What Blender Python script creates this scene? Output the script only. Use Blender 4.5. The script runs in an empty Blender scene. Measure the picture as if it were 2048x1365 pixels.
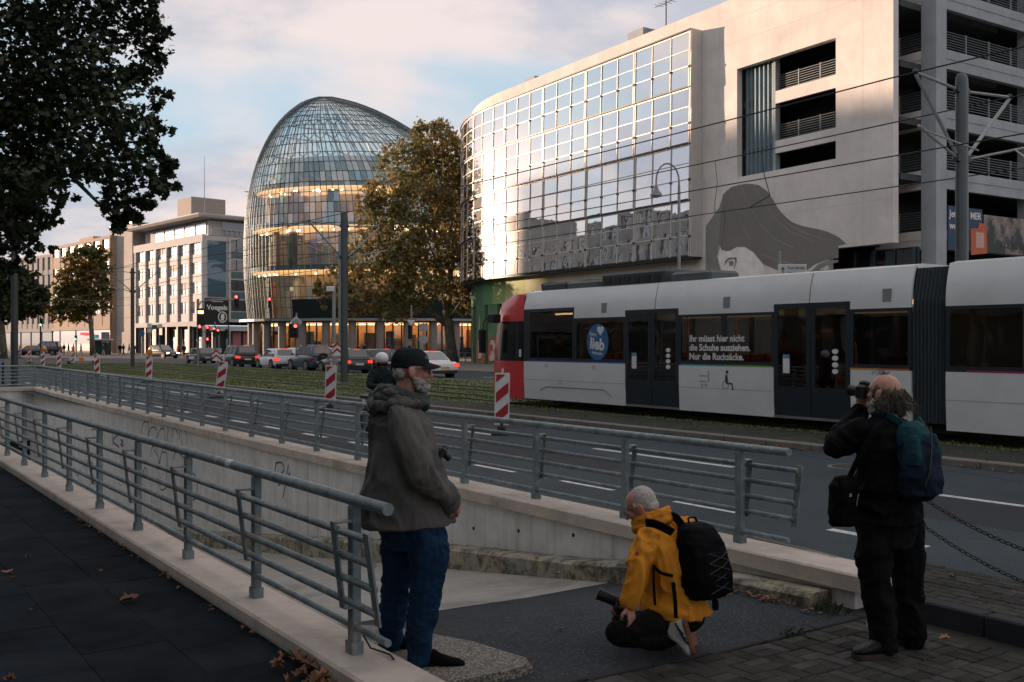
import bpy, bmesh, math, random
import numpy as np
from mathutils import Vector, Matrix, noise
random.seed(7)
R = math.radians
SC = bpy.context.scene
COL = SC.collection
PI = math.pi

# ------------------------------------------------------------------ camera
H, F, CX, HY = 1.83, 2000.0, 1024.0, 687.0      # eye height, focal length in photo pixels, centre column, horizon row
cam = bpy.data.cameras.new('camera')
cam.sensor_width = 36.0
cam.lens = 36.0 * F / 2048.0
cam.shift_y = (HY - 682.5) / 2048.0
cam.clip_start, cam.clip_end = 0.1, 6000
camo = bpy.data.objects.new('camera', cam)
COL.objects.link(camo)
camo.location = (0, 0, H)
camo.rotation_euler = (R(90), 0, 0)
SC.camera = camo

# ------------------------------------------------------------------ sky
SUN_EL = 7.0
SUN_XY = Vector((-0.866, 0.50)).normalized()      # horizontal direction towards the low sun
world = bpy.data.worlds.new('World')
SC.world = world
world.use_nodes = True
wt = world.node_tree
wt.nodes.clear()
def wn(t, **k):
    n = wt.nodes.new(t)
    for a, v in k.items(): setattr(n, a, v)
    return n
def wl(a, b): wt.links.new(a, b)
def wmath(op, a, b=None, clamp=False):
    n = wn('ShaderNodeMath', operation=op, use_clamp=clamp)
    for i, x in enumerate((a, b)):
        if x is None: continue
        if isinstance(x, (int, float)): n.inputs[i].default_value = x
        else: wl(x, n.inputs[i])
    return n.outputs[0]
sky = wn('ShaderNodeTexSky', sky_type='NISHITA')
sky.sun_disc = False
sky.sun_elevation = R(SUN_EL)
sky.sun_rotation = math.atan2(SUN_XY.x, SUN_XY.y)
sky.air_density, sky.dust_density, sky.ozone_density = 1.0, 1.2, 1.5
tc = wn('ShaderNodeTexCoord')
sep = wn('ShaderNodeSeparateXYZ'); wl(tc.outputs['Generated'], sep.inputs[0])
zc = wmath('ADD', wmath('MAXIMUM', sep.outputs[2], 0.0), 0.30)
cmb = wn('ShaderNodeCombineXYZ')
wl(wmath('DIVIDE', sep.outputs[0], zc), cmb.inputs[0]); wl(wmath('DIVIDE', sep.outputs[1], zc), cmb.inputs[1])
mp = wn('ShaderNodeMapping'); wl(cmb.outputs[0], mp.inputs[0])
mp.inputs['Rotation'].default_value = (0, 0, R(-24)); mp.inputs['Scale'].default_value = (0.75, 1.0, 1.0)
mp.inputs['Location'].default_value = (3.1, 0.4, 0)
nz = wn('ShaderNodeTexNoise'); wl(mp.outputs[0], nz.inputs['Vector'])
nz.inputs['Scale'].default_value = 1.7; nz.inputs['Detail'].default_value = 7; nz.inputs['Roughness'].default_value = 0.52
nz.inputs['Distortion'].default_value = 0.35
cov = wn('ShaderNodeMapRange', interpolation_type='SMOOTHERSTEP'); wl(nz.outputs['Fac'], cov.inputs['Value'])
cov.inputs['From Min'].default_value = 0.30; cov.inputs['From Max'].default_value = 0.56
nz2 = wn('ShaderNodeTexNoise'); wl(mp.outputs[0], nz2.inputs['Vector'])
nz2.inputs['Scale'].default_value = 2.6; nz2.inputs['Detail'].default_value = 6; nz2.inputs['Roughness'].default_value = 0.55
sh = wn('ShaderNodeMapRange', interpolation_type='SMOOTHSTEP'); wl(nz2.outputs['Fac'], sh.inputs['Value'])
sh.inputs['From Min'].default_value = 0.38; sh.inputs['From Max'].default_value = 0.58
ccol = wn('ShaderNodeMix', data_type='RGBA'); wl(sh.outputs[0], ccol.inputs['Factor'])
SKY = 0.12
ccol.inputs['A'].default_value = (2.75, 2.85, 3.25, 1)      # shaded cloud, bluish mauve
ccol.inputs['B'].default_value = (4.6, 3.95, 3.8, 1)       # lit cloud, warm pink
smix = wn('ShaderNodeMix', data_type='RGBA')
wl(wmath('MULTIPLY', cov.outputs[0], 0.95), smix.inputs['Factor'])
base = wn('ShaderNodeMix', data_type='RGBA'); base.inputs['Factor'].default_value = 0.94
wl(sky.outputs[0], base.inputs['A']); base.inputs['B'].default_value = (2.6, 3.4, 4.05, 1)   # high thin veil, pale blue
wl(base.outputs['Result'], smix.inputs['A']); wl(ccol.outputs['Result'], smix.inputs['B'])
bg = wn('ShaderNodeBackground'); bg.inputs['Strength'].default_value = SKY
wl(smix.outputs['Result'], bg.inputs['Color'])
wo = wn('ShaderNodeOutputWorld'); wl(bg.outputs[0], wo.inputs['Surface'])

# ------------------------------------------------------------------ sun
sl = bpy.data.lights.new('sun', 'SUN')
sl.energy, sl.angle, sl.color = 5.0, R(0.6), (1.0, 0.69, 0.49)
so = bpy.data.objects.new('sun', sl); COL.objects.link(so)
sdir = Vector((SUN_XY.x * math.cos(R(SUN_EL)), SUN_XY.y * math.cos(R(SUN_EL)), math.sin(R(SUN_EL))))
so.rotation_euler = sdir.to_track_quat('Z', 'Y').to_euler()
so.location = (-60, 25, 40)

# ------------------------------------------------------------------ exposure and renderer
vs = SC.view_settings
vs.view_transform, vs.look, vs.exposure, vs.gamma = 'Standard', 'None', 0.75, 1.0
vs.use_curve_mapping = False
SC.render.engine = 'CYCLES'
cy = SC.cycles
cy.use_denoising = True
try: cy.denoiser = 'OPENIMAGEDENOISE'
except Exception: pass
cy.max_bounces, cy.diffuse_bounces, cy.glossy_bounces, cy.transmission_bounces, cy.transparent_max_bounces = 6, 3, 3, 4, 10
cy.caustics_reflective = cy.caustics_refractive = False
cy.sample_clamp_indirect = 6.0
cy.use_adaptive_sampling = True
cy.adaptive_threshold = 0.02

# ------------------------------------------------------------------ frames of reference
TH = R(35.07)                                    # the street runs 35 degrees left of the view axis
DX, DY = -math.sin(TH), math.cos(TH)             # along the street
NX, NY = math.cos(TH), math.sin(TH)              # across the street, away from the viewer's pavement
def gp(u, v, z=0.0):
    y = (H - z) * F / (v - HY)
    return Vector(((u - CX) / F * y, y, z))
def dp(u, v, y): return Vector(((u - CX) / F * y, y, H - (v - HY) / F * y))
def st(a, b, z=0.0): return Vector((a * DX + b * NX, a * DY + b * NY, z))
def ab(p): return p.x * DX + p.y * DY, p.x * NX + p.y * NY

# ------------------------------------------------------------------ mesh helpers
KIDS = {}                                        # children by parent name
class MB:
    def __init__(s): s.v, s.f, s.m = [], [], []
    def add(s, vs, fs, mi=0, M=None):
        o = len(s.v)
        s.v += [tuple(M @ Vector(p)) if M is not None else tuple(p) for p in vs]
        s.f += [tuple(i + o for i in f) for f in fs]
        s.m += [mi] * len(fs)
        return s
    def box(s, c, d, M=None, mi=0, rz=0.0):
        x, y, z = d[0] / 2, d[1] / 2, d[2] / 2
        co, sn = math.cos(rz), math.sin(rz)
        vs = []
        for a, b, e in ((-x,-y,-z),(x,-y,-z),(x,y,-z),(-x,y,-z),(-x,-y,z),(x,-y,z),(x,y,z),(-x,y,z)):
            vs.append((c[0] + a * co - b * sn, c[1] + a * sn + b * co, c[2] + e))
        return s.add(vs, [(3,2,1,0),(4,5,6,7),(0,1,5,4),(1,2,6,5),(2,3,7,6),(3,0,4,7)], mi, M)
    def bb(s, lo, hi, M=None, mi=0):
        return s.box([(a + b) / 2 for a, b in zip(lo, hi)], [b - a for a, b in zip(lo, hi)], M, mi)
    def cbox(s, lo, hi, e=0.01, M=None, mi=0):
        """box with chamfered top and vertical edges"""
        x0, y0, z0 = lo; x1, y1, z1 = hi
        def ring(k, z): return [(x0+k,y0,z),(x1-k,y0,z),(x1,y0+k,z),(x1,y1-k,z),(x1-k,y1,z),(x0+k,y1,z),(x0,y1-k,z),(x0,y0+k,z)]
        def ring2(k, z): return [(x0+k,y0+k,z),(x1-k,y0+k,z),(x1-k,y0+k,z),(x1-k,y1-k,z),(x1-k,y1-k,z),(x0+k,y1-k,z),(x0+k,y1-k,z),(x0+k,y0+k,z)]
        r = [ring(e, z0), ring(e, z1 - e), [(x0+e*1.6,y0+e,z1),(x1-e*1.6,y0+e,z1),(x1-e,y0+e*1.6,z1),(x1-e,y1-e*1.6,z1),(x1-e*1.6,y1-e,z1),(x0+e*1.6,y1-e,z1),(x0+e,y1-e*1.6,z1),(x0+e,y0+e*1.6,z1)]]
        return s.loft(r, cap=True, M=M, mi=mi)
    def loft(s, rings, cap=True, closed=True, M=None, mi=0, flip=False):
        n = len(rings[0]); vs = [p for r in rings for p in r]; fs = []
        for i in range(len(rings) - 1):
            for j in range(n if closed else n - 1):
                k = (j + 1) % n
                q = (i*n+j, i*n+k, (i+1)*n+k, (i+1)*n+j)
                fs.append(q[::-1] if flip else q)
        if cap and closed:
            a = tuple(range(n))[::-1]; b = tuple((len(rings)-1)*n + j for j in range(n))
            fs += [a[::-1], b[::-1]] if flip else [a, b]
        return s.add(vs, fs, mi, M)
    def tube(s, pts, r, n=8, cap=True, M=None, mi=0):
        pts = [Vector(p) for p in pts]; rs = r if isinstance(r, (list, tuple)) else [r] * len(pts)
        t0 = (pts[1] - pts[0]).normalized()
        up = Vector((0, 0, 1)) if abs(t0.z) < 0.9 else Vector((1, 0, 0))
        x = t0.cross(up).normalized(); rings = []
        for i, p in enumerate(pts):
            if i == 0: t = pts[1] - pts[0]
            elif i == len(pts) - 1: t = pts[-1] - pts[-2]
            else: t = (pts[i+1] - pts[i]).normalized() + (pts[i] - pts[i-1]).normalized()
            t = t.normalized()
            x = (x - t * x.dot(t)).normalized(); y = t.cross(x)
            rings.append([p + (x * math.cos(2*PI*k/n) + y * math.sin(2*PI*k/n)) * rs[i] for k in range(n)])
        return s.loft(rings, cap, True, M, mi)
    def cyl(s, p, r, h, n=16, M=None, mi=0, r2=None):
        p = Vector(p)
        return s.tube([p, p + Vector((0, 0, h))], [r, r if r2 is None else r2], n, True, M, mi)
    def sph(s, c, r, n=12, k=8, M=None, mi=0):
        r = r if isinstance(r, (list, tuple, Vector)) else (r, r, r)
        rings = []
        for i in range(k + 1):
            t = PI * min(max(i / k, 0.004), 0.996) - PI / 2
            rings.append([(c[0] + r[0]*math.cos(t)*math.cos(2*PI*j/n), c[1] + r[1]*math.cos(t)*math.sin(2*PI*j/n), c[2] + r[2]*math.sin(t)) for j in range(n)])
        return s.loft(rings, True, True, M, mi)
    def prism(s, poly, y0, y1, axis='y', M=None, mi=0):
        """poly in two coordinates extruded along the third axis"""
        def pt(p, h):
            return (p[0], h, p[1]) if axis == 'y' else (p[0], p[1], h) if axis == 'z' else (h, p[0], p[1])
        return s.loft([[pt(p, y0) for p in poly], [pt(p, y1) for p in poly]], True, True, M, mi)
    def quad(s, a, b, c, d, mi=0, M=None): return s.add([a, b, c, d], [(0, 1, 2, 3)], mi, M)
    def mesh(s, name, mats, smooth=False):
        me = bpy.data.meshes.new(name)
        me.from_pydata([tuple(p) for p in s.v], [], s.f)
        for m in (mats if isinstance(mats, (list, tuple)) else [mats]): me.materials.append(m)
        me.polygons.foreach_set('material_index', s.m)
        if smooth is True: me.polygons.foreach_set('use_smooth', [True] * len(s.f))
        me.update()
        bm = bmesh.new(); bm.from_mesh(me); bmesh.ops.recalc_face_normals(bm, faces=bm.faces)
        if isinstance(smooth, (int, float)) and smooth is not True and smooth:
            lim = R(smooth)
            for f in bm.faces: f.smooth = True
            for e in bm.edges:
                if len(e.link_faces) == 2 and e.calc_face_angle(0) > lim: e.smooth = False
        bm.to_mesh(me); bm.free()
        return me
    def build(s, name, mats, parent=None, smooth=False):
        return ob(name, s.mesh(name, mats, smooth), parent)

def ob(name, data, parent=None, loc=None, rz=None, M=None):
    o = bpy.data.objects.new(name, data)
    COL.objects.link(o)
    if parent is not None:
        o.parent = parent; KIDS.setdefault(parent.name, []).append(o)
    if loc is not None: o.location = loc
    if rz is not None: o.rotation_euler = (0, 0, rz)
    if M is not None: o.matrix_local = M
    return o
def tag(o, label=None, cat=None, group=None, kind=None):
    if label: o['label'] = label
    if cat: o['category'] = cat
    if group: o['group'] = group
    if kind: o['kind'] = kind
    return o
def thing(name, label, cat, loc=(0, 0, 0), rz=0.0, group=None, M=None):
    o = ob(name, None, None, loc, rz, M)
    o.empty_display_size = 0.2
    return tag(o, label, cat, group)
def copy_tree(o, parent=None, mats=None):
    c = o.copy(); COL.objects.link(c); c.parent = parent
    if parent is not None: KIDS.setdefault(parent.name, []).append(c)
    for ch in list(KIDS.get(o.name, ())): copy_tree(ch, c)
    return c
WORK = bpy.data.scenes.new('work')                # small side scene, so that modifiers are evaluated without the whole street
def baked(o):
    WORK.collection.objects.link(o)
    with bpy.context.temp_override(scene=WORK, view_layer=WORK.view_layers[0]):
        dg = bpy.context.evaluated_depsgraph_get()
    return bpy.data.meshes.new_from_object(o.evaluated_get(dg))
def flat_text(s, name, size, mat, parent, M, align='CENTER', bold=0.0, extrude=0.0, shear=0.0, space=1.0):
    cu = bpy.data.curves.new(name, 'FONT'); cu.body = s; cu.size = size
    cu.align_x = align; cu.align_y = 'CENTER'; cu.offset = bold; cu.extrude = extrude; cu.shear = shear; cu.space_character = space
    cu.resolution_u = 3
    t = bpy.data.objects.new('t', cu)
    me = baked(t)
    bpy.data.objects.remove(t); bpy.data.curves.remove(cu)
    me.materials.clear(); me.materials.append(mat); me.name = name
    return ob(name, me, parent, M=M)
def basis(o, x, y):
    """matrix with origin o, columns x, y, x cross y"""
    x, y = Vector(x).normalized(), Vector(y).normalized(); z = x.cross(y)
    return Matrix(((x.x, y.x, z.x, o[0]), (x.y, y.y, z.y, o[1]), (x.z, y.z, z.z, o[2]), (0, 0, 0, 1)))

# ------------------------------------------------------------------ materials
def lin(c):
    if isinstance(c, str):
        c = [int(c[i:i+2], 16) / 255 for i in (1, 3, 5)]
        c = [x / 12.92 if x <= 0.04045 else ((x + 0.055) / 1.055) ** 2.4 for x in c]
    return tuple(c[:3])
class NT:
    def __init__(s, name):
        s.mat = bpy.data.materials.new(name); s.mat.use_nodes = True
        s.t = s.mat.node_tree; s.t.nodes.clear()
        s.out = s.n('ShaderNodeOutputMaterial')
        s.geo = s.n('ShaderNodeNewGeometry')
    def n(s, t, **k):
        x = s.t.nodes.new(t)
        for a, v in k.items(): setattr(x, a, v)
        return x
    def l(s, a, b): s.t.links.new(a, b)
    def set(s, sock, v):
        if isinstance(v, (int, float)): sock.default_value = v
        elif isinstance(v, (tuple, list)): sock.default_value = (*v[:3], 1) if len(sock.default_value) == 4 else v
        else: s.l(v, sock)
    def pos(s, scale=(1, 1, 1), rot=(0, 0, 0), obj=False):
        m = s.n('ShaderNodeMapping')
        if obj: src = s.n('ShaderNodeTexCoord').outputs['Object']
        else: src = s.geo.outputs['Position']
        s.l(src, m.inputs[0]); m.inputs['Scale'].default_value = scale; m.inputs['Rotation'].default_value = rot
        return m.outputs[0]
    def noise(s, scale, detail=4, rough=0.55, vec=None, out='Fac', dist=0.0):
        x = s.n('ShaderNodeTexNoise'); x.inputs['Scale'].default_value = scale; x.inputs['Detail'].default_value = detail
        x.inputs['Roughness'].default_value = rough; x.inputs['Distortion'].default_value = dist
        s.l(vec if vec is not None else s.pos(), x.inputs['Vector'])
        return x.outputs[out]
    def ramp(s, v, lo, hi, a=0.0, b=1.0):
        x = s.n('ShaderNodeMapRange'); s.l(v, x.inputs['Value'])
        for k, q in (('From Min', lo), ('From Max', hi), ('To Min', a), ('To Max', b)): x.inputs[k].default_value = q
        return x.outputs[0]
    def mix(s, f, a, b, blend='MIX'):
        x = s.n('ShaderNodeMix', data_type='RGBA', blend_type=blend)
        s.set(x.inputs['Factor'], f); s.set(x.inputs['A'], a); s.set(x.inputs['B'], b)
        return x.outputs['Result']
    def math(s, op, a, b=0.0):
        x = s.n('ShaderNodeMath', operation=op); s.set(x.inputs[0], a); s.set(x.inputs[1], b)
        return x.outputs[0]
    def rnd(s):
        return s.n('ShaderNodeObjectInfo').outputs['Random']
    def bump(s, h, strength=0.3, dist=0.01):
        x = s.n('ShaderNodeBump'); x.inputs['Strength'].default_value = strength; x.inputs['Distance'].default_value = dist
        s.l(h, x.inputs['Height']); return x.outputs[0]
    def pbr(s, col, rough=0.6, metal=0.0, normal=None, spec=0.5, coat=0.0, sheen=0.0):
        p = s.n('ShaderNodeBsdfPrincipled')
        s.set(p.inputs['Base Color'], col); s.set(p.inputs['Roughness'], rough); s.set(p.inputs['Metallic'], metal)
        p.inputs['Specular IOR Level'].default_value = spec; p.inputs['Coat Weight'].default_value = coat
        p.inputs['Coat Roughness'].default_value = 0.06; p.inputs['Sheen Weight'].default_value = sheen
        if normal is not None: s.l(normal, p.inputs['Normal'])
        s.p = p
        return p.outputs[0]
    def done(s, sh):
        s.l(sh, s.out.inputs['Surface']); return s.mat
MATS = {}
def M(name, col, rough=0.6, metal=0.0, var=0.12, vs=2.5, bump=0.0, bs=40.0, bd=0.01, spec=0.5, coat=0.0, sheen=0.0, objvar=0.0, obj=False, stain=None, ss=1.2):
    if name in MATS: return MATS[name]
    t = NT(name); c = lin(col)
    v = t.pos(obj=obj)
    f = t.ramp(t.noise(vs, 5, 0.6, v), 0.3, 0.7)
    cc = t.mix(f, tuple(x * (1 - var) for x in c), tuple(min(1, x * (1 + var)) for x in c))
    if stain is not None:
        cc = t.mix(t.ramp(t.noise(ss, 6, 0.65, v, dist=0.4), 0.5, 0.72), cc, lin(stain))
    if objvar:
        cc = t.mix(1.0, cc, t.mix(t.rnd(), (1 - objvar,) * 3, (1 + objvar,) * 3), 'MULTIPLY')
    nm = t.bump(t.noise(bs, 4, 0.6, v), bump, bd) if bump else None
    MATS[name] = t.done(t.pbr(cc, rough, metal, nm, spec, coat, sheen))
    return MATS[name]
def EM(name, col, strength):
    if name in MATS: return MATS[name]
    t = NT(name); e = t.n('ShaderNodeEmission'); t.set(e.inputs[0], lin(col)); e.inputs[1].default_value = strength
    MATS[name] = t.done(e.outputs[0]); return MATS[name]
def GLASS(name, tint, refl=0.12, rough=0.02, wav=0.0, wavs=1.5, opaque=None, f0=None):
    """thin pane: transparent tint under a fresnel mirror"""
    if name in MATS: return MATS[name]
    t = NT(name)
    g = t.n('ShaderNodeBsdfGlossy'); g.inputs['Roughness'].default_value = rough; g.inputs['Color'].default_value = (0.95, 0.97, 1, 1)
    fr = t.n('ShaderNodeLayerWeight'); fr.inputs['Blend'].default_value = 0.5
    if wav:
        nm = t.bump(t.noise(wavs, 2, 0.4), wav, 0.05); t.l(nm, g.inputs['Normal'])
    if opaque is None:
        a = t.n('ShaderNodeBsdfTransparent'); a.inputs[0].default_value = (*lin(tint), 1)
    else:
        a = t.n('ShaderNodeBsdfPrincipled'); a.inputs['Base Color'].default_value = (*lin(tint), 1); a.inputs['Roughness'].default_value = 0.25
    m = t.n('ShaderNodeMixShader')
    k = t.math('POWER', fr.outputs['Facing'], 3.0)
    k = t.math('ADD', t.math('MULTIPLY', k, 1 - refl), refl)
    t.l(k, m.inputs[0]); t.l(a.outputs[0], m.inputs[1]); t.l(g.outputs[0], m.inputs[2])
    MATS[name] = t.done(m.outputs[0]); return MATS[name]
# ================================================================== surfaces
def asphalt(name, c, speck=0.5, rough=0.85, patch=0.2, wet=0.0):
    t = NT(name); v = t.pos(); c = lin(c)
    f = t.ramp(t.noise(0.35, 5, 0.6, v), 0.3, 0.7)
    cc = t.mix(f, tuple(x * (1 - patch) for x in c), tuple(x * (1 + patch) for x in c))
    vo = t.n('ShaderNodeTexVoronoi'); vo.inputs['Scale'].default_value = 85; t.l(v, vo.inputs['Vector'])
    g = t.ramp(t.n('ShaderNodeSeparateColor').outputs[0], 0, 1)
    sc = t.n('ShaderNodeSeparateColor'); t.l(vo.outputs['Color'], sc.inputs[0])
    cc = t.mix(t.ramp(sc.outputs[0], 0.72, 1.0, 0, speck), cc, tuple(min(1, x * 3.2 + 0.03) for x in c))
    cc = t.mix(t.ramp(t.noise(2.2, 6, 0.7, v), 0.55, 0.75, 0, 0.45), cc, tuple(x * 0.55 for x in c))
    nm = t.bump(vo.outputs['Distance'], 0.5, 0.006)
    MATS[name] = t.done(t.pbr(cc, t.ramp(t.noise(1.3, 4, 0.6, v), 0.35, 0.7, rough - wet, rough), 0, nm, 0.12)); return MATS[name]
def concrete(name, c, stain='#4a463f', amt=0.6, streak=0.0, bump=0.25, ss=1.4, vs=3.0):
    t = NT(name); v = t.pos(); c = lin(c)
    cc = t.mix(t.ramp(t.noise(vs, 6, 0.65, v), 0.3, 0.7), tuple(x * 0.84 for x in c), tuple(min(1, x * 1.12) for x in c))
    cc = t.mix(t.ramp(t.noise(ss, 7, 0.7, v, dist=0.6), 0.52, 0.78, 0, amt), cc, lin(stain))
    if streak:
        sv = t.pos((9, 9, 0.35))
        cc = t.mix(t.ramp(t.noise(1.0, 5, 0.6, sv), 0.5, 0.8, 0, streak), cc, lin(stain))
    cc = t.mix(t.ramp(t.noise(60, 3, 0.6, v), 0.58, 0.75, 0, 0.35), cc, tuple(x * 0.5 for x in c))
    nm = t.bump(t.noise(35, 6, 0.65, v), bump, 0.006)
    MATS[name] = t.done(t.pbr(cc, 0.85, 0, nm, 0.3)); return MATS[name]
ASPH = asphalt('road_asphalt', (0.042, 0.056, 0.064), 0.22, 0.8, 0.2)
ASPHG = asphalt('ground_asphalt', (0.085, 0.085, 0.085), 0.1)
ASPHD = asphalt('driveway_asphalt', (0.036, 0.043, 0.049), 0.4, 0.9, 0.25)
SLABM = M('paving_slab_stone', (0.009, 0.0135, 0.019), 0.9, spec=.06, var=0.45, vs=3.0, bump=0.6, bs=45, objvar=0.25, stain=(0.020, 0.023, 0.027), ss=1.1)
PAVEJ = M('paving_joint_dirt', (0.012, 0.012, 0.012), 0.95, bump=0.5)
BRICKM = M('paving_brick_stone', (0.055, 0.054, 0.050), 0.95, spec=.1, var=0.35, vs=4, bump=0.5, bs=60, objvar=0.3, stain=(0.03, 0.035, 0.025), ss=2.2)
BRICKJ = M('brick_joint_dirt', (0.016, 0.017, 0.013), 0.95, bump=0.6, bs=25)
COPE = concrete('coping_concrete', (0.58, 0.51, 0.44), '#3c3a33', 0.55, bump=0.35)
WALLC = concrete('retaining_wall_concrete', (0.72, 0.72, 0.69), '#77776f', 0.3, 0.45, ss=0.6)
RAMPC = concrete('ramp_concrete', (0.30, 0.29, 0.265), '#2c2b28', 0.75, ss=0.8)
KERBM = concrete('kerb_stone', (0.17, 0.16, 0.14), '#2a2823', 0.6)
KERBD = concrete('dark_kerb_stone', (0.028, 0.030, 0.034), '#0c0d0e', 0.6)
WHITEP = M('road_paint', (0.55, 0.56, 0.55), 0.6, var=0.1, vs=8, bump=0.3, bs=80, stain=(0.2, 0.2, 0.2), ss=9)
PAVEF = M('far_pavement', (0.16, 0.145, 0.13), 0.9, var=0.2, vs=0.6, bump=0.2)
STEEL = M('galvanised_steel', (0.17, 0.225, 0.245), 0.55, 0.3, var=0.35, vs=9, bump=0.3, bs=70, stain=(0.36, 0.34, 0.30), ss=7)
# ledge with flaking yellow paint
t = NT('ledge_yellow'); v = t.pos()
yc = t.mix(t.ramp(t.noise(1.7, 6, 0.65, v), 0.42, 0.52), lin((0.30, 0.29, 0.26)), lin((0.38, 0.34, 0.23)))
yc = t.mix(t.ramp(t.noise(5.5, 7, 0.75, v, dist=0.5), 0.44, 0.60, 0, 0.9), yc, lin((0.05, 0.048, 0.035)))
YEL = t.done(t.pbr(yc, 0.85, 0, t.bump(t.noise(30, 6, 0.6, v), 0.4, 0.008)))
# exposed aggregate
t = NT('exposed_aggregate'); v = t.pos()
vo = t.n('ShaderNodeTexVoronoi'); vo.inputs['Scale'].default_value = 62; t.l(v, vo.inputs['Vector'])
s3 = t.n('ShaderNodeSeparateColor'); t.l(vo.outputs['Color'], s3.inputs[0])
ac = t.mix(s3.outputs[0], (0.13, 0.12, 0.10), (0.34, 0.31, 0.26))
ac = t.mix(t.ramp(vo.outputs['Distance'], 0.42, 0.62), ac, (0.09, 0.085, 0.075))
ac = t.mix(t.ramp(t.noise(2.0, 5, 0.6, v), 0.5, 0.75, 0, 0.6), ac, (0.06, 0.055, 0.05))
AGG = t.done(t.pbr(ac, 0.8, 0, t.bump(vo.outputs['Distance'], 0.8, 0.01)))

def sheet(name, b0, b1, a0, a1, z, mat, nb=1, na=1, zf=None, kind='structure', parent=None):
    m = MB(); vs, fs = [], []
    for i in range(na + 1):
        for j in range(nb + 1):
            a = a0 + (a1 - a0) * i / na; b = b0 + (b1 - b0) * j / nb
            vs.append((b, a, zf(a, b) if zf else z))
    for i in range(na):
        for j in range(nb):
            k = i * (nb + 1) + j
            fs.append((k, k + 1, k + nb + 2, k + nb + 1))
    m.add(vs, fs); o = m.build(name, mat, parent)
    if parent is None: o.rotation_euler = (0, 0, TH); tag(o, kind=kind)
    return o
RAMP_END = 42.0
def bw(a): return 6.38 + 0.0006 * max(0, a - 6) ** 2        # line of the far retaining wall
def zf(a, b):
    s = min(1, max(0, (b - 2.7) / 2.3)); z = -0.05 - 0.07 * s
    if a > 5.2: z -= 0.14 * (a - 5.2) * min(1, (a - 5.2) / 1.5)
    return max(z, -4.6)

# ground: one sheet out to the horizon with the ramp cut out of it
m = MB()
def strip(b0, b1, a0, a1): m.quad((b0, a0, -0.012), (b1, a0, -0.012), (b1, a1, -0.012), (b0, a1, -0.012))
strip(-2500, 2.5, -2500, 2500); strip(9.0, 2500, -2500, 2500)
strip(2.5, 9.0, RAMP_END + 0.2, 2500); strip(2.5, 9.0, -2500, -9)
m.quad((6.9, -9, -0.012), (9.0, -9, -0.012), (9.0, 6, -0.012), (6.7, 6, -0.012))
for i in range(12):
    a0, a1 = 6 + 3.0 * i, 6 + 3.0 * (i + 1)
    if a0 >= RAMP_END: break
    a1 = min(a1, RAMP_END + 0.2)
    m.quad((bw(a0) + 0.15, a0, -0.012), (9.0, a0, -0.012), (9.0, a1, -0.012), (bw(a1) + 0.15, a1, -0.012))
g = m.build('ground', ASPHG); g.rotation_euler = (0, 0, TH); tag(g, kind='structure')

# dark slab pavement on the viewer's side
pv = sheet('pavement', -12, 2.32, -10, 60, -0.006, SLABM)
sm = MB(); sm.cbox((0, 0, -0.03), (0.498, 0.498, 0.0), 0.003); sme = sm.mesh('paving_slab', SLABM)
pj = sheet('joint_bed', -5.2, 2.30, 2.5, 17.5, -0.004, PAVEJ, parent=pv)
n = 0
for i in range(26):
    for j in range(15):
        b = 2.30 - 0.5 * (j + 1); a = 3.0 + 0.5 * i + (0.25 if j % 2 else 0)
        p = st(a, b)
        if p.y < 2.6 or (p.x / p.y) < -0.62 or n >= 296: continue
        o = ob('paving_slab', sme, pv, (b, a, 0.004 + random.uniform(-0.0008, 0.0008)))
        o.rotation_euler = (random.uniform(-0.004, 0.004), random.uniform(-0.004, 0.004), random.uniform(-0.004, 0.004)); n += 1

# driveway and ramp
sheet('driveway', 2.55, 6.45, 4.42, 7.06, 0, ASPHD, 6, 10, zf)
sheet('ramp', 2.55, 7.6, 7.0, RAMP_END, 0, RAMPC, 6, 40, lambda a, b: zf(a, b) + 0.004)
# lower brick paving beside the driveway
def brick_field(parent, rows, limit, z, jit=0.003):
    bm_ = MB(); bm_.cbox((0.004, 0.004, -0.05), (0.196, 0.096, 0.0), 0.006); me = bm_.mesh('paving_brick', BRICKM); n = 0
    for (b, a, r) in rows:
        if n >= limit: break
        o = ob('paving_brick', me, parent, (b, a, z(a, b) + random.uniform(-jit, jit)))
        o.rotation_euler = (random.uniform(-.012, .012), random.uniform(-.012, .012), r + random.uniform(-.012, .012)); n += 1
lp = sheet('brick_pavement', 2.6, 6.42, -9, 4.40, 0, BRICKJ, 6, 10, lambda a, b: zf(3, b) - 0.014)
cand = []
for i in range(40):                       # basket weave: pairs of bricks turned by a quarter
    for j in range(24):
        b0, a0 = 2.62 + 0.2 * j, 4.18 - 0.2 * i
        c = st(a0 + .1, b0 + .1)
        if c.y < 4.9 or c.x / c.y > 0.53 or b0 > 6.2: continue
        prs = [(b0, a0, 0), (b0, a0 + .1, 0)] if (i + j) % 2 else [(b0 + .1, a0, PI/2), (b0 + .2, a0, PI/2)]
        cand += [(c.x / c.y > 0.1, q) for q in prs]
cand = [q for k, q in sorted(cand, key=lambda x: -x[0])]
brick_field(lp, cand, 298, lambda a, b: zf(3, b))
# edging stones between asphalt and bricks
em = MB(); em.cbox((0, 0, -0.1), (0.49, 0.09, 0), 0.008); eme = em.mesh('edging_stone', KERBD)
for k in range(8): ob('edging_stone', eme, lp, (2.62 + 0.5 * k, 4.39, zf(3, 2.85 + 0.5 * k) + 0.006))
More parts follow.
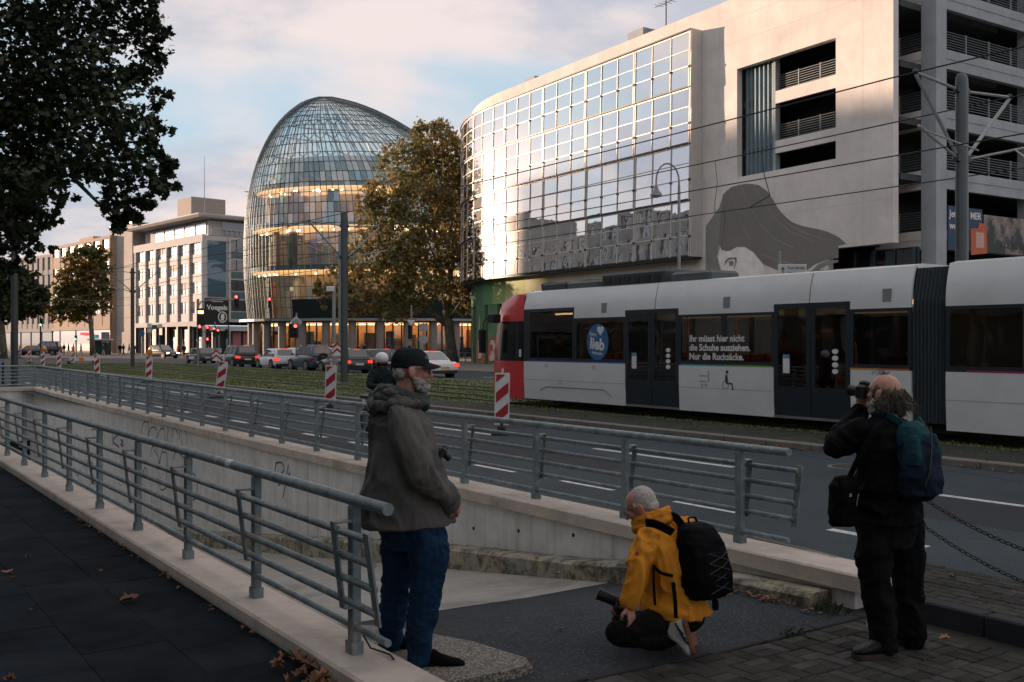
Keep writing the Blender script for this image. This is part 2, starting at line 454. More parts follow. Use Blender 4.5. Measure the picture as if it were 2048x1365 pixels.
# kerb and upper brick strip
kb = sheet('kerb_pavement', 6.55, 7.52, -9, 4.9, 0.004, BRICKJ)
cand = [(6.56 + 0.1 * j, 4.72 - 0.2 * i + (0.1 if j % 2 else 0), 0) for i in range(27) for j in range(10)]
m_ = MB(); m_.cbox((0.004, 0.004, -0.05), (0.096, 0.196, 0.0), 0.006); me_ = m_.mesh('paving_brick', BRICKM); n = 0
for b, a, r in cand:
    c = st(a, b)
    if c.x / c.y > 0.55 or n > 298: continue
    o = ob('paving_brick', me_, kb, (b, a, 0.016 + random.uniform(-.003, .003))); n += 1
    o.rotation_euler = (random.uniform(-.012, .012), random.uniform(-.012, .012), random.uniform(-.012, .012))
km = MB(); km.cbox((0, 0, -0.25), (0.15, 0.985, 0.018), 0.012); kme = km.mesh('kerb_stone', KERBD)
for k in range(10): ob('kerb_stone', kme, kb, (6.40, 3.66 - k, 0))

# ---------------- near road
RAILM_ = M('cast_iron', (.03, .03, .03), .6, .5, bump=.5, bs=60)
rd = sheet('road', 6.62, 13.92, -60, 130, 0.0, ASPH)
def mark(b, a0, a1, w, z=0.004):
    m = MB(); m.bb((b - w / 2, a0, z - 0.003), (b + w / 2, a1, z)); m.build('lane_marking', WHITEP, rd)
for k in range(22): mark(8.2, 5.2 + 2.13 * k, 6.25 + 2.13 * k, 0.12)
for k in range(-1, 6): mark(11.15, 10.2 + 6.3 * k, 13.4 + 6.3 * k, 0.12)
mark(13.5, 28, 60, 0.1)
PATCH = asphalt('repair_asphalt', (0.030, 0.035, 0.039), 0.1, .75, .15)
for b0, b1, a0, a1 in ((9.3, 10.6, 11.0, 16.5), (12.0, 13.4, 17.5, 26), (7.4, 8.0, 14, 24), (9.6, 11.0, 4.2, 7.0), (8.6, 10.2, 24, 33)):
    m = MB(); rr = []; n = 9
    lo = [(b0 + random.uniform(-.05, .05), a0 + (a1 - a0) * k / n) for k in range(n + 1)]; hi = [(b1 + random.uniform(-.05, .05), a0 + (a1 - a0) * k / n) for k in range(n + 1)]
    m.add([(b, a, .0015) for b, a in lo] + [(b, a, .0015) for b, a in hi], [(k, k + 1, n + 2 + k, n + 1 + k) for k in range(n)]); m.build('repair_patch', PATCH, rd)
for b, a, w in ((9.9, 18.5, 'beyond the roadside railing'), (12.6, 9.2, 'near the tram kerb at right')):
    mc = thing('manhole_cover', f'round iron manhole cover in the road {w}', 'manhole', (0, 0, 0), TH)
    m = MB(); m.cyl((b, a, -.02), .36, .028, 24); m.build('frame', KERBM, mc, 40); m = MB(); m.cyl((b, a, 0), .30, .012, 24); m.build('lid', RAILM_, mc, 40)
SEALM = M('bitumen_seal', (.012, .013, .014), .6)
for k, (b, a0, a1) in enumerate(((7.1, 5, 30), (10.4, 9, 27), (13.2, 6, 22))):
    pts = [(b + .16 * math.sin(q * 1.3 + k) + .07 * math.sin(q * 4.1), a0 + (a1 - a0) * q / 40) for q in range(41)]
    m = MB(); m.add([(x - .012, y, .0024) for x, y in pts] + [(x + .012, y, .0024) for x, y in pts], [(q, q + 1, 42 + q, 41 + q) for q in range(40)]); m.build('crack_seal', SEALM, rd)
ks = MB(); ks.cbox((0, 0, -0.2), (0.24, 0.99, 0.11), 0.015); ksm = ks.mesh('kerb_stone', KERBM)
trk = sheet('track_bed', 13.95, 25.6, -40, 92, 0.075, M('track_turf', (0.075, 0.105, 0.032), 0.95, var=0.4, vs=0.9, bump=0.8, bs=30, bd=.03, stain=(0.13, 0.115, 0.06), ss=0.5))
for k in range(-2, 72): ob('kerb_stone', ksm, trk, (13.93, k + 0.0, 0))
kf = MB(); kf.cbox((25.5, -40, -0.2), (25.75, 92, 0.1), 0.015); kf.build('kerb_edge', KERBM, trk)
bl = sheet('dark_strip', 14.18, 16.1, -40, 31, 0.081, M('dark_strip_ground', (0.022, 0.024, 0.018), .95, var=.5, vs=5, bump=.9, bs=22, bd=.03, stain=(.05, .06, .022), ss=1.5), parent=trk)  # darker sheet covering the turf between kerb and tram
ke = MB(); ke.cbox((13.95, 92.0, -0.2), (25.7, 92.3, 0.1), 0.015); ke.build('kerb_edge', KERBM, trk)
# rails in the grass
RAILM = M('rail_steel', (0.12, 0.10, 0.09), 0.35, 0.8, var=0.2)
RAILD = M('rail_groove', (0.012, 0.012, 0.012), 0.9)
for bc, nm in ((17.62, 'near'), (21.1, 'far')):
    for s, sn in ((-0.72, 'nearer'), (0.72, 'farther')):
        r = thing('tram_rail', f'{sn} steel rail of the {nm} tram track in the grass', 'rail', (0, 0, 0), TH)
        m = MB(); m.bb((bc + s - 0.035, -40, 0.0), (bc + s + 0.035, 92, 0.115)); m.build('rail_head', RAILM, r)
        m = MB(); m.bb((bc + s - 0.13, -40, 0.0), (bc + s - 0.04, 92, 0.083)); m.bb((bc + s + 0.04, -40, 0.0), (bc + s + 0.13, 92, 0.083)); m.build('rail_seal', RAILD, r)
# grass blades between the rails, one uncountable mass
GR = NT('grass_blade'); v = GR.pos()
gc = GR.mix(GR.ramp(GR.noise(0.55, 4, 0.6, v), 0.35, 0.65), (0.070, 0.115, 0.028), (0.16, 0.15, 0.06))
gc = GR.mix(GR.ramp(GR.noise(7, 3, 0.6, v), 0.4, 0.7), gc, (0.10, 0.15, 0.04))
GR = GR.done(GR.pbr(gc, 0.7, 0, None, 0.25))
rg = np.random.default_rng(5)
NB = 110000
ga = 8 + 84 * rg.random(NB) ** 1.0; gb = 14.25 + 11.2 * rg.random(NB)
keep = np.ones(NB, bool)
for bc in (17.62, 21.1):
    for s in (-.72, .72): keep &= np.abs(gb - bc - s) > 0.14
keep &= ~((gb > 22.7) & (rg.random(NB) < 0.5))
keep &= (ga > 17) | (gb < 18)
keep &= ~((gb < 16.0) & (ga < 30) & (rg.random(NB) < 0.93))
keep &= ~((np.sin(ga * .9 + gb) + np.sin(gb * 2.1 - ga * .35) > 1.1) & (rg.random(NB) < .7))
ga, gb = ga[keep], gb[keep]; NB = len(ga)
hh = 0.02 + 0.035 * rg.random(NB) + 0.03 * (gb > 23) * rg.random(NB); wd = 0.012 + 0.022 * rg.random(NB); an = rg.random(NB) * 6.283; ln = (rg.random(NB) - .5) * 0.12; ln2 = (rg.random(NB) - .5) * 0.12
vv = np.zeros((NB, 3, 3))
vv[:, 0] = np.c_[gb - wd * np.cos(an), ga - wd * np.sin(an), np.full(NB, 0.07)]
vv[:, 1] = np.c_[gb + wd * np.cos(an), ga + wd * np.sin(an), np.full(NB, 0.07)]
vv[:, 2] = np.c_[gb + ln, ga + ln2, 0.075 + hh]
me = bpy.data.meshes.new('grass'); me.from_pydata(vv.reshape(-1, 3).tolist(), [], np.arange(NB * 3).reshape(-1, 3).tolist()); me.materials.append(GR)
go = ob('grass', me, None, (0, 0, 0), TH); tag(go, 'short mown grass growing between the tram rails', 'grass', kind='stuff')

# ---------------- far road and far pavement
fr = sheet('far_road', 25.75, 34.0, -40, 93, 0.0, ASPH)
for k in range(16):
    m = MB(); m.bb((29.75, -10 + 6.5 * k, 0.001), (29.9, -6.8 + 6.5 * k, 0.004)); m.build('lane_marking', WHITEP, fr)
m = MB(); m.bb((26.0, -40, 0.001), (26.14, 92, 0.004)); m.build('lane_marking', WHITEP, fr)
fp = sheet('far_pavement', 34.0, 70, -40, 95, 0.11, PAVEF)
m = MB(); m.cbox((33.85, -40, -0.1), (34.1, 95, 0.125), 0.015); m.build('kerb_edge', KERBM, fp)
sheet('crossing_road', 13.0, 80, 93, 150, -0.004, ASPHG)

# ---------------- retaining walls of the ramp
def polywall(name, line, w, z0, z1, mat, parent, off=0.0, ends=None):
    """band along the points (a, b) of half thickness w"""
    rings = []
    for a, b in line:
        lo = z0(a) if callable(z0) else z0
        rings.append([(b + off - w, a, lo), (b + off + w, a, lo), (b + off + w, a, z1 - 0.015), (b + off + w - 0.015, a, z1), (b + off - w + 0.015, a, z1), (b + off - w, a, z1 - 0.015)])
    m = MB(); m.loft(rings); return m.build(name, mat, parent)
LA = [4.55 + (RAMP_END - 4.55) * i / 24 for i in range(25)]
w1 = thing('retaining_wall', 'long pale concrete ramp wall with graffiti below the farther railing', 'wall', (0, 0, 0), TH)
polywall('wall', [(a, bw(a)) for a in LA], 0.12, lambda a: zf(a, 6) - 0.4, 0.02, WALLC, w1)
polywall('coping', [(a, bw(a)) for a in [4.45] + LA[1:]], 0.21, 0.021, 0.15, COPE, w1, 0.04)
# ledge under it
def ledge(a): return zf(a, 6) + 0.11 + 0.16 * min(1, max(0, (a - 5.5) / 5))
rings = []
for a in [4.75] + LA[1:]:
    b1 = bw(a) - 0.121; b0 = b1 - 0.26; z0, z1 = zf(a, 6) - 0.2, ledge(a)
    j = 0.012 * math.sin(a * 5.1) + 0.01 * math.sin(a * 13.7)
    rings.append([(b0 - j, a, z0), (b1, a, z0), (b1, a, z1), (b0 + 0.03, a, z1), (b0 - j, a, z1 - 0.03)])
m = MB(); m.loft(rings); m.build('ledge', YEL, w1)
DARKHOLE = M('hole_dark', (0.012, 0.012, 0.012), 0.9)
for u, v in ((945, 1057), (1038, 1062), (1145, 1071), (1840, 900)):
    if u > 1500: continue
    p = None
    for k in range(400):                    # meet the wall face along the sight line
        a = 5 + k * 0.05; b = bw(a) - 0.121; q = st(a, b)
        if abs(CX + F * q.x / q.y - u) < 4: p = (b, a, H - (v - HY) * q.y / F); break
    if p: m = MB(); m.sph(p, (0.008, 0.022, 0.022), 8, 6); m.build('tie_hole', DARKHOLE, w1)
w2 = thing('retaining_wall', 'low concrete kerb wall carrying the nearer railing beside the dark pavement', 'wall', (0, 0, 0), TH)
LB = [2.4 + (RAMP_END - 2.4) * i / 24 for i in range(25)]
polywall('wall', [(a, 2.49) for a in LB], 0.165, lambda a: zf(a, 2.7) - 0.4, 0.02, WALLC, w2)
polywall('coping', [(a, 2.49) for a in LB], 0.185, 0.021, 0.10, COPE, w2)
rings = []
for a, b1 in ((4.62, 3.30), (4.66, 3.42), (4.75, 3.46), (5.2, 3.38), (5.9, 3.22), (7, 3.12), (9, 3.02), (12, 3.0), (20, 3.0), (RAMP_END, 3.0)):
    z0 = zf(a, 2.7) - 0.3; z1 = zf(a, 2.9) + 0.045
    rings.append([(2.64, a, z0), (b1, a, z0), (b1, a, z1 - 0.035), (b1 - 0.03, a, z1), (2.64, a, z1 + 0.01)])
m = MB(); m.loft(rings); m.build('aggregate_ledge', AGG, w2)
w3 = thing('ramp_portal', 'concrete end wall with dark garage entrance at the foot of the ramp', 'wall', (0, 0, 0), TH)
m = MB(); m.bb((2.2, RAMP_END, -4.9), (7.9, RAMP_END + 0.3, 0.02)); m.build('wall', WALLC, w3)
m = MB(); m.bb((2.2, RAMP_END - 0.08, 0.021), (7.9, RAMP_END + 0.34, 0.15)); m.build('coping', COPE, w3)
m = MB(); m.bb((3.0, RAMP_END - 0.02, -4.9), (6.9, RAMP_END - 0.001, -1.9)); m.build('doorway', DARKHOLE, w3)  # flat dark panel stands for the shade inside the entrance

# graffiti strokes on the far wall, as thin painted ribbons
INK = M('graffiti_ink', (0.03, 0.04, 0.05), 0.6); INKB = M('graffiti_blue', (0.012, 0.075, 0.15), 0.6)
def wallpt(u, v):
    lo, hi = 4.6, RAMP_END
    for _ in range(50):
        a = (lo + hi) / 2; q = st(a, bw(a) - 0.1235)
        if CX + F * q.x / q.y > u: lo = a
        else: hi = a
    return Vector((bw(a) - 0.1235, a, H - (v - HY) * q.y / F))
def stroke(pix, w, name, mat):
    pts = [wallpt(u, v) for u, v in pix]; m = MB()
    out = []
    for i in range(len(pts) - 1):
        for k in range(4):
            p = [pts[max(0, min(len(pts) - 1, i + d))] for d in (-1, 0, 1, 2)]; s = k / 4
            out.append(0.5 * ((2 * p[1]) + (p[2] - p[0]) * s + (2*p[0] - 5*p[1] + 4*p[2] - p[3]) * s*s + (3*p[1] - p[0] - 3*p[2] + p[3]) * s**3))
    out.append(pts[-1])
    L, Rr = [], []
    for i, p in enumerate(out):
        d = (out[min(i + 1, len(out) - 1)] - out[max(i - 1, 0)]); d.x = 0; d = d.normalized() if d.length > 0 else Vector((0, 1, 0))
        nrm = Vector((0, -d.z, d.y)) * w / 2
        L.append(p + nrm); Rr.append(p - nrm)
    n = len(out)
    m.add(L + Rr, [(i, i + 1, n + i + 1, n + i) for i in range(n - 1)]); m.build(name, mat, w1)
for s in ([(552, 928), (550, 945), (560, 950)], [(551, 927), (563, 926), (568, 940), (556, 953), (549, 950)], [(577, 930), (571, 955), (556, 972)], [(578, 948), (571, 970), (566, 995)], [(579, 944), (579, 972)], [(584, 955), (588, 972)]): stroke(s, 0.03, 'graffiti', INKB)
for s in ([(225, 870), (226, 892)], [(237, 868), (226, 882), (238, 895)], [(241, 880), (246, 884), (241, 890), (247, 892)]): stroke(s, 0.05, 'graffiti', INKB)
for s in ([(283, 870), (286, 848), (296, 846), (298, 880)], [(294, 880), (302, 856), (314, 862), (312, 900)], [(312, 880), (322, 858), (330, 870), (318, 930)], [(327, 852), (336, 855), (332, 890)], [(345, 875), (348, 855), (356, 868)], [(358, 880), (362, 860), (373, 866), (374, 892)],
          [(300, 915), (304, 895), (314, 892)], [(308, 900), (318, 918), (314, 940)], [(325, 905), (334, 910), (332, 960)], [(346, 920), (352, 904), (366, 915), (372, 930)], [(316, 955), (322, 980), (333, 975)], [(384, 945), (394, 960), (392, 995), (384, 1000)], [(283, 960), (290, 935), (297, 955)],
          [(150, 920), (148, 880), (156, 872), (158, 910)], [(163, 905), (170, 875), (178, 900), (172, 940)], [(182, 860), (194, 862), (198, 885)], [(165, 935), (176, 925), (186, 930), (180, 955)], [(150, 945), (156, 952), (160, 940)]): stroke(s, 0.03, 'graffiti', INK)

# ---------------- railings
def railing(name, label, line, zb, side, ends, posts, group=None):
    """line(a) -> b ; side -1 hangs the rails towards the pavement"""
    t = thing(name, label, 'railing', (0, 0, 0), TH)
    a0, a1 = ends; N = 22
    A = [a0 + (a1 - a0) * i / N for i in range(N + 1)]
    m = MB(); m.tube([(line(a), a, 0.955) for a in A], 0.034, 12); m.build('top_rail', STEEL, t, 40)
    for z, off in ((0.80, 0.105), (0.67, 0.09), (0.54, 0.077), (0.41, 0.064), (0.25, 0.0)):
        m = MB(); m.tube([(line(a) + side * off, a, z) for a in A], 0.021, 10); m.build('rail', STEEL, t, 40)
    pm = MB(); pm.cbox((-0.027, -0.034, zb), (0.027, 0.034, 0.925), 0.006); pm.bb((-0.035, -0.045, zb), (0.035, 0.045, zb + 0.07))
    pme = pm.mesh('post', STEEL)
    bm_ = MB()
    x0, x1 = 0.13 * side, 0.07 * side
    bm_.loft([[(x0 - .006 , -.03 , .845), (x0 + .006, -.03, .845), (x0 + .006, .03, .845), (x0 - .006, .03, .845)], [(x1 - .006, -.03, .36), (x1 + .006, -.03, .36), (x1 + .006, .03, .36), (x1 - .006, .03, .36)]])
    bm_.bb((min(0.02 * side, x0), -.03, .835), (max(0.02 * side, x0), .03, .847))
    bm_.bb((min(0.02 * side, x1), -.03, .358), (max(0.02 * side, x1), .03, .37))
    bme = bm_.mesh('bracket', STEEL)
    for a in posts:
        ob('post', pme, t, (line(a), a, 0)); ob('bracket', bme, t, (line(a), a, 0))
    if side: 
        m = MB(); m.loft([[(line(a0) + side * .13 - .006, a0 - .03, .84), (line(a0) + side * .13 + .006, a0 - .03, .84), (line(a0) + side * .13 + .006, a0 + .03, .84), (line(a0) + side * .13 - .006, a0 + .03, .84)], [(line(a0) + side * .06 - .006, a0 - .03, .35), (line(a0) + side * .06 + .006, a0 - .03, .35), (line(a0) + side * .06 + .006, a0 + .03, .35), (line(a0) + side * .06 - .006, a0 + .03, .35)]])
        m.build('end_plate', STEEL, t)
    return t
railing('railing', 'grey steel tube railing on the nearer kerb, ending beside the standing man', lambda a: 2.49, 0.10, -1, (4.68, RAMP_END), [5.08 + 1.5 * k for k in range(25)])
railing('railing', 'grey steel tube railing along the roadside edge of the ramp', lambda a: bw(a) + 0.04, 0.15, 1, (5.28, RAMP_END), [5.8 + 1.45 * k for k in range(25)])
t = thing('railing', 'short grey railing across the far end of the ramp', 'railing', (0, 0, 0), TH)
for z, r in ((0.955, .034), (.8, .021), (.67, .021), (.54, .021), (.41, .021), (.25, .021)):
    m = MB(); m.tube([(2.5, RAMP_END + .1, z), (bw(RAMP_END), RAMP_END + .1, z)], r, 8); m.build('rail' if r < .03 else 'top_rail', STEEL, t, 40)
for b in (2.9, 4.3, 5.7, 7.1): m = MB(); m.bb((b - .03, RAMP_END + .07, .15), (b + .03, RAMP_END + .13, .93)); m.build('post', STEEL, t)
m = MB(); m.tube([(2.49, 7.02, .955), (2.49, 7.12, .955)], .0355, 12); m.build('white_tape', M('tape_white', (.6, .6, .58), .6), bpy.data.objects['railing'])
# torn cable ties and wire at the foot of the near end post
m = MB(); m.tube([(2.53, 5.05, 0.2), (2.56, 5.02, 0.13), (2.6, 4.98, 0.115), (2.62, 4.9, 0.112), (2.6, 4.82, 0.11)], 0.005, 6); o = m.build('cable', DARKHOLE); o.rotation_euler = (0, 0, TH); tag(o, 'loose black cable at the foot of the railing end post', 'cable')
m = MB(); m.tube([(6.5, 5.72, 0.2), (6.55, 5.6, 0.18), (6.6, 5.3, 0.165), (6.58, 4.95, 0.16)], 0.006, 6); o = m.build('wire', M('pale_wire', (0.3, 0.28, 0.25))); o.rotation_euler = (0, 0, TH); tag(o, 'pale bent wire lying on the end of the roadside coping', 'wire')
# bollards and chain at the right
CHM = M('black_iron', (0.02, 0.022, 0.024), 0.5, 0.6)
for a, w in ((4.62, 'behind the man in black'), (1.6, 'beyond the picture edge')):
    t = thing('bollard', f'black iron chain bollard {w}', 'bollard', st(a, 6.95, 0.012))
    m = MB(); m.tube([(0, 0, 0), (0, 0, 0.05), (0, 0, 0.1), (0, 0, 0.72), (0, 0, 0.76), (0, 0, 0.8)], [0.07, 0.07, 0.04, 0.035, 0.05, 0.01], 12); m.build('post', CHM, t, 40)
    m = MB(); m.sph((0, 0, 0.8), 0.045, 10, 8); m.build('finial', CHM, t, True)
def torus_link(r, w, L):
    m = MB(); P = []
    for k in range(12):
        a = 2 * PI * k / 12; P.append(Vector((math.cos(a) * L / 2, math.sin(a) * w / 2, 0)))
    rings = []
    for k in range(12):
        c = P[k]; tn = (P[(k + 1) % 12] - P[k - 1]).normalized(); nn = Vector((0, 0, 1)); bb_ = tn.cross(nn)
        rings.append([c + bb_ * math.cos(q) * r + nn * math.sin(q) * r for q in (0, PI / 2, PI, 3 * PI / 2)])
    m.loft(rings + [rings[0]], cap=False); return m
lme = torus_link(0.0055, 0.028, 0.05).mesh('chain_link', CHM, True)
for zt, zb, w in ((0.74, 0.33, 'upper'), (0.54, 0.1, 'lower')):
    t = thing('chain', f'{w} black iron chain hanging beside the road behind the man in black', 'chain', (0, 0, 0), TH)
    n = 70; prev = None
    for k in range(n + 1):
        s = k / n; a = 4.62 - 3.02 * s; z = zt - (zt - zb) * (1 - (2 * s - 1) ** 2) ** 1.0
        p = Vector((6.95, a, z))
        if prev is not None:
            d = (p - prev).normalized(); o = ob('chain_link', lme, t)
            q = d.to_track_quat('X', 'Z').to_matrix().to_4x4() @ Matrix.Rotation(PI / 2 * (k % 2) + 0.4, 4, 'X')
            o.matrix_local = Matrix.Translation((p + prev) / 2) @ q
        prev = p
# ================================================================== buildings
WHITEW = concrete('white_render', (0.70, 0.66, 0.62), '#8d8379', 0.25, 0.12, 0.1, 0.25, 0.4)
DECKD = M('deck_slab_shaded', (.06, .065, .07), .9)  # slab colour darkened to hold the shade inside the decks
GREYW = concrete('grey_render', (0.36, 0.39, 0.41), '#5d6062', 0.3, 0.15, 0.1, 0.4, 0.6)
INT = M('dark_interior', (0.025, 0.026, 0.028), 0.9)  # near-black wall colour stands for the unlit depth of the decks
ALU = M('mullion_aluminium', (0.62, 0.55, 0.48), 0.45, 0.3, var=0.08)
DSTEEL = M('dark_steel', (0.035, 0.042, 0.045), 0.45, 0.5, var=0.15)
MIRG = GLASS('mirror_glass', (0.035, 0.05, 0.055), 0.76, 0.012, 0.07, 0.8, opaque=True)
# ---------------- car park with the curved glass front
C0 = Vector((18.8, 49.3, 0)); DB = Vector((-0.537, 0.843, 0)).normalized(); OB = Vector((-DB.y, DB.x, 0))
gar = thing('car_park', 'white multi-storey car park with curved mirror glass front and woman mural', 'building', M=basis(C0, DB, OB))
def fac(u, v, y=0.0):
    q = (u - CX) / F; o = C0 + OB * y
    # o + DB*x on the sight line
    x = (o.x - q * o.y) / (q * DB.y - DB.x); Y = o.y + DB.y * x
    return Vector((x, y, H - (v - HY) / F * Y))
GR_, XS, RA = 18.0, 36.5, 18.0
def path(s, y=0.0):
    """plan of the front: straight to XS, then an arc bending away"""
    if s <= XS: return Vector((s, y, 0)), 0.0
    ph = (s - XS) / RA
    return Vector((XS + (RA + y) * math.sin(ph), (RA + y) * math.cos(ph) - RA, 0)), ph
TOPZ = 22.0
m = MB()
for lo, hi in (((0, -0.4, 6.8), (3.5, 0, TOPZ)), ((3.5, -0.4, 17.8), (10.6, 0, TOPZ)), ((3.5, -0.4, 6.8), (10.6, 0, 11.48)), ((10.6, -0.4, 6.8), (XS, 0, TOPZ))): m.bb(lo, hi)
m.build('wall', WHITEW, gar)
rings = []
for k in range(21):
    s = XS + 26 * k / 20; p, ph = path(s, 0); q, _ = path(s, -0.4)
    rings.append([(p.x, p.y, 6.8), (p.x, p.y, TOPZ), (q.x, q.y, TOPZ), (q.x, q.y, 6.8)])
m = MB(); m.loft(rings); m.build('curved_wall', WHITEW, gar, 40)
m = MB()
m.bb((4.0, -0.4, 0), (XS, -0.002, 6.79)); m.build('mural_wall', WHITEW, gar)
# painted base on the curve, stepping from cream to green
cols = [(0.66, 0.58, 0.50), (0.62, 0.57, 0.42), (0.55, 0.53, 0.32), (0.42, 0.45, 0.20), (0.26, 0.36, 0.13), (0.13, 0.28, 0.12), (0.085, 0.21, 0.10), (0.06, 0.15, 0.09)]
edges = [13.6, 22.0, 29.0, 33.0, 36.0, 38.0, 40.0, 42.5, 62]
for i in range(8):
    m = MB(); rr = []
    for k in range(9):
        s = edges[i] + (edges[i + 1] - edges[i]) * k / 8; p, _ = path(s, 0.03); q, _ = path(s, 0.003)
        z0 = 5.0 if s > 33 else 0.1
        rr.append([(p.x, p.y, z0), (p.x, p.y, 7.0), (q.x, q.y, 7.0), (q.x, q.y, z0)])
    m.loft(rr); m.build('paint_field', M('base_paint_%d' % i, cols[i], 0.8, var=0.06, vs=0.6, obj=True), gar, 40)
# piers with graffiti under the curve and dark openings between
GRAF = M('graffiti_coral', (0.45, 0.10, 0.07), 0.75, var=0.2, vs=3); GRAP = M('graffiti_pale', (0.60, 0.47, 0.40), 0.7); GRAD = M('graffiti_outline', (0.03, 0.01, 0.015), 0.7)
GREENP = M('green_pier', (0.10, 0.20, 0.11), 0.8, var=0.2, vs=1.0); TEALP = M('teal_pier', (0.01, 0.075, 0.06), 0.7)
for i, (s0, s1) in enumerate(((34.4, 36.4), (37.2, 38.9), (39.6, 42.0), (43.5, 45), (47, 49), (51, 53))):
    p, ph = path((s0 + s1) / 2, -0.3)
    MM = Matrix.Translation((p.x, p.y, 0)) @ Matrix.Rotation(-ph, 4, 'Z')
    w = (s1 - s0) / 2
    m = MB(); m.bb((-w, -0.4, 0.1), (w, 0.3, 4.998), MM); m.build('pier', GREENP if i != 2 else GREENP, gar)
    if i in (1, 2):
        m = MB(); m.prism([(-w, 0.15), (w * .9, 0.3), (w, 1.6), (w * .5, 2.35), (-w, 2.3)], 0.302, 0.31, 'y', MM); m.build('graffiti', GRAF, gar)
        if i == 2:
            sh_ = [(.6, .55), (.6, 2.1), (.1, 2.15), (-.4, 1.9), (-.25, 1.45), (-.6, 1.0), (-.35, .6), (.1, .5)]
        else:
            sh_ = [(.5, .35), (.55, .7), (.2, 1.0), (.1, 1.4), (.45, 1.9), (.2, 2.15), (-.3, 2.1), (-.6, 1.6), (-.2, 1.2), (-.45, .9), (-.5, .45)]
        big = [(x * 1.13, (z - 1.3) * 1.1 + 1.3) for x, z in sh_]
        m = MB(); m.prism(big, 0.311, 0.316, 'y', MM); m.build('graffiti', GRAD, gar)
        m = MB(); m.prism(sh_, 0.317, 0.322, 'y', MM); m.build('graffiti', GRAP, gar)
        m = MB(); m.prism([(-.1, 1.2), (.15, 1.3), (.2, 1.7), (0, 1.75)], 0.323, 0.326, 'y', MM); m.build('graffiti', GRAD, gar)
    if i == 2:
        m = MB(); m.prism([(.2, 3.0), (.5, 2.8), (.3, 3.9), (.1, 4.3)], 0.302, 0.308, 'y', MM); m.build('graffiti', GRAP, gar)
rr = []
for k in range(12):
    s = 33.5 + 28 * k / 11; p, _ = path(s, -1.6); q, _ = path(s, -1.9); rr.append([(p.x, p.y, 0.1), (p.x, p.y, 5.0), (q.x, q.y, 5.0), (q.x, q.y, 0.1)])
m = MB(); m.loft(rr); m.build('recess_wall', TEALP, gar)
JNT = M('panel_joint', (0.50, 0.47, 0.44), .85)
for z in (9.0, 19.4, 20.8):                       # shallow joints between the wall panels
    m = MB(); m.bb((0.05, .0005, z - .012), (13.4, .002, z + .012)); m.build('panel_joint', JNT, gar)
for x in (1.8, 12.0):
    m = MB(); m.bb((x - .012, .0005, 7), (x + .012, .0025, TOPZ)); m.build('panel_joint', JNT, gar)
# niche with parking decks
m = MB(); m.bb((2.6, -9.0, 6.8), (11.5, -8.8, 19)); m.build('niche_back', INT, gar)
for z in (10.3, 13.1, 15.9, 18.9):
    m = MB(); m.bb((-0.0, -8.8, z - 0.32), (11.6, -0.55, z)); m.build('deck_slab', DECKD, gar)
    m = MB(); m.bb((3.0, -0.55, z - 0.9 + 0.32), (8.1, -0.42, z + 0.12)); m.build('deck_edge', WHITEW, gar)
RAILP = M('deck_rail_paint', (0.20, 0.23, 0.24), 0.5, 0.3)
for z in (10.3, 13.1, 15.9):
    m = MB()
    for k in range(7): m.tube([(3.3, -0.7, z + 0.25 + 0.13 * k), (8.1, -0.7, z + 0.25 + 0.13 * k)], 0.018, 5)
    for x in (3.6, 5.1, 6.6, 8.0): m.bb((x - .025, -.74, z), (x + .025, -.67, z + 1.1))
    m.build('deck_railing', RAILP, gar)
CORR = M('corrugated_steel', (0.13, 0.19, 0.215), 0.5, 0.3, var=0.15, vs=0.8)
m = MB(); P = []
n = 7
for k in range(n * 4 + 1):
    x = 8.2 + 2.3 * k / (n * 4); P.append((x, -0.55 + (0.07 if (k % 4) in (1, 2) else -0.05)))
m.loft([[(x, y, 11.0) for x, y in P], [(x, y, 18.2) for x, y in P]], cap=False, closed=False)
m.build('corrugated_panel', CORR, gar)
m = MB(); m.bb((8.05, -0.8, 11.4), (8.2, -0.42, 18)); m.build('niche_post', GREYW, gar)
# open decks on the right with corner column
m = MB(); m.bb((-0.85, -3.05, 0.1), (0, -2.2, 26)); m.build('corner_column', GREYW, gar)
for k, y in enumerate((-10.5, -19.0)):
    m = MB(); m.bb((-0.78, y - 0.7, 0.1), (-0.1, y, 26)); m.build('column', GREYW, gar)
for i, z in enumerate((7.5, 10.55, 13.6, 16.6, 19.6, 22.6)):
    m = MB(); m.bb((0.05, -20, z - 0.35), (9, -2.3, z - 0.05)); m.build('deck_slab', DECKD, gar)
    m = MB(); m.bb((-0.8, -20, z - 0.95), (-0.5, -3.05, z - 0.45)); m.bb((-0.83, -20, z - 0.449), (-0.5, -3.05, z)); m.build('deck_edge', GREYW, gar)
    m = MB(); m.bb((0.0, -2.55, z - 0.95), (2.8, -2.25, z - 0.45)); m.bb((0, -2.55, z - 0.449), (2.8, -2.22, z)); m.build('deck_edge', WHITEW, gar)
    m = MB()
    for k in range(7): m.tube([(-0.65, -3.05, z + 0.2 + 0.13 * k), (-0.65, -20, z + 0.2 + 0.13 * k)], 0.02, 5)
    for y in range(-19, -3, 2): m.bb((-0.67, y, z), (-0.6, y + .07, z + 1.05))
    m.build('deck_railing', RAILP, gar)
    m = MB()
    for k in range(7): m.tube([(0, -2.4, z + 0.2 + 0.13 * k), (2.8, -2.4, z + 0.2 + 0.13 * k)], 0.02, 5)
    m.bb((1.4, -2.45, z), (1.47, -2.35, z + 1.05)); m.build('deck_railing', RAILP, gar)
m = MB(); m.bb((8.6, -20, 0), (9.0, -2.4, 26)); m.bb((2.9, -2.7, 0.1), (8.5, -2.5, 26)); m.bb((0, -20, 25.6), (9, -2.4, 26.0)); m.build('core_wall', INT, gar)
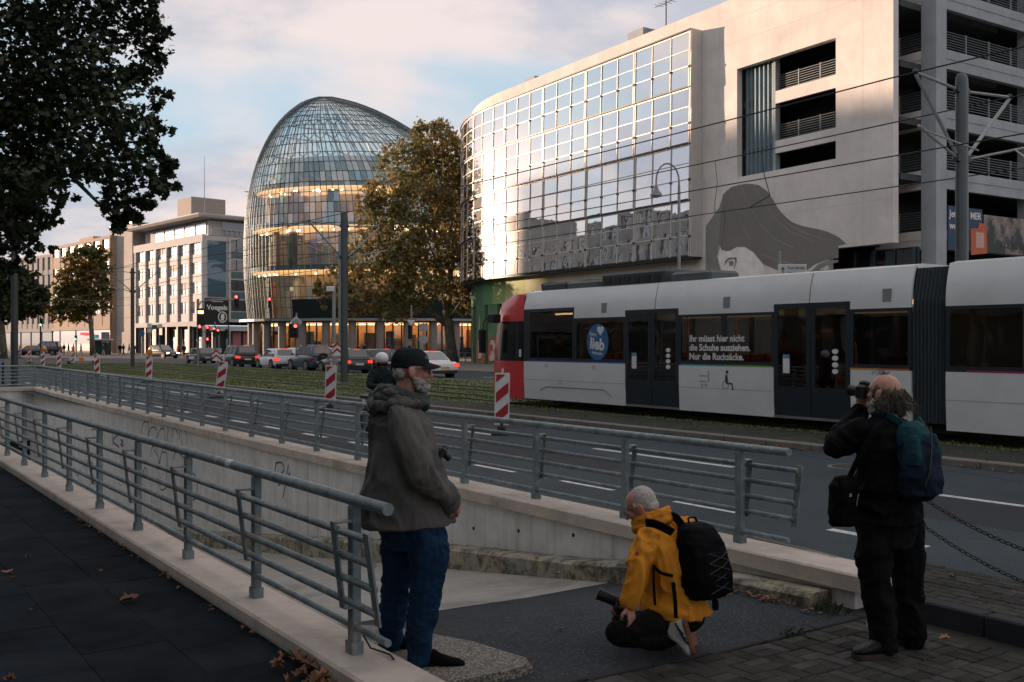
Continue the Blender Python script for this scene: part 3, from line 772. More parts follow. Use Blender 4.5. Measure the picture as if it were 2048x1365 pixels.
for lo, hi in (((-0.78, -20.3, 0.1), (9, -20.02, 26)), ((10.62, -8.7, 6.9), (11.6, -.42, 21.4)), ((2.5, -8.7, 6.9), (2.85, -.42, 21.4)), ((11.7, -20, 0.1), (36, -.45, 21.4)), ((0, -20, 21.4), (36, -.42, 21.7))):  # added fill walls, box and roof slab that block stray light
    m = MB(); m.bb(lo, hi); m.build('infill_block', INT, gar)
m = MB(); m.bb((-0.0, -2.1, 0.1), (3.9, -1.9, 6.7)); m.build('shop_glass', GLASS('shop_glass', (0.01, 0.015, 0.02), 0.1, opaque=True), gar)
for x in (0.1, 1.3, 2.5, 3.7): m = MB(); m.bb((x, -1.89, 0.1), (x + 0.12, -1.75, 6.7)); m.build('shop_mullion', M('teal_steel', (0.06, 0.11, 0.12), 0.5, 0.3), gar)
# banners on the deck edge
NAVY = M('banner_navy', (0.010, 0.045, 0.10), 0.6); ORNG = M('banner_orange', (0.50, 0.10, 0.035), 0.6); PAPER = M('print_white', (0.7, 0.7, 0.7), 0.6)
bn = thing('banner', 'navy blue advertising banner with orange flap hanging on the car park', 'banner', M=gar.matrix_basis.copy())
m = MB(); m.bb((-0.90, -6.0, 6.55), (-0.86, -3.1, 8.75)); m.build('cloth', NAVY, bn)
m = MB(); m.prism([(-6.4, 6.5), (-5.0, 6.35), (-4.95, 7.7), (-5.6, 7.75), (-5.7, 8.05), (-6.3, 8.0)], -0.93, -0.905, 'x'); m.build('flap', ORNG, bn)
m = MB(); m.bb((-0.94, -6.1, 6.75), (-0.931, -5.4, 7.55)); m.build('print', M('print_pale', (0.55, 0.35, 0.28), 0.6), bn)
MR = Matrix(((0, 0, -1, -0.91), (-1, 0, 0, 0), (0, 1, 0, 0), (0, 0, 0, 1)))
def onside(y, z): 
    q = MR.copy(); q[1][3] = y; q[2][3] = z; return q
flat_text('Jetzt F', 'lettering', 0.5, PAPER, bn, onside(-3.2, 8.35), 'LEFT', 0.01); flat_text('MER', 'lettering', 0.5, PAPER, bn, onside(-4.95, 8.35), 'LEFT', 0.01)
flat_text('werden', 'lettering', 0.5, PAPER, bn, onside(-3.2, 7.75), 'LEFT', 0.01)
b2 = thing('banner', 'dark photographic advertising banner with pale scene at the right picture edge', 'banner', M=gar.matrix_basis.copy())
t = NT('photo_print'); v = t.pos((1, 1, 1)); 
cc = t.mix(t.ramp(t.noise(0.9, 5, 0.6, v), 0.45, 0.6), (0.03, 0.035, 0.04), (0.28, 0.22, 0.19)); PRT = t.done(t.pbr(cc, 0.6))
m = MB(); m.bb((-0.90, -13, 6.55), (-0.86, -6.15, 8.5)); m.build('cloth', PRT, b2)
flat_text("KÖLNS HÖCHSTE", 'lettering', 0.5, M('print_dark', (0.03, 0.03, 0.035)), b2, onside(-7.6, 7.0), 'LEFT', 0.02)
# mural of a woman with flowing hair, flat paint on the wall
def muralpoly(pts, mat, k, name='mural_paint'):
    m = MB(); P = [fac(1400 + x / 2.438, y / 2.438, 0.0) for x, y in pts]
    m.prism([(p.x, p.z) for p in P], 0.001 + 0.003 * k, 0.003 + 0.003 * k, 'y'); m.build(name, mat, gar)
HAIR = M('mural_hair_grey', (0.19, 0.178, 0.165), 0.85, var=0.08, vs=0.8); HAIR2 = M('mural_shade_grey', (0.25, 0.24, 0.228), 0.85, var=0.06, vs=0.8); FACE = M('mural_face_white', (0.80, 0.76, 0.72), 0.85)
muralpoly([(28, 1400), (28, 1105), (60, 1060), (95, 1010), (112, 950), (135, 925), (140, 1100), (100, 1200), (85, 1250), (100, 1310), (135, 1400)], HAIR2, 0)
muralpoly([(112, 955), (150, 915), (190, 902), (230, 897), (262, 899), (290, 905), (330, 935), (360, 980), (380, 1015), (400, 1040), (425, 1065), (450, 1085), (490, 1100), (530, 1110), (575, 1118), (620, 1130), (655, 1146), (680, 1160), (715, 1190), (676, 1200), (676, 1260), (640, 1262), (600, 1275), (560, 1290), (520, 1320), (500, 1345), (440, 1335), (380, 1320), (310, 1290), (260, 1230), (220, 1205), (180, 1205), (150, 1222), (130, 1225), (105, 1220), (92, 1180), (96, 1120), (100, 1040)], HAIR, 1)
muralpoly([(90, 1195), (106, 1222), (130, 1227), (152, 1224), (182, 1208), (220, 1208), (258, 1233), (306, 1292), (330, 1400), (140, 1400), (100, 1310), (80, 1250)], FACE, 0)
muralpoly([(520, 1400), (545, 1320), (580, 1288), (620, 1272), (674, 1268), (674, 1280), (630, 1290), (590, 1310), (565, 1345), (555, 1400)], HAIR2, 2)
muralpoly([(120, 1300), (122, 1275), (140, 1258), (178, 1256), (180, 1275), (170, 1305), (163, 1318), (172, 1280), (168, 1264), (142, 1268), (130, 1280)], HAIR, 2)
muralpoly([(140, 1275), (160, 1270), (166, 1285), (158, 1300), (144, 1296)], HAIR2, 3)
for pts in ([(150, 930), (175, 1010), (200, 1100), (250, 1170)], [(200, 910), (240, 1000), (290, 1090), (360, 1160), (460, 1210)], [(260, 905), (310, 980), (360, 1060), (440, 1130), (560, 1180)], [(120, 980), (125, 1060), (118, 1140), (112, 1190)], [(300, 1240), (380, 1270), (470, 1290)], [(420, 1085), (500, 1130), (600, 1165)]):
    w = 5; muralpoly([(x, y - w * .3) for x, y in pts] + [(x, y + w) for x, y in reversed(pts)], HAIR2, 2, 'mural_strand')
# glass front: four shingled rows of panes
ROWH, GT = 3.41, 20.7
SP = [13.55 + 1.75 * k for k in range(24)]
gz = random.Random(3)
for r in range(4):
    zt = GT - ROWH * r; zb = zt - ROWH
    def yy(f): return 0.86 + 0.10 * f
    for k in range(23):
        bay = k % 3
        s0, s1 = SP[k] + (0.10 if bay == 0 else 0.03), SP[k + 1] - (0.10 if bay == 2 else 0.03)
        for f0, f1 in ((0.03, 0.33), (0.345, 0.62), (0.635, 0.97)):
            pa, _ = path(s0, yy(f0)); pb, _ = path(s1, yy(f0)); pc, _ = path(s1, yy(f1)); pd, _ = path(s0, yy(f1))
            z0, z1 = zt - ROWH * f0, zt - ROWH * f1
            c = (pa + pc) / 2; c.z = (z0 + z1) / 2
            m = MB(); q = [Vector((p.x, p.y, z)) - c for p, z in ((pa, z0), (pb, z0), (pc, z1), (pd, z1))]
            m.quad(*q); o = m.build('pane', MIRG, gar); o.location = c
            o.rotation_euler = (gz.uniform(-.008, .008), 0, gz.uniform(-.010, .010))
    for k in range(24):
        for d in ((-0.07, 0.07) if k % 3 == 0 else (0,)):
            pa, ph = path(SP[k] + d, yy(0)); pd, _ = path(SP[k] + d, yy(1))
            m = MB(); w = 0.028 if d == 0 else 0.034
            for (p, z) in (): pass
            MM = Matrix.Rotation(-ph, 4, 'Z')
            m.loft([[(Matrix.Translation((p.x, p.y, z)) @ MM) @ Vector(e) for e in ((-w, -.03, 0), (w, -.03, 0), (w, .05, 0), (-w, .05, 0))] for p, z in ((pa, zt - 0.02), (pd, zb + 0.02))])
            m.build('mullion', ALU, gar)
            m = MB(); pq, _ = path(SP[k] + d, yy(.9) + 0.06)
            m.bb((pq.x - .03, pq.y - .05, zt - ROWH * .66), (pq.x + .03, pq.y + .02, zt - ROWH * .62))
            m.build('clamp', DSTEEL, gar)
    for f, w, mat in ((0.34, 0.025, ALU), (0.625, 0.03, ALU), (0.985, 0.05, DSTEEL), (0.015, 0.05, ALU)):
        rr = []
        for k in range(47):
            s = SP[0] + (SP[23] - SP[0]) * k / 46; p, _ = path(s, yy(f) + 0.03); q, _ = path(s, yy(f) - 0.04); z = zt - ROWH * f
            rr.append([(p.x, p.y, z - w), (p.x, p.y, z + w), (q.x, q.y, z + w), (q.x, q.y, z - w)])
        m = MB(); m.loft(rr); m.build('transom', mat, gar)
m = MB(); m.bb((13.46, 0.0, GT - 4 * ROWH), (13.53, 0.95, GT + 0.1)); m.build('glass_cheek', M('cheek_panel', (0.50, 0.48, 0.46), 0.6, var=0.05), gar)
rr = []
for k in range(47):
    s = 13.5 + 40.3 * k / 46; p, _ = path(s, 1.0); q, _ = path(s, 0.001); rr.append([(p.x, p.y, GT + .02), (p.x, p.y, GT + .1), (q.x, q.y, GT + .1), (q.x, q.y, GT + .02)])
m = MB(); m.loft(rr); m.build('glass_top', DSTEEL, gar)
rr = []
for k in range(47):
    s = 13.5 + 40.3 * k / 46; p, _ = path(s, 0.92); q, _ = path(s, 0.031); z = GT - 4 * ROWH; rr.append([(p.x, p.y, z - .1), (p.x, p.y, z), (q.x, q.y, z), (q.x, q.y, z - .1)])
m = MB(); m.loft(rr); m.build('glass_foot', DSTEEL, gar)
# roof clutter
for s, w, h in ((20.0, 1.6, 0.9), (33.0, 1.4, 0.6)):
    m = MB(); m.bb((s, -2.0, TOPZ), (s + w, -0.8, TOPZ + h)); m.build('roof_box', GREYW, gar)
m = MB()
m.tube([(18.5, -1.5, TOPZ), (18.5, -1.5, TOPZ + 2.4)], 0.04, 6); m.tube([(17.9, -1.5, TOPZ + 2.2), (19.6, -1.5, TOPZ + 2.2)], 0.025, 5)
for k in range(4): m.tube([(18.0 + .4 * k, -1.9, TOPZ + 2.2), (18.0 + .4 * k, -1.1, TOPZ + 2.2)], 0.015, 4)
m.build('roof_antenna', DSTEEL, gar)

# ---------------- glass whale: domed department store
YD = 131.0; KD = YD / F
dom = thing('glass_dome_store', 'huge egg-shaped department store of gridded glass with warm lit floors', 'building', (0, 0, 0))
SIL = [(644, 500, 1010), (600, 496, 1010), (560, 493, 1010), (520, 492, 1008), (480, 492, 1003), (440, 494, 994), (400, 499, 978), (360, 507, 950), (330, 516, 918), (300, 528, 880), (280, 538, 850), (262, 549, 820), (240, 566, 783), (222, 586, 746), (210, 603, 713), (202, 622, 683), (198, 640, 662)]
def sil(v):
    S = SIL
    for i in range(len(S) - 1):
        if S[i][0] >= v >= S[i + 1][0]:
            s = (S[i][0] - v) / (S[i][0] - S[i + 1][0]); return S[i][1] + (S[i + 1][1] - S[i][1]) * s, S[i][2] + (S[i + 1][2] - S[i][2]) * s
    return S[-1][1:] if v < S[-1][0] else S[0][1:]
def zd(v): return H + (HY - v) * KD
def ring_pt(v, phi, k=1.0):
    l, r = sil(v); xl, xr = (l - CX) * KD, (r - CX) * KD
    c, h = (xl + xr) / 2, (xr - xl) / 2
    x = c - h * math.cos(phi) * k; y = YD - 0.62 * h * math.sin(phi) * k
    return Vector((x, y, zd(v)))
NC = 64
vrows = [640 - 19.6 * i for i in range(20)] + [252, 240, 230, 221, 213, 206.5, 201.5, 198.4]
vrows = [v for v in vrows if v > 258][:20] + [258 - 9 * 0] + [246, 235, 225, 216.5, 209.5, 204, 200, 198.2]
vrows = sorted(set(vrows), reverse=True)
phis = [PI * (0.0 + 1.0 * j / NC) for j in range(NC + 1)]
DGL = GLASS('dome_glass', (0.78, 0.90, 0.90), 0.14, 0.02)
DGL2 = GLASS('dome_glass_coated', (0.62, 0.78, 0.80), 0.30, 0.03)
DMUL = M('dome_mullion', (0.045, 0.075, 0.080), 0.4, 0.4, var=0.1)
drg = random.Random(11); npane = 0; rest = MB(); rest2 = MB()
order = []
for i in range(len(vrows) - 1):
    for j in range(NC): order.append((i, j))
front = set()
cand = sorted(order, key=lambda q: (abs(q[1] - 20) + 0.6 * abs(q[0] - 7)))
front = set(cand[:298])
for i, j in order:
    a, b = ring_pt(vrows[i], phis[j]), ring_pt(vrows[i], phis[j + 1]); c, d = ring_pt(vrows[i + 1], phis[j + 1]), ring_pt(vrows[i + 1], phis[j])
    ctr = (a + b + c + d) / 4; kk = 0.94
    q = [ctr + (p - ctr) * kk for p in (a, b, c, d)]
    coated = (vrows[i] < 560 and drg.random() < 0.28) or vrows[i] < 400 and drg.random() < 0.4
    if (i, j) in front:
        mm_ = MB(); mm_.quad(*[p - ctr for p in q]); o = mm_.build('pane', DGL2 if coated else DGL, dom); o.location = ctr
        o.rotation_euler = (drg.uniform(-.01, .01), 0, drg.uniform(-.012, .012))
    else: (rest2 if coated else rest).quad(*q)
tag(rest.build('glazing', DGL, dom), kind='stuff'); tag(rest2.build('glazing', DGL2, dom), kind='stuff')
for j in range(NC + 1):
    m = MB(); m.tube([ring_pt(v, phis[j], 1.003) for v in vrows], 0.042, 4); m.build('rib', DMUL, dom)
for v in vrows:
    m = MB(); m.tube([ring_pt(v, p, 1.003) for p in phis], 0.04, 4); m.build('ring_beam', DMUL, dom)
m = MB(); cr = [ring_pt(v, 0.0, 1.0) for v in vrows if v < 330] + [ring_pt(v, PI, 1.0) for v in reversed(vrows) if v < 460]
m.tube(cr, 0.32, 6); m.build('ridge_beam', DMUL, dom)
# back half closes the hull
rr = [[ring_pt(v, PI + PI * j / 14, 0.98) for j in range(15)] for v in vrows]
iv = next(i for i, v in enumerate(vrows) if v < 400)
m = MB(); m.loft(rr[:iv + 1], cap=False, closed=False); m.build('rear_wall', M('dome_rear', (0.30, 0.36, 0.37), 0.5, var=0.1, vs=0.2), dom, True)
m = MB(); m.loft(rr[iv:], cap=False, closed=False); m.build('rear_glazing', GLASS('dome_rear_glass', (0.86, 0.94, 0.94), 0.06), dom, True)
for v in vrows[iv::2]:
    m = MB(); m.tube([ring_pt(v, PI + PI * j / 14, 0.98) for j in range(15)], 0.09, 4); m.build('ring_beam', DMUL, dom)
for j in range(1, 14):
    m = MB(); m.tube([ring_pt(v, PI + PI * j / 14, 0.98) for v in vrows[iv:]], 0.09, 4); m.build('rib', DMUL, dom)
# white lattice trusses seen through the upper glass
LAT = M('lattice_white', (0.52, 0.55, 0.54), 0.5)
for k in range(13):
    m = MB()
    for d in (1, -1):
        pp = []
        for i, v in enumerate([386, 366, 346, 326, 306, 286, 268, 254, 242]):
            ph = phis[0] + PI * (0.14 + 0.05 * k + d * 0.012 * (1 if i % 2 else -1) + 0.018 * i * d)
            pp.append(ring_pt(v, min(PI * .98, ph), 0.93))
        m.tube(pp, 0.11, 4)
    m.build('lattice_truss', LAT, dom)
# floors, ceilings made to glow for extra light, and shop fittings behind the glass
SLAB = M('floor_edge', (0.10, 0.13, 0.13), 0.6); CEIL = EM('shop_ceiling_light', (1.0, 0.48, 0.18), 1.0); CEILS = EM('glowing_shop_ceiling', (1.0, 0.46, 0.17), 0.8); SPOT = EM('shop_spot', (1.0, 0.72, 0.45), 6)
COREC = [M('fitting_cream', (0.55, 0.44, 0.33), 0.8), M('fitting_white', (0.6, 0.6, 0.58), 0.8), M('fitting_timber', (0.28, 0.13, 0.06), 0.7), M('fitting_dark', (0.05, 0.045, 0.045), 0.7), M('fitting_pink', (0.42, 0.26, 0.33), 0.8), M('fitting_teal', (0.20, 0.33, 0.34), 0.7), M('fitting_orange', (0.5, 0.2, 0.08), 0.7)]
frg = random.Random(5)
def floor_ring(v, k, z0, z1, name, mat, p0=0.0, p1=PI, k0=0.3):
    rr = []
    for j in range(25):
        ph = p0 + (p1 - p0) * j / 24; a, b = ring_pt(v, ph, k), ring_pt(v, ph, k0)
        rr.append([(a.x, a.y, z0), (a.x, a.y, z1), (b.x, b.y, z1), (b.x, b.y, z0)])
    m = MB(); m.loft(rr); return m.build(name, mat, dom)
FLZ = [(638, 4.9), (541, 11.4), (458, 16.8), (384, 21.7)]
for n_, (v, z) in enumerate(FLZ):
    floor_ring(v, 0.955, z - 0.55, z + 0.05, 'floor_slab', SLAB)
    if n_: 
        floor_ring(v, 0.94, z - 0.75, z - 0.56, 'lit_cove', CEIL, 0.05, PI - .05, 0.915)
        floor_ring(v, 0.90, z - 0.80, z - 0.57, 'shop_ceiling', CEILS)
    if n_ < 3:
        v2, z2 = FLZ[n_ + 1]; vm = (v + v2) / 2 if n_ else v2 + 30
        for j in range(30):
            ph = PI * (j + 0.5) / 30; w = frg.choice((0.8, 1.0, 1.0)); kk = frg.choice((0.62, 0.72, 0.80, 0.85)); hh = frg.uniform(0.55, 0.98)
            a, b = ring_pt(vm, ph - 0.048 * w, kk), ring_pt(vm, ph + 0.048 * w, kk)
            a2, b2 = ring_pt(vm, ph - 0.048 * w, kk - .03), ring_pt(vm, ph + 0.048 * w, kk - .03); zt_ = z + (z2 - 0.8 - z) * hh
            m = MB(); m.loft([[(p.x, p.y, z + .06) for p in (a, b, b2, a2)], [(p.x, p.y, zt_) for p in (a, b, b2, a2)]]); m.build('display_wall', frg.choice(COREC if n_ else COREC[:4] + COREC[6:]), dom)
        for j in range(26):
            ph = frg.uniform(0.15, PI - .2); p = ring_pt(v2, ph, frg.uniform(.80, .93)); m = MB(); m.sph((p.x, p.y, z2 - 1.0), 0.13, 6, 4); m.build('spot_lamp', SPOT, dom)
m = MB(); rr = [[ring_pt(v, PI * j / 20, 0.55) for j in range(21)] for v in (640, 560, 480, 400)]; m.loft(rr, cap=False, closed=False); m.build('core_wall', M('core_plaster', (0.55, 0.46, 0.38), 0.8), dom)
rr = [[ring_pt(v, PI * j / 20, 0.80) for j in range(21)] for v in (392, 360, 330)]; m = MB(); m.loft(rr, cap=False, closed=False); m.build('attic_screen', M('attic_teal', (0.30, 0.42, 0.43), 0.7), dom)
# street front: canopy, columns and lit shop windows
floor_ring(640, 1.07, 4.55, 4.85, 'canopy', M('canopy_metal', (0.22, 0.25, 0.26), 0.4, 0.4), -0.05, PI + .05, 0.8)
rr = []
for j in range(30):
    ph = 1.0 + (PI - 1.0) * j / 29; a, b = ring_pt(640, ph, 1.012), ring_pt(610, ph, 1.012); rr.append([(a.x, a.y, 4.86), (b.x, b.y, 7.2), (b.x, b.y + .3, 7.2), (a.x, a.y + .3, 4.86)])
m = MB(); m.loft(rr); m.build('skirt_band', M('skirt_dark', (0.015, 0.022, 0.024), 0.9, spec=.1), dom)
SHOPW = M('shop_back_wall', (0.55, 0.38, 0.22), 0.8, var=0.4, vs=0.5); SHOPL = EM('shop_light_panel', (1.0, 0.50, 0.18), 5.5); SHOPG = GLASS('shop_front_glass', (0.85, 0.85, 0.82), 0.10)
floor_ring(640, 0.90, 4.2, 4.5, 'shop_ceiling', CEILS)
rr = [[Vector((ring_pt(640, PI * j / 20, 0.74).x, ring_pt(640, PI * j / 20, 0.74).y, z)) for j in range(21)] for z in (0.1, 4.3)]
m = MB(); m.loft(rr, cap=False, closed=False); m.build('shop_back_wall', SHOPW, dom)
for j in range(46):
    ph = PI * (j + .5) / 46; a, b = ring_pt(640, PI * (j + .04) / 46, 0.93), ring_pt(640, PI * (j + .96) / 46, 0.93)
    m = MB(); m.quad((a.x, a.y, .2), (b.x, b.y, .2), (b.x, b.y, 4.2), (a.x, a.y, 4.2)); m.build('shop_window', SHOPG, dom)
    p = ring_pt(640, PI * j / 46, 0.935); m = MB(); m.bb((p.x - .09, p.y - .09, .1), (p.x + .09, p.y + .09, 4.3)); m.build('shop_mullion', DSTEEL, dom)
    if j % 3 == 0:
        p = ring_pt(640, ph, 0.975); m = MB(); m.cyl((p.x, p.y, .1), 0.5, 4.4, 14); m.build('column', M('shop_column', (0.20, 0.19, 0.18), 0.7), dom, 40)
    p = ring_pt(640, ph, frg.uniform(.8, .9)); hh = frg.uniform(1.0, 3.6); m = MB()
    m.bb((p.x - frg.uniform(.2, .9), p.y - .1, .1), (p.x + frg.uniform(.2, .9), p.y + .1, hh)); m.build('display', frg.choice(COREC), dom)
    a, b = ring_pt(640, ph - .028, 0.86), ring_pt(640, ph + .028, 0.80)
    m = MB(); m.bb((min(a.x, b.x), min(a.y, b.y), 4.08), (max(a.x, b.x), max(a.y, b.y), 4.18)); m.build('light_panel', SHOPL, dom)
# rooftop spikes at the left shoulder
m = MB(); p = ring_pt(385, 0, 1.0); m.tube([p, p + Vector((-0.9, 0, .1))], [.12, .02], 5); m.tube([p + Vector((0, 0, -.3)), p + Vector((-.6, 0, -.5))], [.1, .02], 5); m.build('ridge_tip', DMUL, dom)

# ---------------- generic city blocks
WING = GLASS('window_glass', (0.10, 0.10, 0.10), 0.45, 0.03, 0.05, 0.5, opaque=True)
WDARK = GLASS('window_dark', (0.02, 0.025, 0.03), 0.12, 0.03, opaque=True)
def block(name, label, o, xd, width, depth, h, mat, floors, bays, wz, wfrac=(0.6, 0.55), ground=4.5, glass=None, shops=True, parapet=0.6, group=None):
    xd = Vector((xd[0], xd[1], 0)).normalized(); yd = Vector((-xd.y, xd.x, 0))
    b = thing(name, label, 'building', M=basis(o, xd, yd), group=group)
    m = MB(); m.bb((0, -depth, 0), (width, -0.35, h)); m.build('wall', mat, b)
    m = MB(); m.bb((-.1, -depth - .1, h + .001), (width + .1, 0.0, h + parapet)); m.build('parapet', mat, b)
    fh = (h - ground) / floors; bwid = width / bays
    pm = MB()
    for k in range(bays + 1): 
        ww = bwid * (1 - wfrac[0]) / 2
        pm.bb((max(0, k * bwid - ww), -0.349, ground), (min(width, k * bwid + ww), 0, h))
    pm.build('pier_front', mat, b)
    for f in range(floors):
        z0 = ground + f * fh
        m = MB(); m.bb((0, -0.348, z0), (width, -0.06, z0 + fh * (1 - wfrac[1]))); m.build('spandrel', mat, b)
        for k in range(bays):
            x0, x1 = k * bwid + bwid * (1 - wfrac[0]) / 2 + .02, (k + 1) * bwid - bwid * (1 - wfrac[0]) / 2 - .02
            m = MB(); m.bb((x0, -0.345, z0 + fh * (1 - wfrac[1])), (x1, -0.25, z0 + fh)); w = m.build('window', glass or WING, b)
            m = MB(); xm = (x0 + x1) / 2; m.bb((xm - .04, -0.249, z0 + fh * (1 - wfrac[1])), (xm + .04, -0.19, z0 + fh)); m.build('frame', mat, w)
    if shops:
        m = MB(); m.bb((0, -0.349, ground - .7), (width, 0.05, ground - 0.001)); m.build('fascia', mat, b)
        for k in range(bays):
            if k % 2: continue
            m = MB(); m.bb((k * bwid + .4, -.34, .3), (min(width, (k + 2) * bwid) - .4, -.2, ground - .75)); m.build('shop_window', WDARK, b)
    return b
# opposite side of the street: outside the frame, it shades the foreground and shows in the mirror glass
STONE = M('opposite_stone', (0.26, 0.26, 0.25), 0.85, var=0.15, vs=0.3); STONE2 = M('opposite_plaster', (0.33, 0.31, 0.28), 0.85, var=0.15, vs=0.3)
SBL = ['stone block far behind the viewer', 'plaster block behind the viewer', 'stone block beside the viewer', 'plaster block left of the dark pavement', 'stone block left of the far pavement end', 'tall plaster block mirrored in the glass front', 'stone block at the crossing mirrored in the glass curve', 'plaster block beyond the crossing mirrored in the glass curve', 'tall stone block beyond the crossing', 'tallest plaster block far beyond the crossing']
for i, (a0, w, h) in enumerate(((-52, 30, 24), (-21.5, 31, 25), (10, 26, 24), (36.5, 30, 25), (67, 32, 25), (99.5, 30, 27), (130, 31, 30), (161.5, 31, 28), (193, 30, 35.5), (223.5, 34, 27))):
    block('street_block', SBL[i], st(a0 + w, -30), (-DX, -DY), w, 14, h, STONE2 if i % 2 else STONE, 5, 9, None, glass=WDARK, group='blocks behind the viewer')

# pale office block with the cafe sign
WOFF = M('office_white', (0.50, 0.48, 0.47), 0.8, var=0.06, vs=0.3); SPAN = M('office_spandrel', (0.46, 0.41, 0.40), 0.7, var=0.08, vs=0.5)
OO = Vector(((405 - CX) / F * 165, 165, 0)); xd = Vector((-0.674, 0.739, 0)).normalized(); yd = Vector((-xd.y, xd.x, 0))
off = thing('office_block', 'pale gridded office block with flat oversailing roof and black cafe sign', 'building', M=basis(OO, xd, yd))
OW = 28.8
m = MB(); m.bb((0, -26, 5.4), (OW, -0.5, 19.7)); m.build('wall', WOFF, off)
m = MB(); m.bb((0, -0.499, 4.7), (OW, 0.1, 5.5)); m.build('fascia', WOFF, off)
m = MB(); m.bb((0, -0.499, 18.6), (OW, 0.05, 19.9)); m.build('cornice', WOFF, off)
BWD = (OW - 1.4) / 6
for k in range(7):
    x = 0.25 + (BWD) * k + (0.2 if k else 0); m = MB(); m.bb((x - 0.25, -0.499, 5.5), (x + 0.28, 0.12, 18.6)); m.build('pilaster', WOFF, off)
BLIND = M('window_blind', (0.50, 0.43, 0.36), 0.7)
for f in range(4):
    z0 = 5.5 + 3.28 * f
    for k in range(6):
        x0, x1 = 0.53 + BWD * k + .25, 0.25 + BWD * (k + 1) - .1
        m = MB(); m.bb((x0, -0.49, z0), (x1, -0.15, z0 + 1.35)); m.build('spandrel', SPAN, off)
        m = MB(); m.bb((x0, -0.49, z0 + 1.36), (x1, -0.3, z0 + 3.27)); w = m.build('window', WING, off)
        for xm in (x0 + (x1 - x0) * .5, x0 + (x1 - x0) * .78): m = MB(); m.bb((xm - .05, -.299, z0 + 1.36), (xm + .05, -.22, z0 + 3.27)); m.build('frame', WOFF, w)
        if (k * 7 + f * 3) % 5 == 0: m = MB(); m.bb((x0, -.29, z0 + 2.2), (x1, -.27, z0 + 3.27)); m.build('blind', BLIND, w)
# set-back top floor and roof
m = MB(); m.bb((1.2, -24, 19.9), (OW - 1.5, -1.6, 22.4)); m.build('penthouse', WOFF, off)
for k in range(6):
    if k == 5: continue
    x0 = 2.0 + 4.2 * k; m = MB(); m.bb((x0, -1.6, 20.2), (x0 + 3.6, -1.5, 22.0)); m.build('window', WING, off)
m = MB(); m.loft([[(-1.0, -26, 22.6), (OW + .6, -26, 22.6), (OW + .6, 0.9, 22.6), (-1.0, 0.9, 22.6)], [(-1.2, -26, 23.0), (OW + .8, -26, 23.0), (OW + .8, 1.3, 23.0), (-1.2, 1.3, 23.0)], [(-1.2, -26, 23.2), (OW + .8, -26, 23.2), (OW + .8, 1.3, 23.2), (-1.2, 1.3, 23.2)]]); m.build('roof_slab', WOFF, off)
PENT = M('plant_room', (0.28, 0.24, 0.20), 0.8)
m = MB(); m.bb((13.5, -16, 23.2), (23, -4, 24.8)); m.build('roof_step', WOFF, off)
m = MB(); m.bb((15.2, -11.6, 24.8), (21, -5, 28.2)); m.build('plant_room', PENT, off)
m = MB(); m.bb((-.2, -25, 23.2), (1.5, -19, 25.4)); m.build('roof_box', WOFF, off)
m = MB(); m.tube([(6.7, -3.5, 23.2), (6.7, -3.5, 34)], [.1, .03], 6); m.build('mast', GREYW, off)
# shaded side wall
TEALB = NT('mountain_banner'); v = TEALB.pos((0.35, 0.35, 0.8))
cc = TEALB.mix(TEALB.ramp(TEALB.noise(0.5, 3, 0.5, v, dist=0.3), 0.47, 0.53), (0.045, 0.10, 0.135), (0.20, 0.27, 0.31)); TEALB = TEALB.done(TEALB.pbr(cc, 0.7))
m = MB(); m.bb((-0.15, -4.1, 9.6), (-0.01, -0.9, 18.9)); m.build('facade_banner', TEALB, off)
m = MB(); m.bb((-0.35, -4.9, 5.5), (-.01, -4.5, 19.6)); m.build('pilaster', WOFF, off)
for f in range(4):
    z0 = 6.0 + 3.4 * f; m = MB(); m.bb((-0.06, -22, z0 + 1.3), (-.012, -5.0, z0 + 3.1)); w = m.build('window', WDARK, off)
    for k in range(12): m = MB(); m.bb((-.12, -21.5 + 1.4 * k, z0 + 1.3), (-.062, -21.4 + 1.4 * k, z0 + 3.1)); m.build('frame', DSTEEL, w)
    m = MB(); m.bb((-0.10, -22, z0), (-.012, -5.0, z0 + 1.1)); m.build('spandrel', M('teal_spandrel', (0.08, 0.14, 0.155), 0.6), off)
m = MB(); 
for k in range(26): m.bb((-.1, -24 + .9 * k, 19.9), (-.04, -23.95 + .9 * k, 20.9))
m.bb((-.12, -24, 20.9), (-.02, -.6, 20.98)); m.build('roof_railing', WOFF, off)
m = MB(); m.bb((1.1, -23, 20.1), (1.19, -4, 22.2)); m.build('window', WDARK, off)
# ground floor: dark shop front with pillars
m = MB(); m.bb((0.8, -24, 0), (OW - .2, -2.4, 4.69)); m.build('shop_core', M('shop_dark', (0.03, 0.035, 0.035), 0.6), off)
for k in range(7):
    x = 0.4 + BWD * k + (0.2 if k else 0); m = MB(); m.bb((x - .3, -.45, 0), (x + .3, .05, 4.69)); m.build('pillar', M('pillar_dark', (0.05, 0.055, 0.055), 0.6) if k else WOFF, off)
    if k < 6 and k != 3:
        m = MB(); m.bb((x + .9, -1.3, .2), (x + BWD - .3, -1.2, 4.4)); w = m.build('shop_window', M('shop_blind', (0.26, 0.25, 0.22), 0.5), off)
        m = MB(); m.bb((x + .9, -1.19, 2.3), (x + BWD - .3, -1.1, 2.45)); m.build('frame', DSTEEL, w)
m = MB(); m.bb((16.5, -.4, 3.3), (20.5, -.2, 4.5)); m.build('awning_sign', M('sign_maroon', (0.10, 0.03, 0.025), 0.6), off)
m = MB(); m.bb((-.12, -24, 3.9), (0.3, 0.0, 4.6)); m.build('fascia', WOFF, off)
for y in (-4.9, -10.5): m = MB(); m.bb((-.2, y, 0), (.3, y + .6, 3.89)); m.build('pillar', GREYW, off)
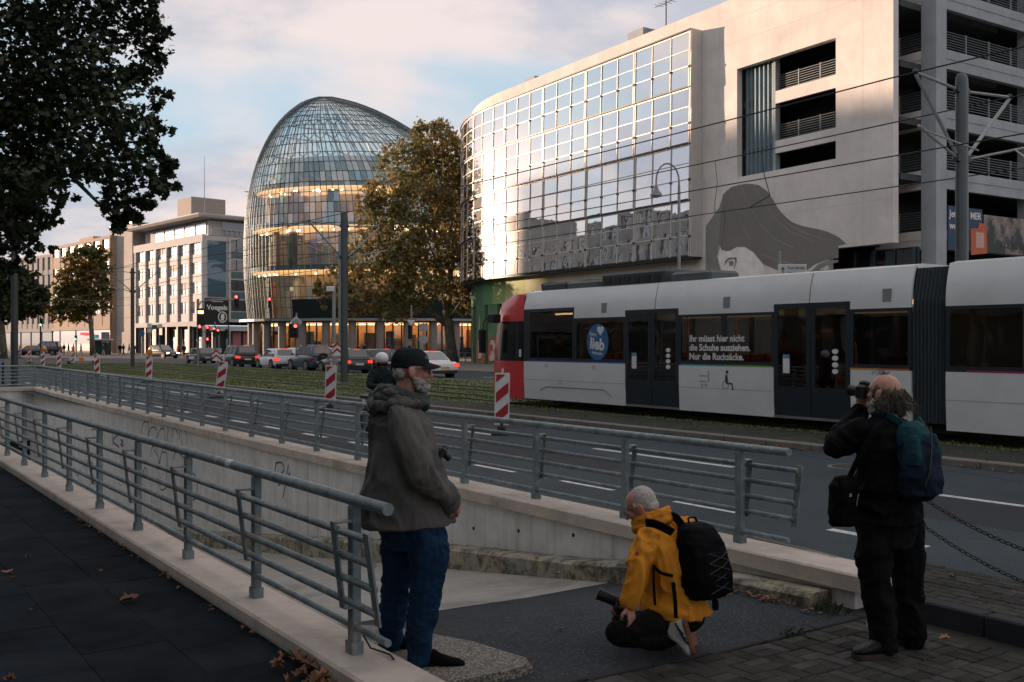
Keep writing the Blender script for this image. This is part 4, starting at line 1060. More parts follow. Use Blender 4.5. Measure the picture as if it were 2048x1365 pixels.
for y, c in ((-7.2, 1), (-9.2, 1)):
    m = MB(); m.bb((.66, y, 1.6), (.72, y + 1.5, 3.7)); m.build('poster', M('poster_pink', (0.40, 0.16, 0.16), 0.7), off)
# the sign itself
vs_ = thing('cafe_sign', 'black cafe sign with white lettering and round head emblem on the office corner', 'sign', M=off.matrix_basis.copy())
BLK = M('sign_black', (0.006, 0.006, 0.008), 0.5); WSI = M('sign_white', (0.75, 0.74, 0.72), 0.5)
m = MB(); m.bb((-0.5, -4.4, 5.0), (-0.2, -0.3, 9.3)); m.build('panel', BLK, vs_)
MS = Matrix(((0, 0, -1, -0.503), (-1, 0, 0, 0), (0, 1, 0, 0), (0, 0, 0, 1)))
def sgn(y, z): q = MS.copy(); q[1][3] = y; q[2][3] = z; return q
flat_text('Voegels', 'lettering', 1.16, WSI, vs_, sgn(-2.35, 7.75), 'CENTER', 0.03)
flat_text('restaurant bar', 'lettering', 0.36, WSI, vs_, sgn(-2.35, 8.8), 'CENTER', 0.006)
m = MB(); 
rr = [[(-0.505 - .02 * q, -3.3 + rr_ * .85 * math.cos(2 * PI * k / 20), 6.2 + rr_ * math.sin(2 * PI * k / 20)) for k in range(20)] for rr_, q in ((.95, 0), (.95, 1), (0.78, 1), (0.78, 0))]
m.loft(rr, cap=False); m.build('emblem_ring', WSI, vs_)
m = MB(); m.prism([(-3.0, 5.65), (-3.5, 5.6), (-3.55, 5.95), (-3.7, 6.1), (-3.6, 6.35), (-3.62, 6.65), (-3.25, 6.8), (-3.0, 6.5)], -.515, -.505, 'x'); m.build('emblem_head', WSI, vs_)

# beige slab tower and the blocks further left
BEIGE = concrete('beige_stone', (0.47, 0.42, 0.38), '#7d7268', 0.3, 0.1, 0.08, 0.15, 0.2)
sl_ = thing('stone_tower', 'plain windowless beige stone slab tower beside the office block', 'building', M=basis(Vector((-71.0, 187, 0)), (-0.674, 0.739, 0), (-0.739, -0.674, 0)))
m = MB(); m.bb((0, -10, 0), (11.0, 0, 24.2)); m.build('wall', BEIGE, sl_)
m = MB(); m.bb((-.1, -10.1, 24.2), (11.1, .1, 24.6)); m.build('coping', DSTEEL, sl_)
m = MB(); m.bb((8.4, .001, .5), (9.4, .06, 20.6)); m.build('groove', M('groove_brown', (0.16, 0.12, 0.10), 0.8), sl_)
m = MB(); m.bb((8.5, .061, .6), (9.3, .12, 3.6)); m.build('lit_panel', EM('lamp_panel', (1, .7, .45), 0.8), sl_)
BROWN = M('brown_stone', (0.36, 0.25, 0.18), 0.85, var=0.08, vs=0.2)
br = block('brown_block', 'reddish brown stone block with shops behind the autumn tree', Vector((-77.2, 192, 0)), (-0.674, 0.739), 33.5, 16, 22.0, BROWN, 4, 7, None, (0.72, 0.42), 5.2)
m = MB(); m.bb((20, -12, 22.6), (28, -4, 24.3)); m.build('roof_box', BROWN, br)
RED = EM('red_sign', (1.0, 0.06, 0.08), 1.6); BLU = EM('blue_sign', (0.1, 0.5, 0.6), 0.5)
for x0, x1, z0, z1, mt in ((12.5, 15.5, 3.5, 4.0, RED), (7.5, 9.5, 2.9, 3.6, BLU), (1.6, 3.0, 2.4, 3.6, RED), (1.8, 2.4, .4, 2.2, RED)):
    m = MB(); m.bb((x0, .06, z0), (x1, .2, z1)); m.build('shop_sign', mt, br)
GREYB = M('grey_stone', (0.40, 0.37, 0.35), 0.85, var=0.08, vs=0.2)
block('grey_block', 'grey stone block with narrow upright windows at the left picture edge', Vector((-99.8, 216.8, 0)), (-0.76, 0.65), 44, 16, 20.6, GREYB, 4, 17, None, (0.42, 0.72), 5.0, glass=WDARK)
block('far_block', 'distant pale block closing the street at the left picture edge', Vector((-150, 330, 0)), (-0.99, 0.1), 90, 20, 22, GREYB, 5, 14, None)
# buildings behind the tree between store and car park
block('rear_block', 'plain grey block behind the plane tree beside the car park', Vector((20, 150, 0)), (-0.98, 0.2), 45, 20, 14, GREYB, 4, 10, None, glass=WDARK)
# ================================================================== tram
TB = 17.62
tram = thing('tram', 'light grey articulated tram with red nose passing on the near track', 'tram', st(0, TB, 0), TH)
# local axes: x across (near side negative), y along the street (nose positive), z up
SK, WZ0, WZ1, RZ = 0.30, 1.36, 2.48, 3.24
TW = 1.325
TGREY = M('tram_grey_paint', (0.64, 0.66, 0.66), 0.34, 0.0, var=0.06, vs=0.8, coat=0.25, obj=True, stain=(.57, .585, .575), ss=0.9)
TRED = M('tram_red_paint', (0.58, 0.022, 0.026), 0.3, var=0.08, coat=0.4)
TNAVY = M('tram_dark_trim', (0.012, 0.020, 0.028), 0.4, var=0.1)
TBLK = M('tram_black', (0.006, 0.007, 0.008), 0.6)
TGL = GLASS('tram_glass', (0.26, 0.26, 0.25), 0.07, 0.01, 0.06, 1.1)
SEAT = M('tram_seat', (0.16, 0.035, 0.03), 0.8); POLE = M('tram_pole', (0.55, 0.30, 0.05), 0.4); TINT = M('tram_interior', (0.20, 0.18, 0.16), 0.8)
TLAMP = EM('tram_ceiling_lamp', (1.0, 0.58, 0.26), 3.5)
def side_pts(z):
    """half width at height z"""
    if z < 0.85: return TW - 0.05 * (0.85 - z)
    if z < 2.55: return TW
    s = (z - 2.55) / (RZ - 2.55); return TW - 0.13 * s * s
def panel(name, y0, y1, z0, z1, mat, parent=tram, side=-1, th=0.05, out=0.0, nz=4):
    zs = [z0 + (z1 - z0) * i / nz for i in range(nz + 1)]
    rings = []
    for y in (y0, y1):
        o = [(side * (side_pts(z) + out), y, z) for z in zs]; i = [(side * (side_pts(z) - th), y, z) for z in reversed(zs)]
        rings.append(o + i)
    m = MB(); m.loft(rings); return m.build(name, mat, parent, 30)
Y_N = 22.65                                   # back edge of the red nose
CAB = (20.4, 22.42); D1 = (16.57, 18.4); D2 = (11.95, 13.8); BEL = (9.99, 10.65)
# front car body, near side
for y0, y1, z0, z1 in ((18.4, Y_N, SK, 1.33), (13.8, 16.57, SK, 1.33), (10.65, 11.95, SK, 1.33)):
    panel('lower_panel', y0 + .01, y1 - .01, z0, z1, TGREY)
    panel('crease_strip', y0 + .01, y1 - .01, 0.83, 0.842, M('tram_crease', (0.36, 0.38, 0.38), .5), out=.002, nz=1)
for y0, y1, z0 in ((18.4, 20.4, WZ1), (20.4, Y_N, 2.77), (16.57, 18.4, 2.62), (13.8, 16.57, WZ1), (11.95, 13.8, 2.62), (10.65, 11.95, WZ1)):
    panel('upper_panel', y0, y1, z0, RZ, TGREY, nz=6)
for y in (17.35, 12.9): panel('panel_joint', y - .012, y + .012, 2.63, RZ - .01, M('tram_joint', (.2, .2, .2)), out=.002, nz=6)
def window(y0, y1, z0=WZ0 + .02, z1=WZ1, parent=tram, bars=()):
    f = panel('window_frame', y0, y1, z0 - .03, z0 + 0.05, TNAVY, parent, out=-0.004, nz=1)
    panel('frame_head', y0, y1, z1 - 0.06, z1, TNAVY, f, out=-0.004, nz=1)
    for y in (y0, *bars, y1):
        panel('frame_post', max(y0, y - .07), min(y1, y + .07), z0 + .05, z1 - .06, TNAVY, f, out=-0.004, nz=2)
    p = panel('pane', y0, y1, z0, z1, TGL, parent, th=0.012, out=-0.012, nz=2)
    return p
window(18.4, 20.38, bars=()); window(20.4, 22.42, z1=2.75); window(13.8, 16.57, bars=(15.2,)); window(10.65, 11.95)
panel('cab_pillar', 22.42, Y_N, WZ0, 2.75, TNAVY, out=-.003)
# coloured lines under the windows
for y0, y1, c in ((18.45, 22.4, (0.03, 0.10, 0.35)), (15.2, 16.5, (0.02, 0.25, 0.28)), (13.85, 15.2, (0.15, 0.35, 0.08)), (11.3, 11.95, (0.5, 0.24, 0.06)), (10.7, 11.3, (0.45, 0.12, 0.05)), (5.9, 9.6, (0.30, 0.02, 0.10)), (0, 4, (.3, .02, .1))):
    panel('colour_line', y0, y1, 1.331, 1.362, M('tram_line_%02d' % int(c[0] * 99 + c[2] * 9), c, .4), out=.003, nz=1)
# doors: two leaves each
def door(y0, y1, parent=tram):
    d = thing('door', None, None); d.parent = tram; KIDS.setdefault(tram.name, []).append(d)
    panel('frame_head', y0, y1, 2.53, 2.635, TNAVY, d, out=.004, nz=1)
    panel('threshold', y0, y1, SK, SK + .05, M('tram_step', (.3, .3, .3), .4, .6), d, out=.02, nz=1)
    ym = (y0 + y1) / 2
    for a, b in ((y0, ym - .01), (ym + .01, y1)):
        panel('leaf_base', a, b, SK + .05, 0.95, TNAVY, d, out=-.004, nz=2)
        panel('leaf_post', a, a + .10, .95, 2.53, TNAVY, d, out=-.004); panel('leaf_post', b - .10, b, .95, 2.53, TNAVY, d, out=-.004)
        panel('leaf_pane', a + .1, b - .1, .95, 2.53, TGL, d, th=.012, out=-.014)
    return d
WHT = M('sticker_white', (0.68, 0.68, 0.68), 0.5); SBLU = M('sticker_blue', (0.02, 0.13, 0.30), 0.45); SCY = M('sticker_cyan', (.10, .30, .45), .5)
for y0, y1 in (D1, D2):
    d = door(y0, y1)
    m = MB(); m.bb((-TW - .004, y1 - .40, 1.22), (-TW + .008, y1 - .24, 1.52)); m.build('sticker', WHT, d)
    m = MB(); m.bb((-TW - .0045, y1 - .40, 1.521), (-TW + .008, y1 - .24, 1.60)); m.build('sticker', SCY, d)
    for k in range(4):
        m = MB(); m.prism([(y0 + .34 + .07 * math.cos(q * PI / 6), 1.28 + .13 * k + .05 * math.sin(q * PI / 6)) for q in range(12)], -TW - .004, -TW + .008, 'x'); m.build('sticker', WHT, d)
# bellows between the cars
m = MB(); rr = []
for k in range(19):
    y = BEL[0] + .0 + (BEL[1] - BEL[0]) * k / 18; w = TW - 0.06 - (0.05 if k % 2 else 0.0)
    rr.append([(-w, y, .4), (-w, y, 2.6), (-w + .15, y, 3.2), (w - .15, y, 3.2), (w, y, 2.6), (w, y, .4)])
m.loft(rr); m.build('bellows', M('bellows_rubber', (0.03, 0.045, 0.05), 0.7), tram)
# second car
for y0, y1 in ((4.2, 9.98), (-2.0, 2.2)):
    panel('lower_panel', y0, y1, SK, 1.33, TGREY); panel('crease_strip', y0, y1, .83, .842, MATS['tram_crease'], out=.002, nz=1)
    window(y0, y1, bars=tuple(y0 + (y1 - y0) * k / 3 for k in (1, 2)))
panel('upper_panel', -2, 9.98, WZ1, RZ, TGREY, nz=6)
door(2.2, 4.2)
panel('upper_panel', -12, -2, WZ1, RZ, TGREY, nz=6); panel('lower_panel', -12, -2, SK, 1.33, TGREY); window(-12, -2, bars=(-10, -8, -6, -4))
# far side, roof, floor
for y0, y1 in ((10.65, Y_N), (-12, 9.98)):
    panel('far_side_low', y0, y1, SK, 1.33, TGREY, side=1); panel('far_side_top', y0, y1, WZ1, RZ, TGREY, side=1, nz=6)
    panel('far_pane', y0, y1, WZ0, WZ1, TGL, side=1, th=.012, out=-.012, nz=2)
    for k in range(int((y1 - y0) / 2) + 1): panel('far_post', y0 + 2 * k, min(y1, y0 + 2 * k + .12), 1.33, WZ1, TNAVY, side=1)
    w = side_pts(RZ)
    m = MB(); m.loft([[(-w, y, RZ), (-w + .25, y, RZ + .05), (w - .25, y, RZ + .05), (w, y, RZ), (w - .1, y, RZ - .05), (-w + .1, y, RZ - .05)] for y in (y0, y1)]); m.build('roof', TGREY, tram)
    m = MB(); m.bb((-TW + .1, y0, SK - .02), (TW - .1, y1, .42)); m.build('floor', TBLK, tram)
    for x in (-.55, .55): m = MB(); m.bb((x - .05, y0 + .5, 2.62), (x + .05, y1 - .5, 2.66)); m.build('ceiling_lamp', TLAMP, tram)
    m = MB(); m.bb((-1.2, y0, 2.67), (1.2, y1, 2.70)); m.build('ceiling', TINT, tram)
m = MB(); m.bb((-1.2, 20.3, .42), (1.2, 20.36, 2.66)); m.build('cab_bulkhead', TBLK, tram)
for y in (19.6, 18.8, 15.8, 15.0, 14.2, 11.3, 8.5, 7.6, 6.7, 5.6, 1, 0):
    for x in (-.95, -.5, .5, .95):
        m = MB(); m.cbox((x - .2, y, .85), (x + .2, y + .42, .95), .02); m.cbox((x - .2, y - .05, .95), (x + .2, y + .05, 1.6), .02); m.build('seat', SEAT, tram)
for y in (18.0, 16.9, 15.4, 13.4, 12.4, 11.0): m = MB(); m.cyl((-.7, y, .4), .018, 2.25, 8); m.build('grab_pole', POLE, tram)
# red nose: shell tapering in plan and rake, with cab glass
def nose_ring(f, zlist):
    """f 0 at the body, 1 at the tip; outline across"""
    y = Y_N + 1.72 * f; w = TW * (1 - 0.34 * f ** 2.2)
    return y, w
NZ = [(SK - .02, .08), (.55, 0.0), (.9, 0.0), (1.33, .02), (1.9, .10), (2.45, .24), (2.8, .33), (3.02, .45), (3.2, 1.0)]
def nose_part(name, i0, i1, mat, out=0.0):
    rows = []
    for z, rk in NZ[i0:i1 + 1]:
        L = 1.95 - rk; row = []
        for k in range(17):
            a = k / 16 * 2 - 1                     # -1 near side .. 1 far side
            if abs(a) > .5:
                f = (1 - abs(a)) / .5; y = Y_N + L * (0.92 * f); w = TW - TW * .16 * f ** 2.2 - (0.05 * max(0, z - 2.55) / .7)
                x = math.copysign(w, a)
            else:
                w = TW * .84 - 0.05 * max(0, z - 2.55) / .7; x = a / .5 * w; y = Y_N + L * (0.92 + 0.08 * math.cos(a / .5 * PI / 2))
            row.append((x * (1 + out), y + out, z))
        rows.append(row)
    m = MB(); m.loft(rows, cap=False, closed=False); return m.build(name, mat, tram, True)
nose_part('nose_lower', 0, 3, TRED); nose_part('cab_glass', 3, 5, M('cab_glass_dark', (0.004, 0.008, 0.009), 0.12, spec=.35)); nose_part('nose_upper', 5, 8, TRED)
m = MB(); m.add([(x, y, z) for x, y, z in [(-1.2, Y_N, 3.2), (-1.05, Y_N + .6, 3.2), (0, Y_N + .7, 3.2), (1.05, Y_N + .6, 3.2), (1.2, Y_N, 3.2), (1.0, Y_N, 3.29), (-1.0, Y_N, 3.29)]], [(0, 1, 6), (1, 2, 6), (2, 5, 6), (2, 3, 5), (3, 4, 5)]); m.build('nose_top', TRED, tram)
m = MB(); m.bb((-TW + .004, Y_N + .28, 1.40), (-TW + .06, Y_N + .36, 2.40)); m.build('cab_post', TNAVY, tram)
m = MB(); m.bb((-TW + .03, Y_N + .0, 1.34), (-TW + .09, Y_N + .2, 2.5)); m.build('cab_post', TNAVY, tram)
m = MB(); m.bb((-TW + .0, Y_N + .12, 1.45), (-TW + .03, Y_N + .22, 1.66)); m.build('sticker', WHT, tram)
m = MB(); m.tube([(-1.2, 24.0, 2.55), (-1.45, 24.25, 2.6), (-1.5, 24.4, 2.45), (-1.5, 24.45, 2.2)], .018, 6); m.build('mirror_arm', TBLK, tram)
m = MB(); m.cbox((-1.62, 24.40, 1.55), (-1.40, 24.52, 2.25), .03); m.build('mirror', TBLK, tram)
m = MB(); m.cbox((-1.5, 23.9, 2.42), (-1.22, 24.2, 2.68), .03); m.build('camera_pod', TBLK, tram)
m = MB(); m.cyl((-.85, 24.32, .62), .11, .04, 14); m.build('headlamp', WHT, tram)
# under-frame, wheels and coupler
for y in (20.9, 19.1, 10.7, 8.9, -1, -3):
    for x in (-.72, .72):
        m = MB(); m.tube([(x - .06, y, .42), (x + .06, y, .42)], .31, 20); w = m.build('wheel', M('wheel_steel', (.05, .05, .05), .5, .6), tram, 40)
for y0, y1 in ((18.4, 21.6), (8.0, 11.5), (-4, 0)):
    m = MB(); m.cbox((-1.1, y0, .22), (1.1, y1, .5), .04); m.build('bogie', TBLK, tram)
m = MB(); m.bb((-1.1, -12, .27), (1.1, 22.4, .40)); m.build('underframe', TBLK, tram)
m = MB(); m.sph((-.55, 22.1, .26), (.10, .16, .09), 10, 8); m.build('track_brush', M('coupler_green', (.35, .40, .08), .6), tram, True)
# roof gear
RG = M('roof_gear_dark', (0.03, 0.04, 0.043), 0.55, 0.2, var=0.2); RG2 = M('roof_gear_grey', (0.07, 0.085, 0.09), 0.5, 0.2)
def gear(y0, y1, h, x0=-1.0, x1=1.0, mat=RG, name='roof_unit'):
    m = MB(); m.cbox((x0, y0, RZ + .04), (x1, y1, RZ + .04 + h), .06); return m.build(name, mat, tram)
gear(21.3, 22.4, .22, -.9, .9); gear(19.9, 21.2, .20, -.95, .95, RG2); gear(17.4, 19.7, .33); gear(15.9, 17.2, .22, -1.0, .0, mat=RG2); gear(11.6, 13.6, .06, -.6, .6); gear(3, 8, .06, -.6, .6)
for k in range(6): m = MB(); m.bb((-1.02, 17.5 + .36 * k, RZ + .08), (-1.0, 17.75 + .36 * k, RZ + .24)); m.build('roof_grille', TBLK, tram)
m = MB(); m.tube([(-.8, 22.45, RZ + .05), (-.8, 22.5, RZ + .24), (-.8, 22.2, RZ + .27), (.8, 22.2, RZ + .27), (.8, 22.5, RZ + .24), (.8, 22.45, RZ + .05)], .025, 6)
m.tube([(-.6, 22.0, RZ + .2), (-.5, 20.8, RZ + .28), (-.3, 19.6, RZ + .24)], .03, 6); m.tube([(.6, 22.0, RZ + .2), (.5, 20.8, RZ + .28), (.3, 19.6, RZ + .24)], .03, 6)
m.build('pantograph', RG, tram)
# vents, hatches and pictograms
for y in (19.2, 15.1, 11.15):
    m = MB(); m.bb((-TW + .03, y - .09, 2.6), (-TW + .033 - .04, y + .09, 2.84)); m.build('vent', M('tram_vent', (.22, .23, .23)), tram)
for y, z in ((21.6, 1.22), (19.6, 1.22), (21.0, .8)):
    m = MB(); m.bb((-TW - .003, y - .07, z - .06), (-TW + .01, y + .07, z + .06)); m.build('hatch', M('tram_hatch', (.42, .44, .44), .4), tram)
m = MB(); m.tube([(-TW + .004, 21.9, .55), (-TW - .0, 21.6, .66), (-TW - .0, 19.2, .66), (-TW + .004, 18.9, .5)], .006, 4); m.build('hatch_seam', TNAVY, tram)
def near(y, z, out=.004):
    return Matrix(((0, 0, -1, -TW - out), (-1, 0, 0, y), (0, 1, 0, z), (0, 0, 0, 1)))
# lettering on the window, as on the tram
for i, s in enumerate(('Ihr müsst hier nicht', 'die Schuhe ausziehen.', 'Nur die Rucksäcke.')):
    flat_text(s, 'lettering', 0.205, WHT, tram, near(16.22, 1.93 - .2 * i), 'LEFT', 0.006)
m = MB(); m.prism([(19.45 + .42 * math.cos(q * PI / 16), 1.86 + .46 * math.sin(q * PI / 16)) for q in range(32)], -TW - .004, -TW + .01, 'x'); m.build('sticker', SBLU, tram)
m = MB(); hp = []
for q in range(28):
    a = 2 * PI * q / 28; hp.append((19.33 - .0085 * 16 * math.sin(a) ** 3, 2.16 + .0085 * (13 * math.cos(a) - 5 * math.cos(2 * a) - 2 * math.cos(3 * a) - math.cos(4 * a))))
m.prism(hp, -TW - .008, -TW - .0045, 'x'); m.build('heart', WHT, tram)
flat_text('lieb', 'lettering', 0.40, WHT, tram, near(19.46, 1.80, .006) @ Matrix.Rotation(R(-6), 4, 'Z'), 'CENTER', 0.014)
flat_text('Fahrt', 'lettering', 0.13, WHT, tram, near(19.62, 2.06, .006) @ Matrix.Rotation(R(-6), 4, 'Z'), 'CENTER', 0.002)
flat_text('haltestelle', 'lettering', 0.10, WHT, tram, near(19.45, 1.58, .006) @ Matrix.Rotation(R(-6), 4, 'Z'), 'CENTER', 0.002)
PIC = M('pictogram_dark', (0.03, 0.05, 0.05), 0.5); PICG = M('pictogram_grey', (0.34, 0.35, 0.35), 0.5)
def pic(name, polys, mat):
    m = MB()
    for P in polys: m.prism(P, -TW - .003, -TW + .01, 'x')
    m.build(name, mat, tram)
cx = 15.1
pic('pictogram', [[(cx + .02, 1.24), (cx - .05, 1.24), (cx - .05, 1.17), (cx + .02, 1.17)], [(cx + .03, 1.15), (cx - .02, 1.15), (cx - .05, .98), (cx - .0, .95), (cx + .05, 1.0)], [(cx, .98), (cx - .16, .97), (cx - .16, .94), (cx, .94)], [(cx - .14, .97), (cx - .17, .97), (cx - .20, .82), (cx - .16, .82)]], PIC)
m = MB()
for c_, r_ in (((cx + .03, .92), .10),):
    rr = [[(-TW - .003 * q, c_[0] + s_ * math.cos(2 * PI * k / 18), c_[1] + s_ * math.sin(2 * PI * k / 18)) for k in range(18)] for s_, q in ((r_, 0), (r_, 1), (r_ - .025, 1), (r_ - .025, 0))]; m.loft(rr, cap=False)
m.build('pictogram', PICG, tram)
px = 15.75
pic('pictogram', [[(px + .16, 1.12), (px - .10, 1.12), (px - .10, 1.09), (px + .16, 1.09)], [(px + .16, 1.00), (px - .06, 1.00), (px - .06, .97), (px + .16, .97)], [(px - .10, 1.22), (px - .14, 1.22), (px - .14, .97), (px - .10, .97)]], PICG)
for dx in (.08, -.04): pic('pictogram', [[(px + dx + .04 * math.cos(q * PI / 5), .90 + .04 * math.sin(q * PI / 5)) for q in range(10)]], PICG)

# ================================================================== overhead line
MAST = M('mast_paint', (0.055, 0.068, 0.072), 0.45, 0.3, var=0.15, vs=1.5)
GALV = M('galvanised_pole', (0.27, 0.285, 0.285), 0.5, 0.4, var=0.15)
WIREM = M('overhead_wire_dark', (0.02, 0.022, 0.024), 0.5, 0.3)
def strut(t, p, q, r, mat=GALV, name='strut'):
    m = MB(); m.tube([p, q], r, 6); m.build(name, mat, t, 40)
def cat_mast(label, a, b, h=7.3, w=0.155, arms=True):
    t = thing('catenary_mast', label, 'mast', st(a, b, 0.07), TH)
    m = MB(); rr = []
    pr = [(w * math.cos(k * PI / 8), w * .55 * math.sin(k * PI / 8)) for k in range(16)]
    for z, s in ((0, 1), (h - .25, 1), (h - .1, .93), (h - .02, .7), (h, .4)): rr.append([(x * s, y * s, z) for x, y in pr])
    m.loft(rr); m.build('pole', MAST, t, 50)
    m = MB(); m.cbox((-.25, -.25, 0), (.25, .25, .04), .02); m.build('base_plate', MAST, t)
    if arms:
        for s, bw_ in ((-1, -1.70), (1, 1.75)):
            x = bw_
            strut(t, (s * w, 0, 6.95), (x, -.05, 7.05), .03); strut(t, (s * w, 0, 5.6), (x, -.05, 7.02), .038)
            strut(t, (s * w, 0, 5.55), (x * 1.12, -.25, 5.95), .03); strut(t, (x * .95, -.2, 5.9), (x * .55, -.9, 5.47), .018)
            m = MB(); m.cbox((s * w - .06, -.07, 5.48), (s * w + .06, .07, 5.64), .015); m.build('bracket', DSTEEL, t)
            m = MB(); m.cbox((s * w - .05, -.06, 6.89), (s * w + .05, .06, 7.01), .015); m.build('bracket', DSTEEL, t)
            m = MB(); m.sph((x, -.05, 7.06), .06, 8, 6); m.build('insulator', DSTEEL, t, True)
    return t
cat_mast('dark steel tram mast with wire arms rising behind the tram before the car park', 11.5, 19.36, 7.3, .18)
cat_mast('dark steel tram mast with wire arms standing in the grass behind the standing man', 40.5, 19.36, 7.6, .17)
cat_mast('slim tram mast far along the grass track by the crossing', 76, 19.36, 7.3, .14)
def wire(label, pts, r=0.014, name='overhead_wire'):
    m = MB(); m.tube(pts, r, 5, False); o = m.build(name, WIREM, None, True); return tag(o, label, 'wire')
for b, nm in ((TB, 'near'), (21.1, 'far')):
    P = []
    for k in range(0, 61):
        a = -14 + 2 * k; s = ((a - 11.5) % 28.5) / 28.5
        P.append(st(a, b, 7.12 - 0.9 * 4 * s * (1 - s) * .12))
    wire(f'upper carrying wire above the {nm} tram track', P, .016)
    wire(f'lower contact wire above the {nm} tram track', [st(-14 + 4 * k, b, 5.55) for k in range(31)], .014)
for a, b, k in ((18.3, 21.1, 1), (20.0, 21.1, 0)):
    P = [st(a, b, 7.05), st(a - .1, b, 6.4), st(a - .3 * k, b, 5.8), st(a + .4 * k, b, 5.56)]
    wire(('curved' if k else 'straight') + ' dropper cable between the two wires of the far track', P, .009 + .005 * k)
# wires over the crossing at the left
for i, (u0, v0, y0, u1, v1, y1) in enumerate(((0, 560, 60, 690, 470, 46), (180, 620, 110, 620, 548, 60), (260, 590, 120, 610, 440, 46), (100, 596, 130, 260, 600, 120), (300, 560, 130, 500, 520, 130), (220, 640, 120, 560, 590, 110))):
    wire(f'thin span wire across the distant crossing, {("highest", "second", "third", "fourth", "fifth", "lowest")[i]} of six at left', [dp(u0, v0, y0), (dp(u0, v0, y0) + dp(u1, v1, y1)) / 2 - Vector((0, 0, .25)), dp(u1, v1, y1)], .012)
# ================================================================== street furniture
RW_R = M('beacon_red', (0.33, 0.015, 0.02), 0.5); RW_W = M('beacon_white', (0.62, 0.63, 0.63), 0.5); RUB = M('beacon_rubber', (0.02, 0.025, 0.032), 0.8)
AMB = M('beacon_lamp_amber', (0.75, 0.22, 0.02), 0.3); 
def beacon(label, p, tilt=0.0, lamp=False, facing=0.0, base=True, h=1.0):
    t = thing('barrier_beacon', label, 'beacon', p, facing, 'red and white beacons along the road works')
    w, z0 = 0.125, 0.18
    MT = Matrix.Rotation(tilt, 4, 'Y')
    m = MB(); m.bb((-w - .025, -.02, z0), (w + .025, .02, z0 + h + .05), MT); m.build('frame', RW_W, t)
    n = 5; sl = 0.22
    def clip(z): return max(z0 + .03, min(z0 + h + .02, z))
    for k in range(-1, 4):                       # slanting red bands
        zb = z0 + .02 + k * .42
        P = [(-w, zb), (w, zb + sl), (w, zb + sl + .21), (-w, zb + .21)]
        Q = []
        lo, hi = z0 + .03, z0 + h + .02
        def cl(poly, f):
            out = []
            for i in range(len(poly)):
                a, b = poly[i], poly[(i + 1) % len(poly)]; fa, fb = f(a), f(b)
                if fa >= 0: out.append(a)
                if (fa >= 0) != (fb >= 0):
                    s_ = fa / (fa - fb); out.append((a[0] + (b[0] - a[0]) * s_, a[1] + (b[1] - a[1]) * s_))
            return out
        Q = cl(cl(P, lambda q: q[1] - lo), lambda q: hi - q[1])
        if len(Q) > 2:
            for y0, y1 in ((-.026, -.021), (.021, .026)):
                m = MB(); m.prism(Q, y0, y1, 'y', MT); m.build('red_band', RW_R, t)
    m = MB(); m.bb((-.02, -.02, z0 + h + .05), (.02, .02, z0 + h + .14), MT); m.build('handle', RW_W, t)
    m = MB(); m.cbox((-.2, -.42, 0), (.2, .42, .06), .02); m.cbox((-.08, -.12, .06), (.08, .12, .16), .02); m.bb((-.03, -.03, .1), (.03, .03, z0 + .05), MT); m.build('foot', RUB, t)
    if lamp:
        m = MB(); m.tube([MT @ Vector((0, -.05, z0 + h + .24)), MT @ Vector((0, .05, z0 + h + .24))], .13, 16); m.build('lamp', AMB, t, 40)
        m = MB(); m.bb((-.06, -.05, z0 + h + .05), (.06, .05, z0 + h + .16), MT); m.build('lamp_box', AMB, t)
    return t
beacon('upright beacon nearest the tram nose', gp(1003, 868), R(1.0))
beacon('beacon leaning beside the mast in the grass', gp(660, 821), R(1.5))
beacon('strongly tilted beacon behind the roadside railing', gp(437, 796), R(8))
beacon('beacon with big amber lamp before the dark oncoming car', gp(297, 765), R(2), True)
beacon('slightly tilted beacon before the autumn tree trunk', gp(194, 756), R(0))
beacon('narrow turned beacon with amber lamp by the crossing', gp(144, 731), R(4), True, R(60))
beacon('beacon without lamp near the end of the ramp', gp(118, 741), R(0))
beacon('beacon with paired amber lamps beside the ramp end', gp(86, 737), R(-1), True)
beacon('beacon with amber lamp just right of the dark post', gp(59, 727), R(0), True)
beacon('small far beacon with amber lamp left of the dark post', gp(40, 716), R(0), True)
beacon('smallest beacon beside the silver car at left edge', gp(13, 713), R(0), False)
t = thing('barrier_board', 'white and orange barrier board lying across the road works', 'barrier', gp(540, 729, .0))
p0, p1 = gp(138, 731, 0), gp(188, 730, 0); tl = p1 - p0
t.location = p0
for k in range(5):
    m = MB(); a, b = tl * (k / 5), tl * ((k + 1) / 5); m.loft([[(q.x, q.y - .04, .35), (q.x, q.y + .04, .35), (q.x, q.y + .04, .6), (q.x, q.y - .04, .6)] for q in (a, b)]); m.build('board_section', AMB if k == 2 else RW_W, t)
for q in (Vector((0, 0, 0)), tl): m = MB(); m.bb((q.x - .05, q.y - .2, 0), (q.x + .05, q.y + .2, .36)); m.build('foot', RUB, t)

def pole(t, h, r=.05, mat=GALV, name='pole', taper=1.0):
    m = MB(); m.tube([(0, 0, 0), (0, 0, h)], [r, r * taper], 10); m.build(name, mat, t, 40)
    m = MB(); m.cyl((0, 0, 0), r * 1.9, .08, 12); m.build('foot', mat, t, 40)
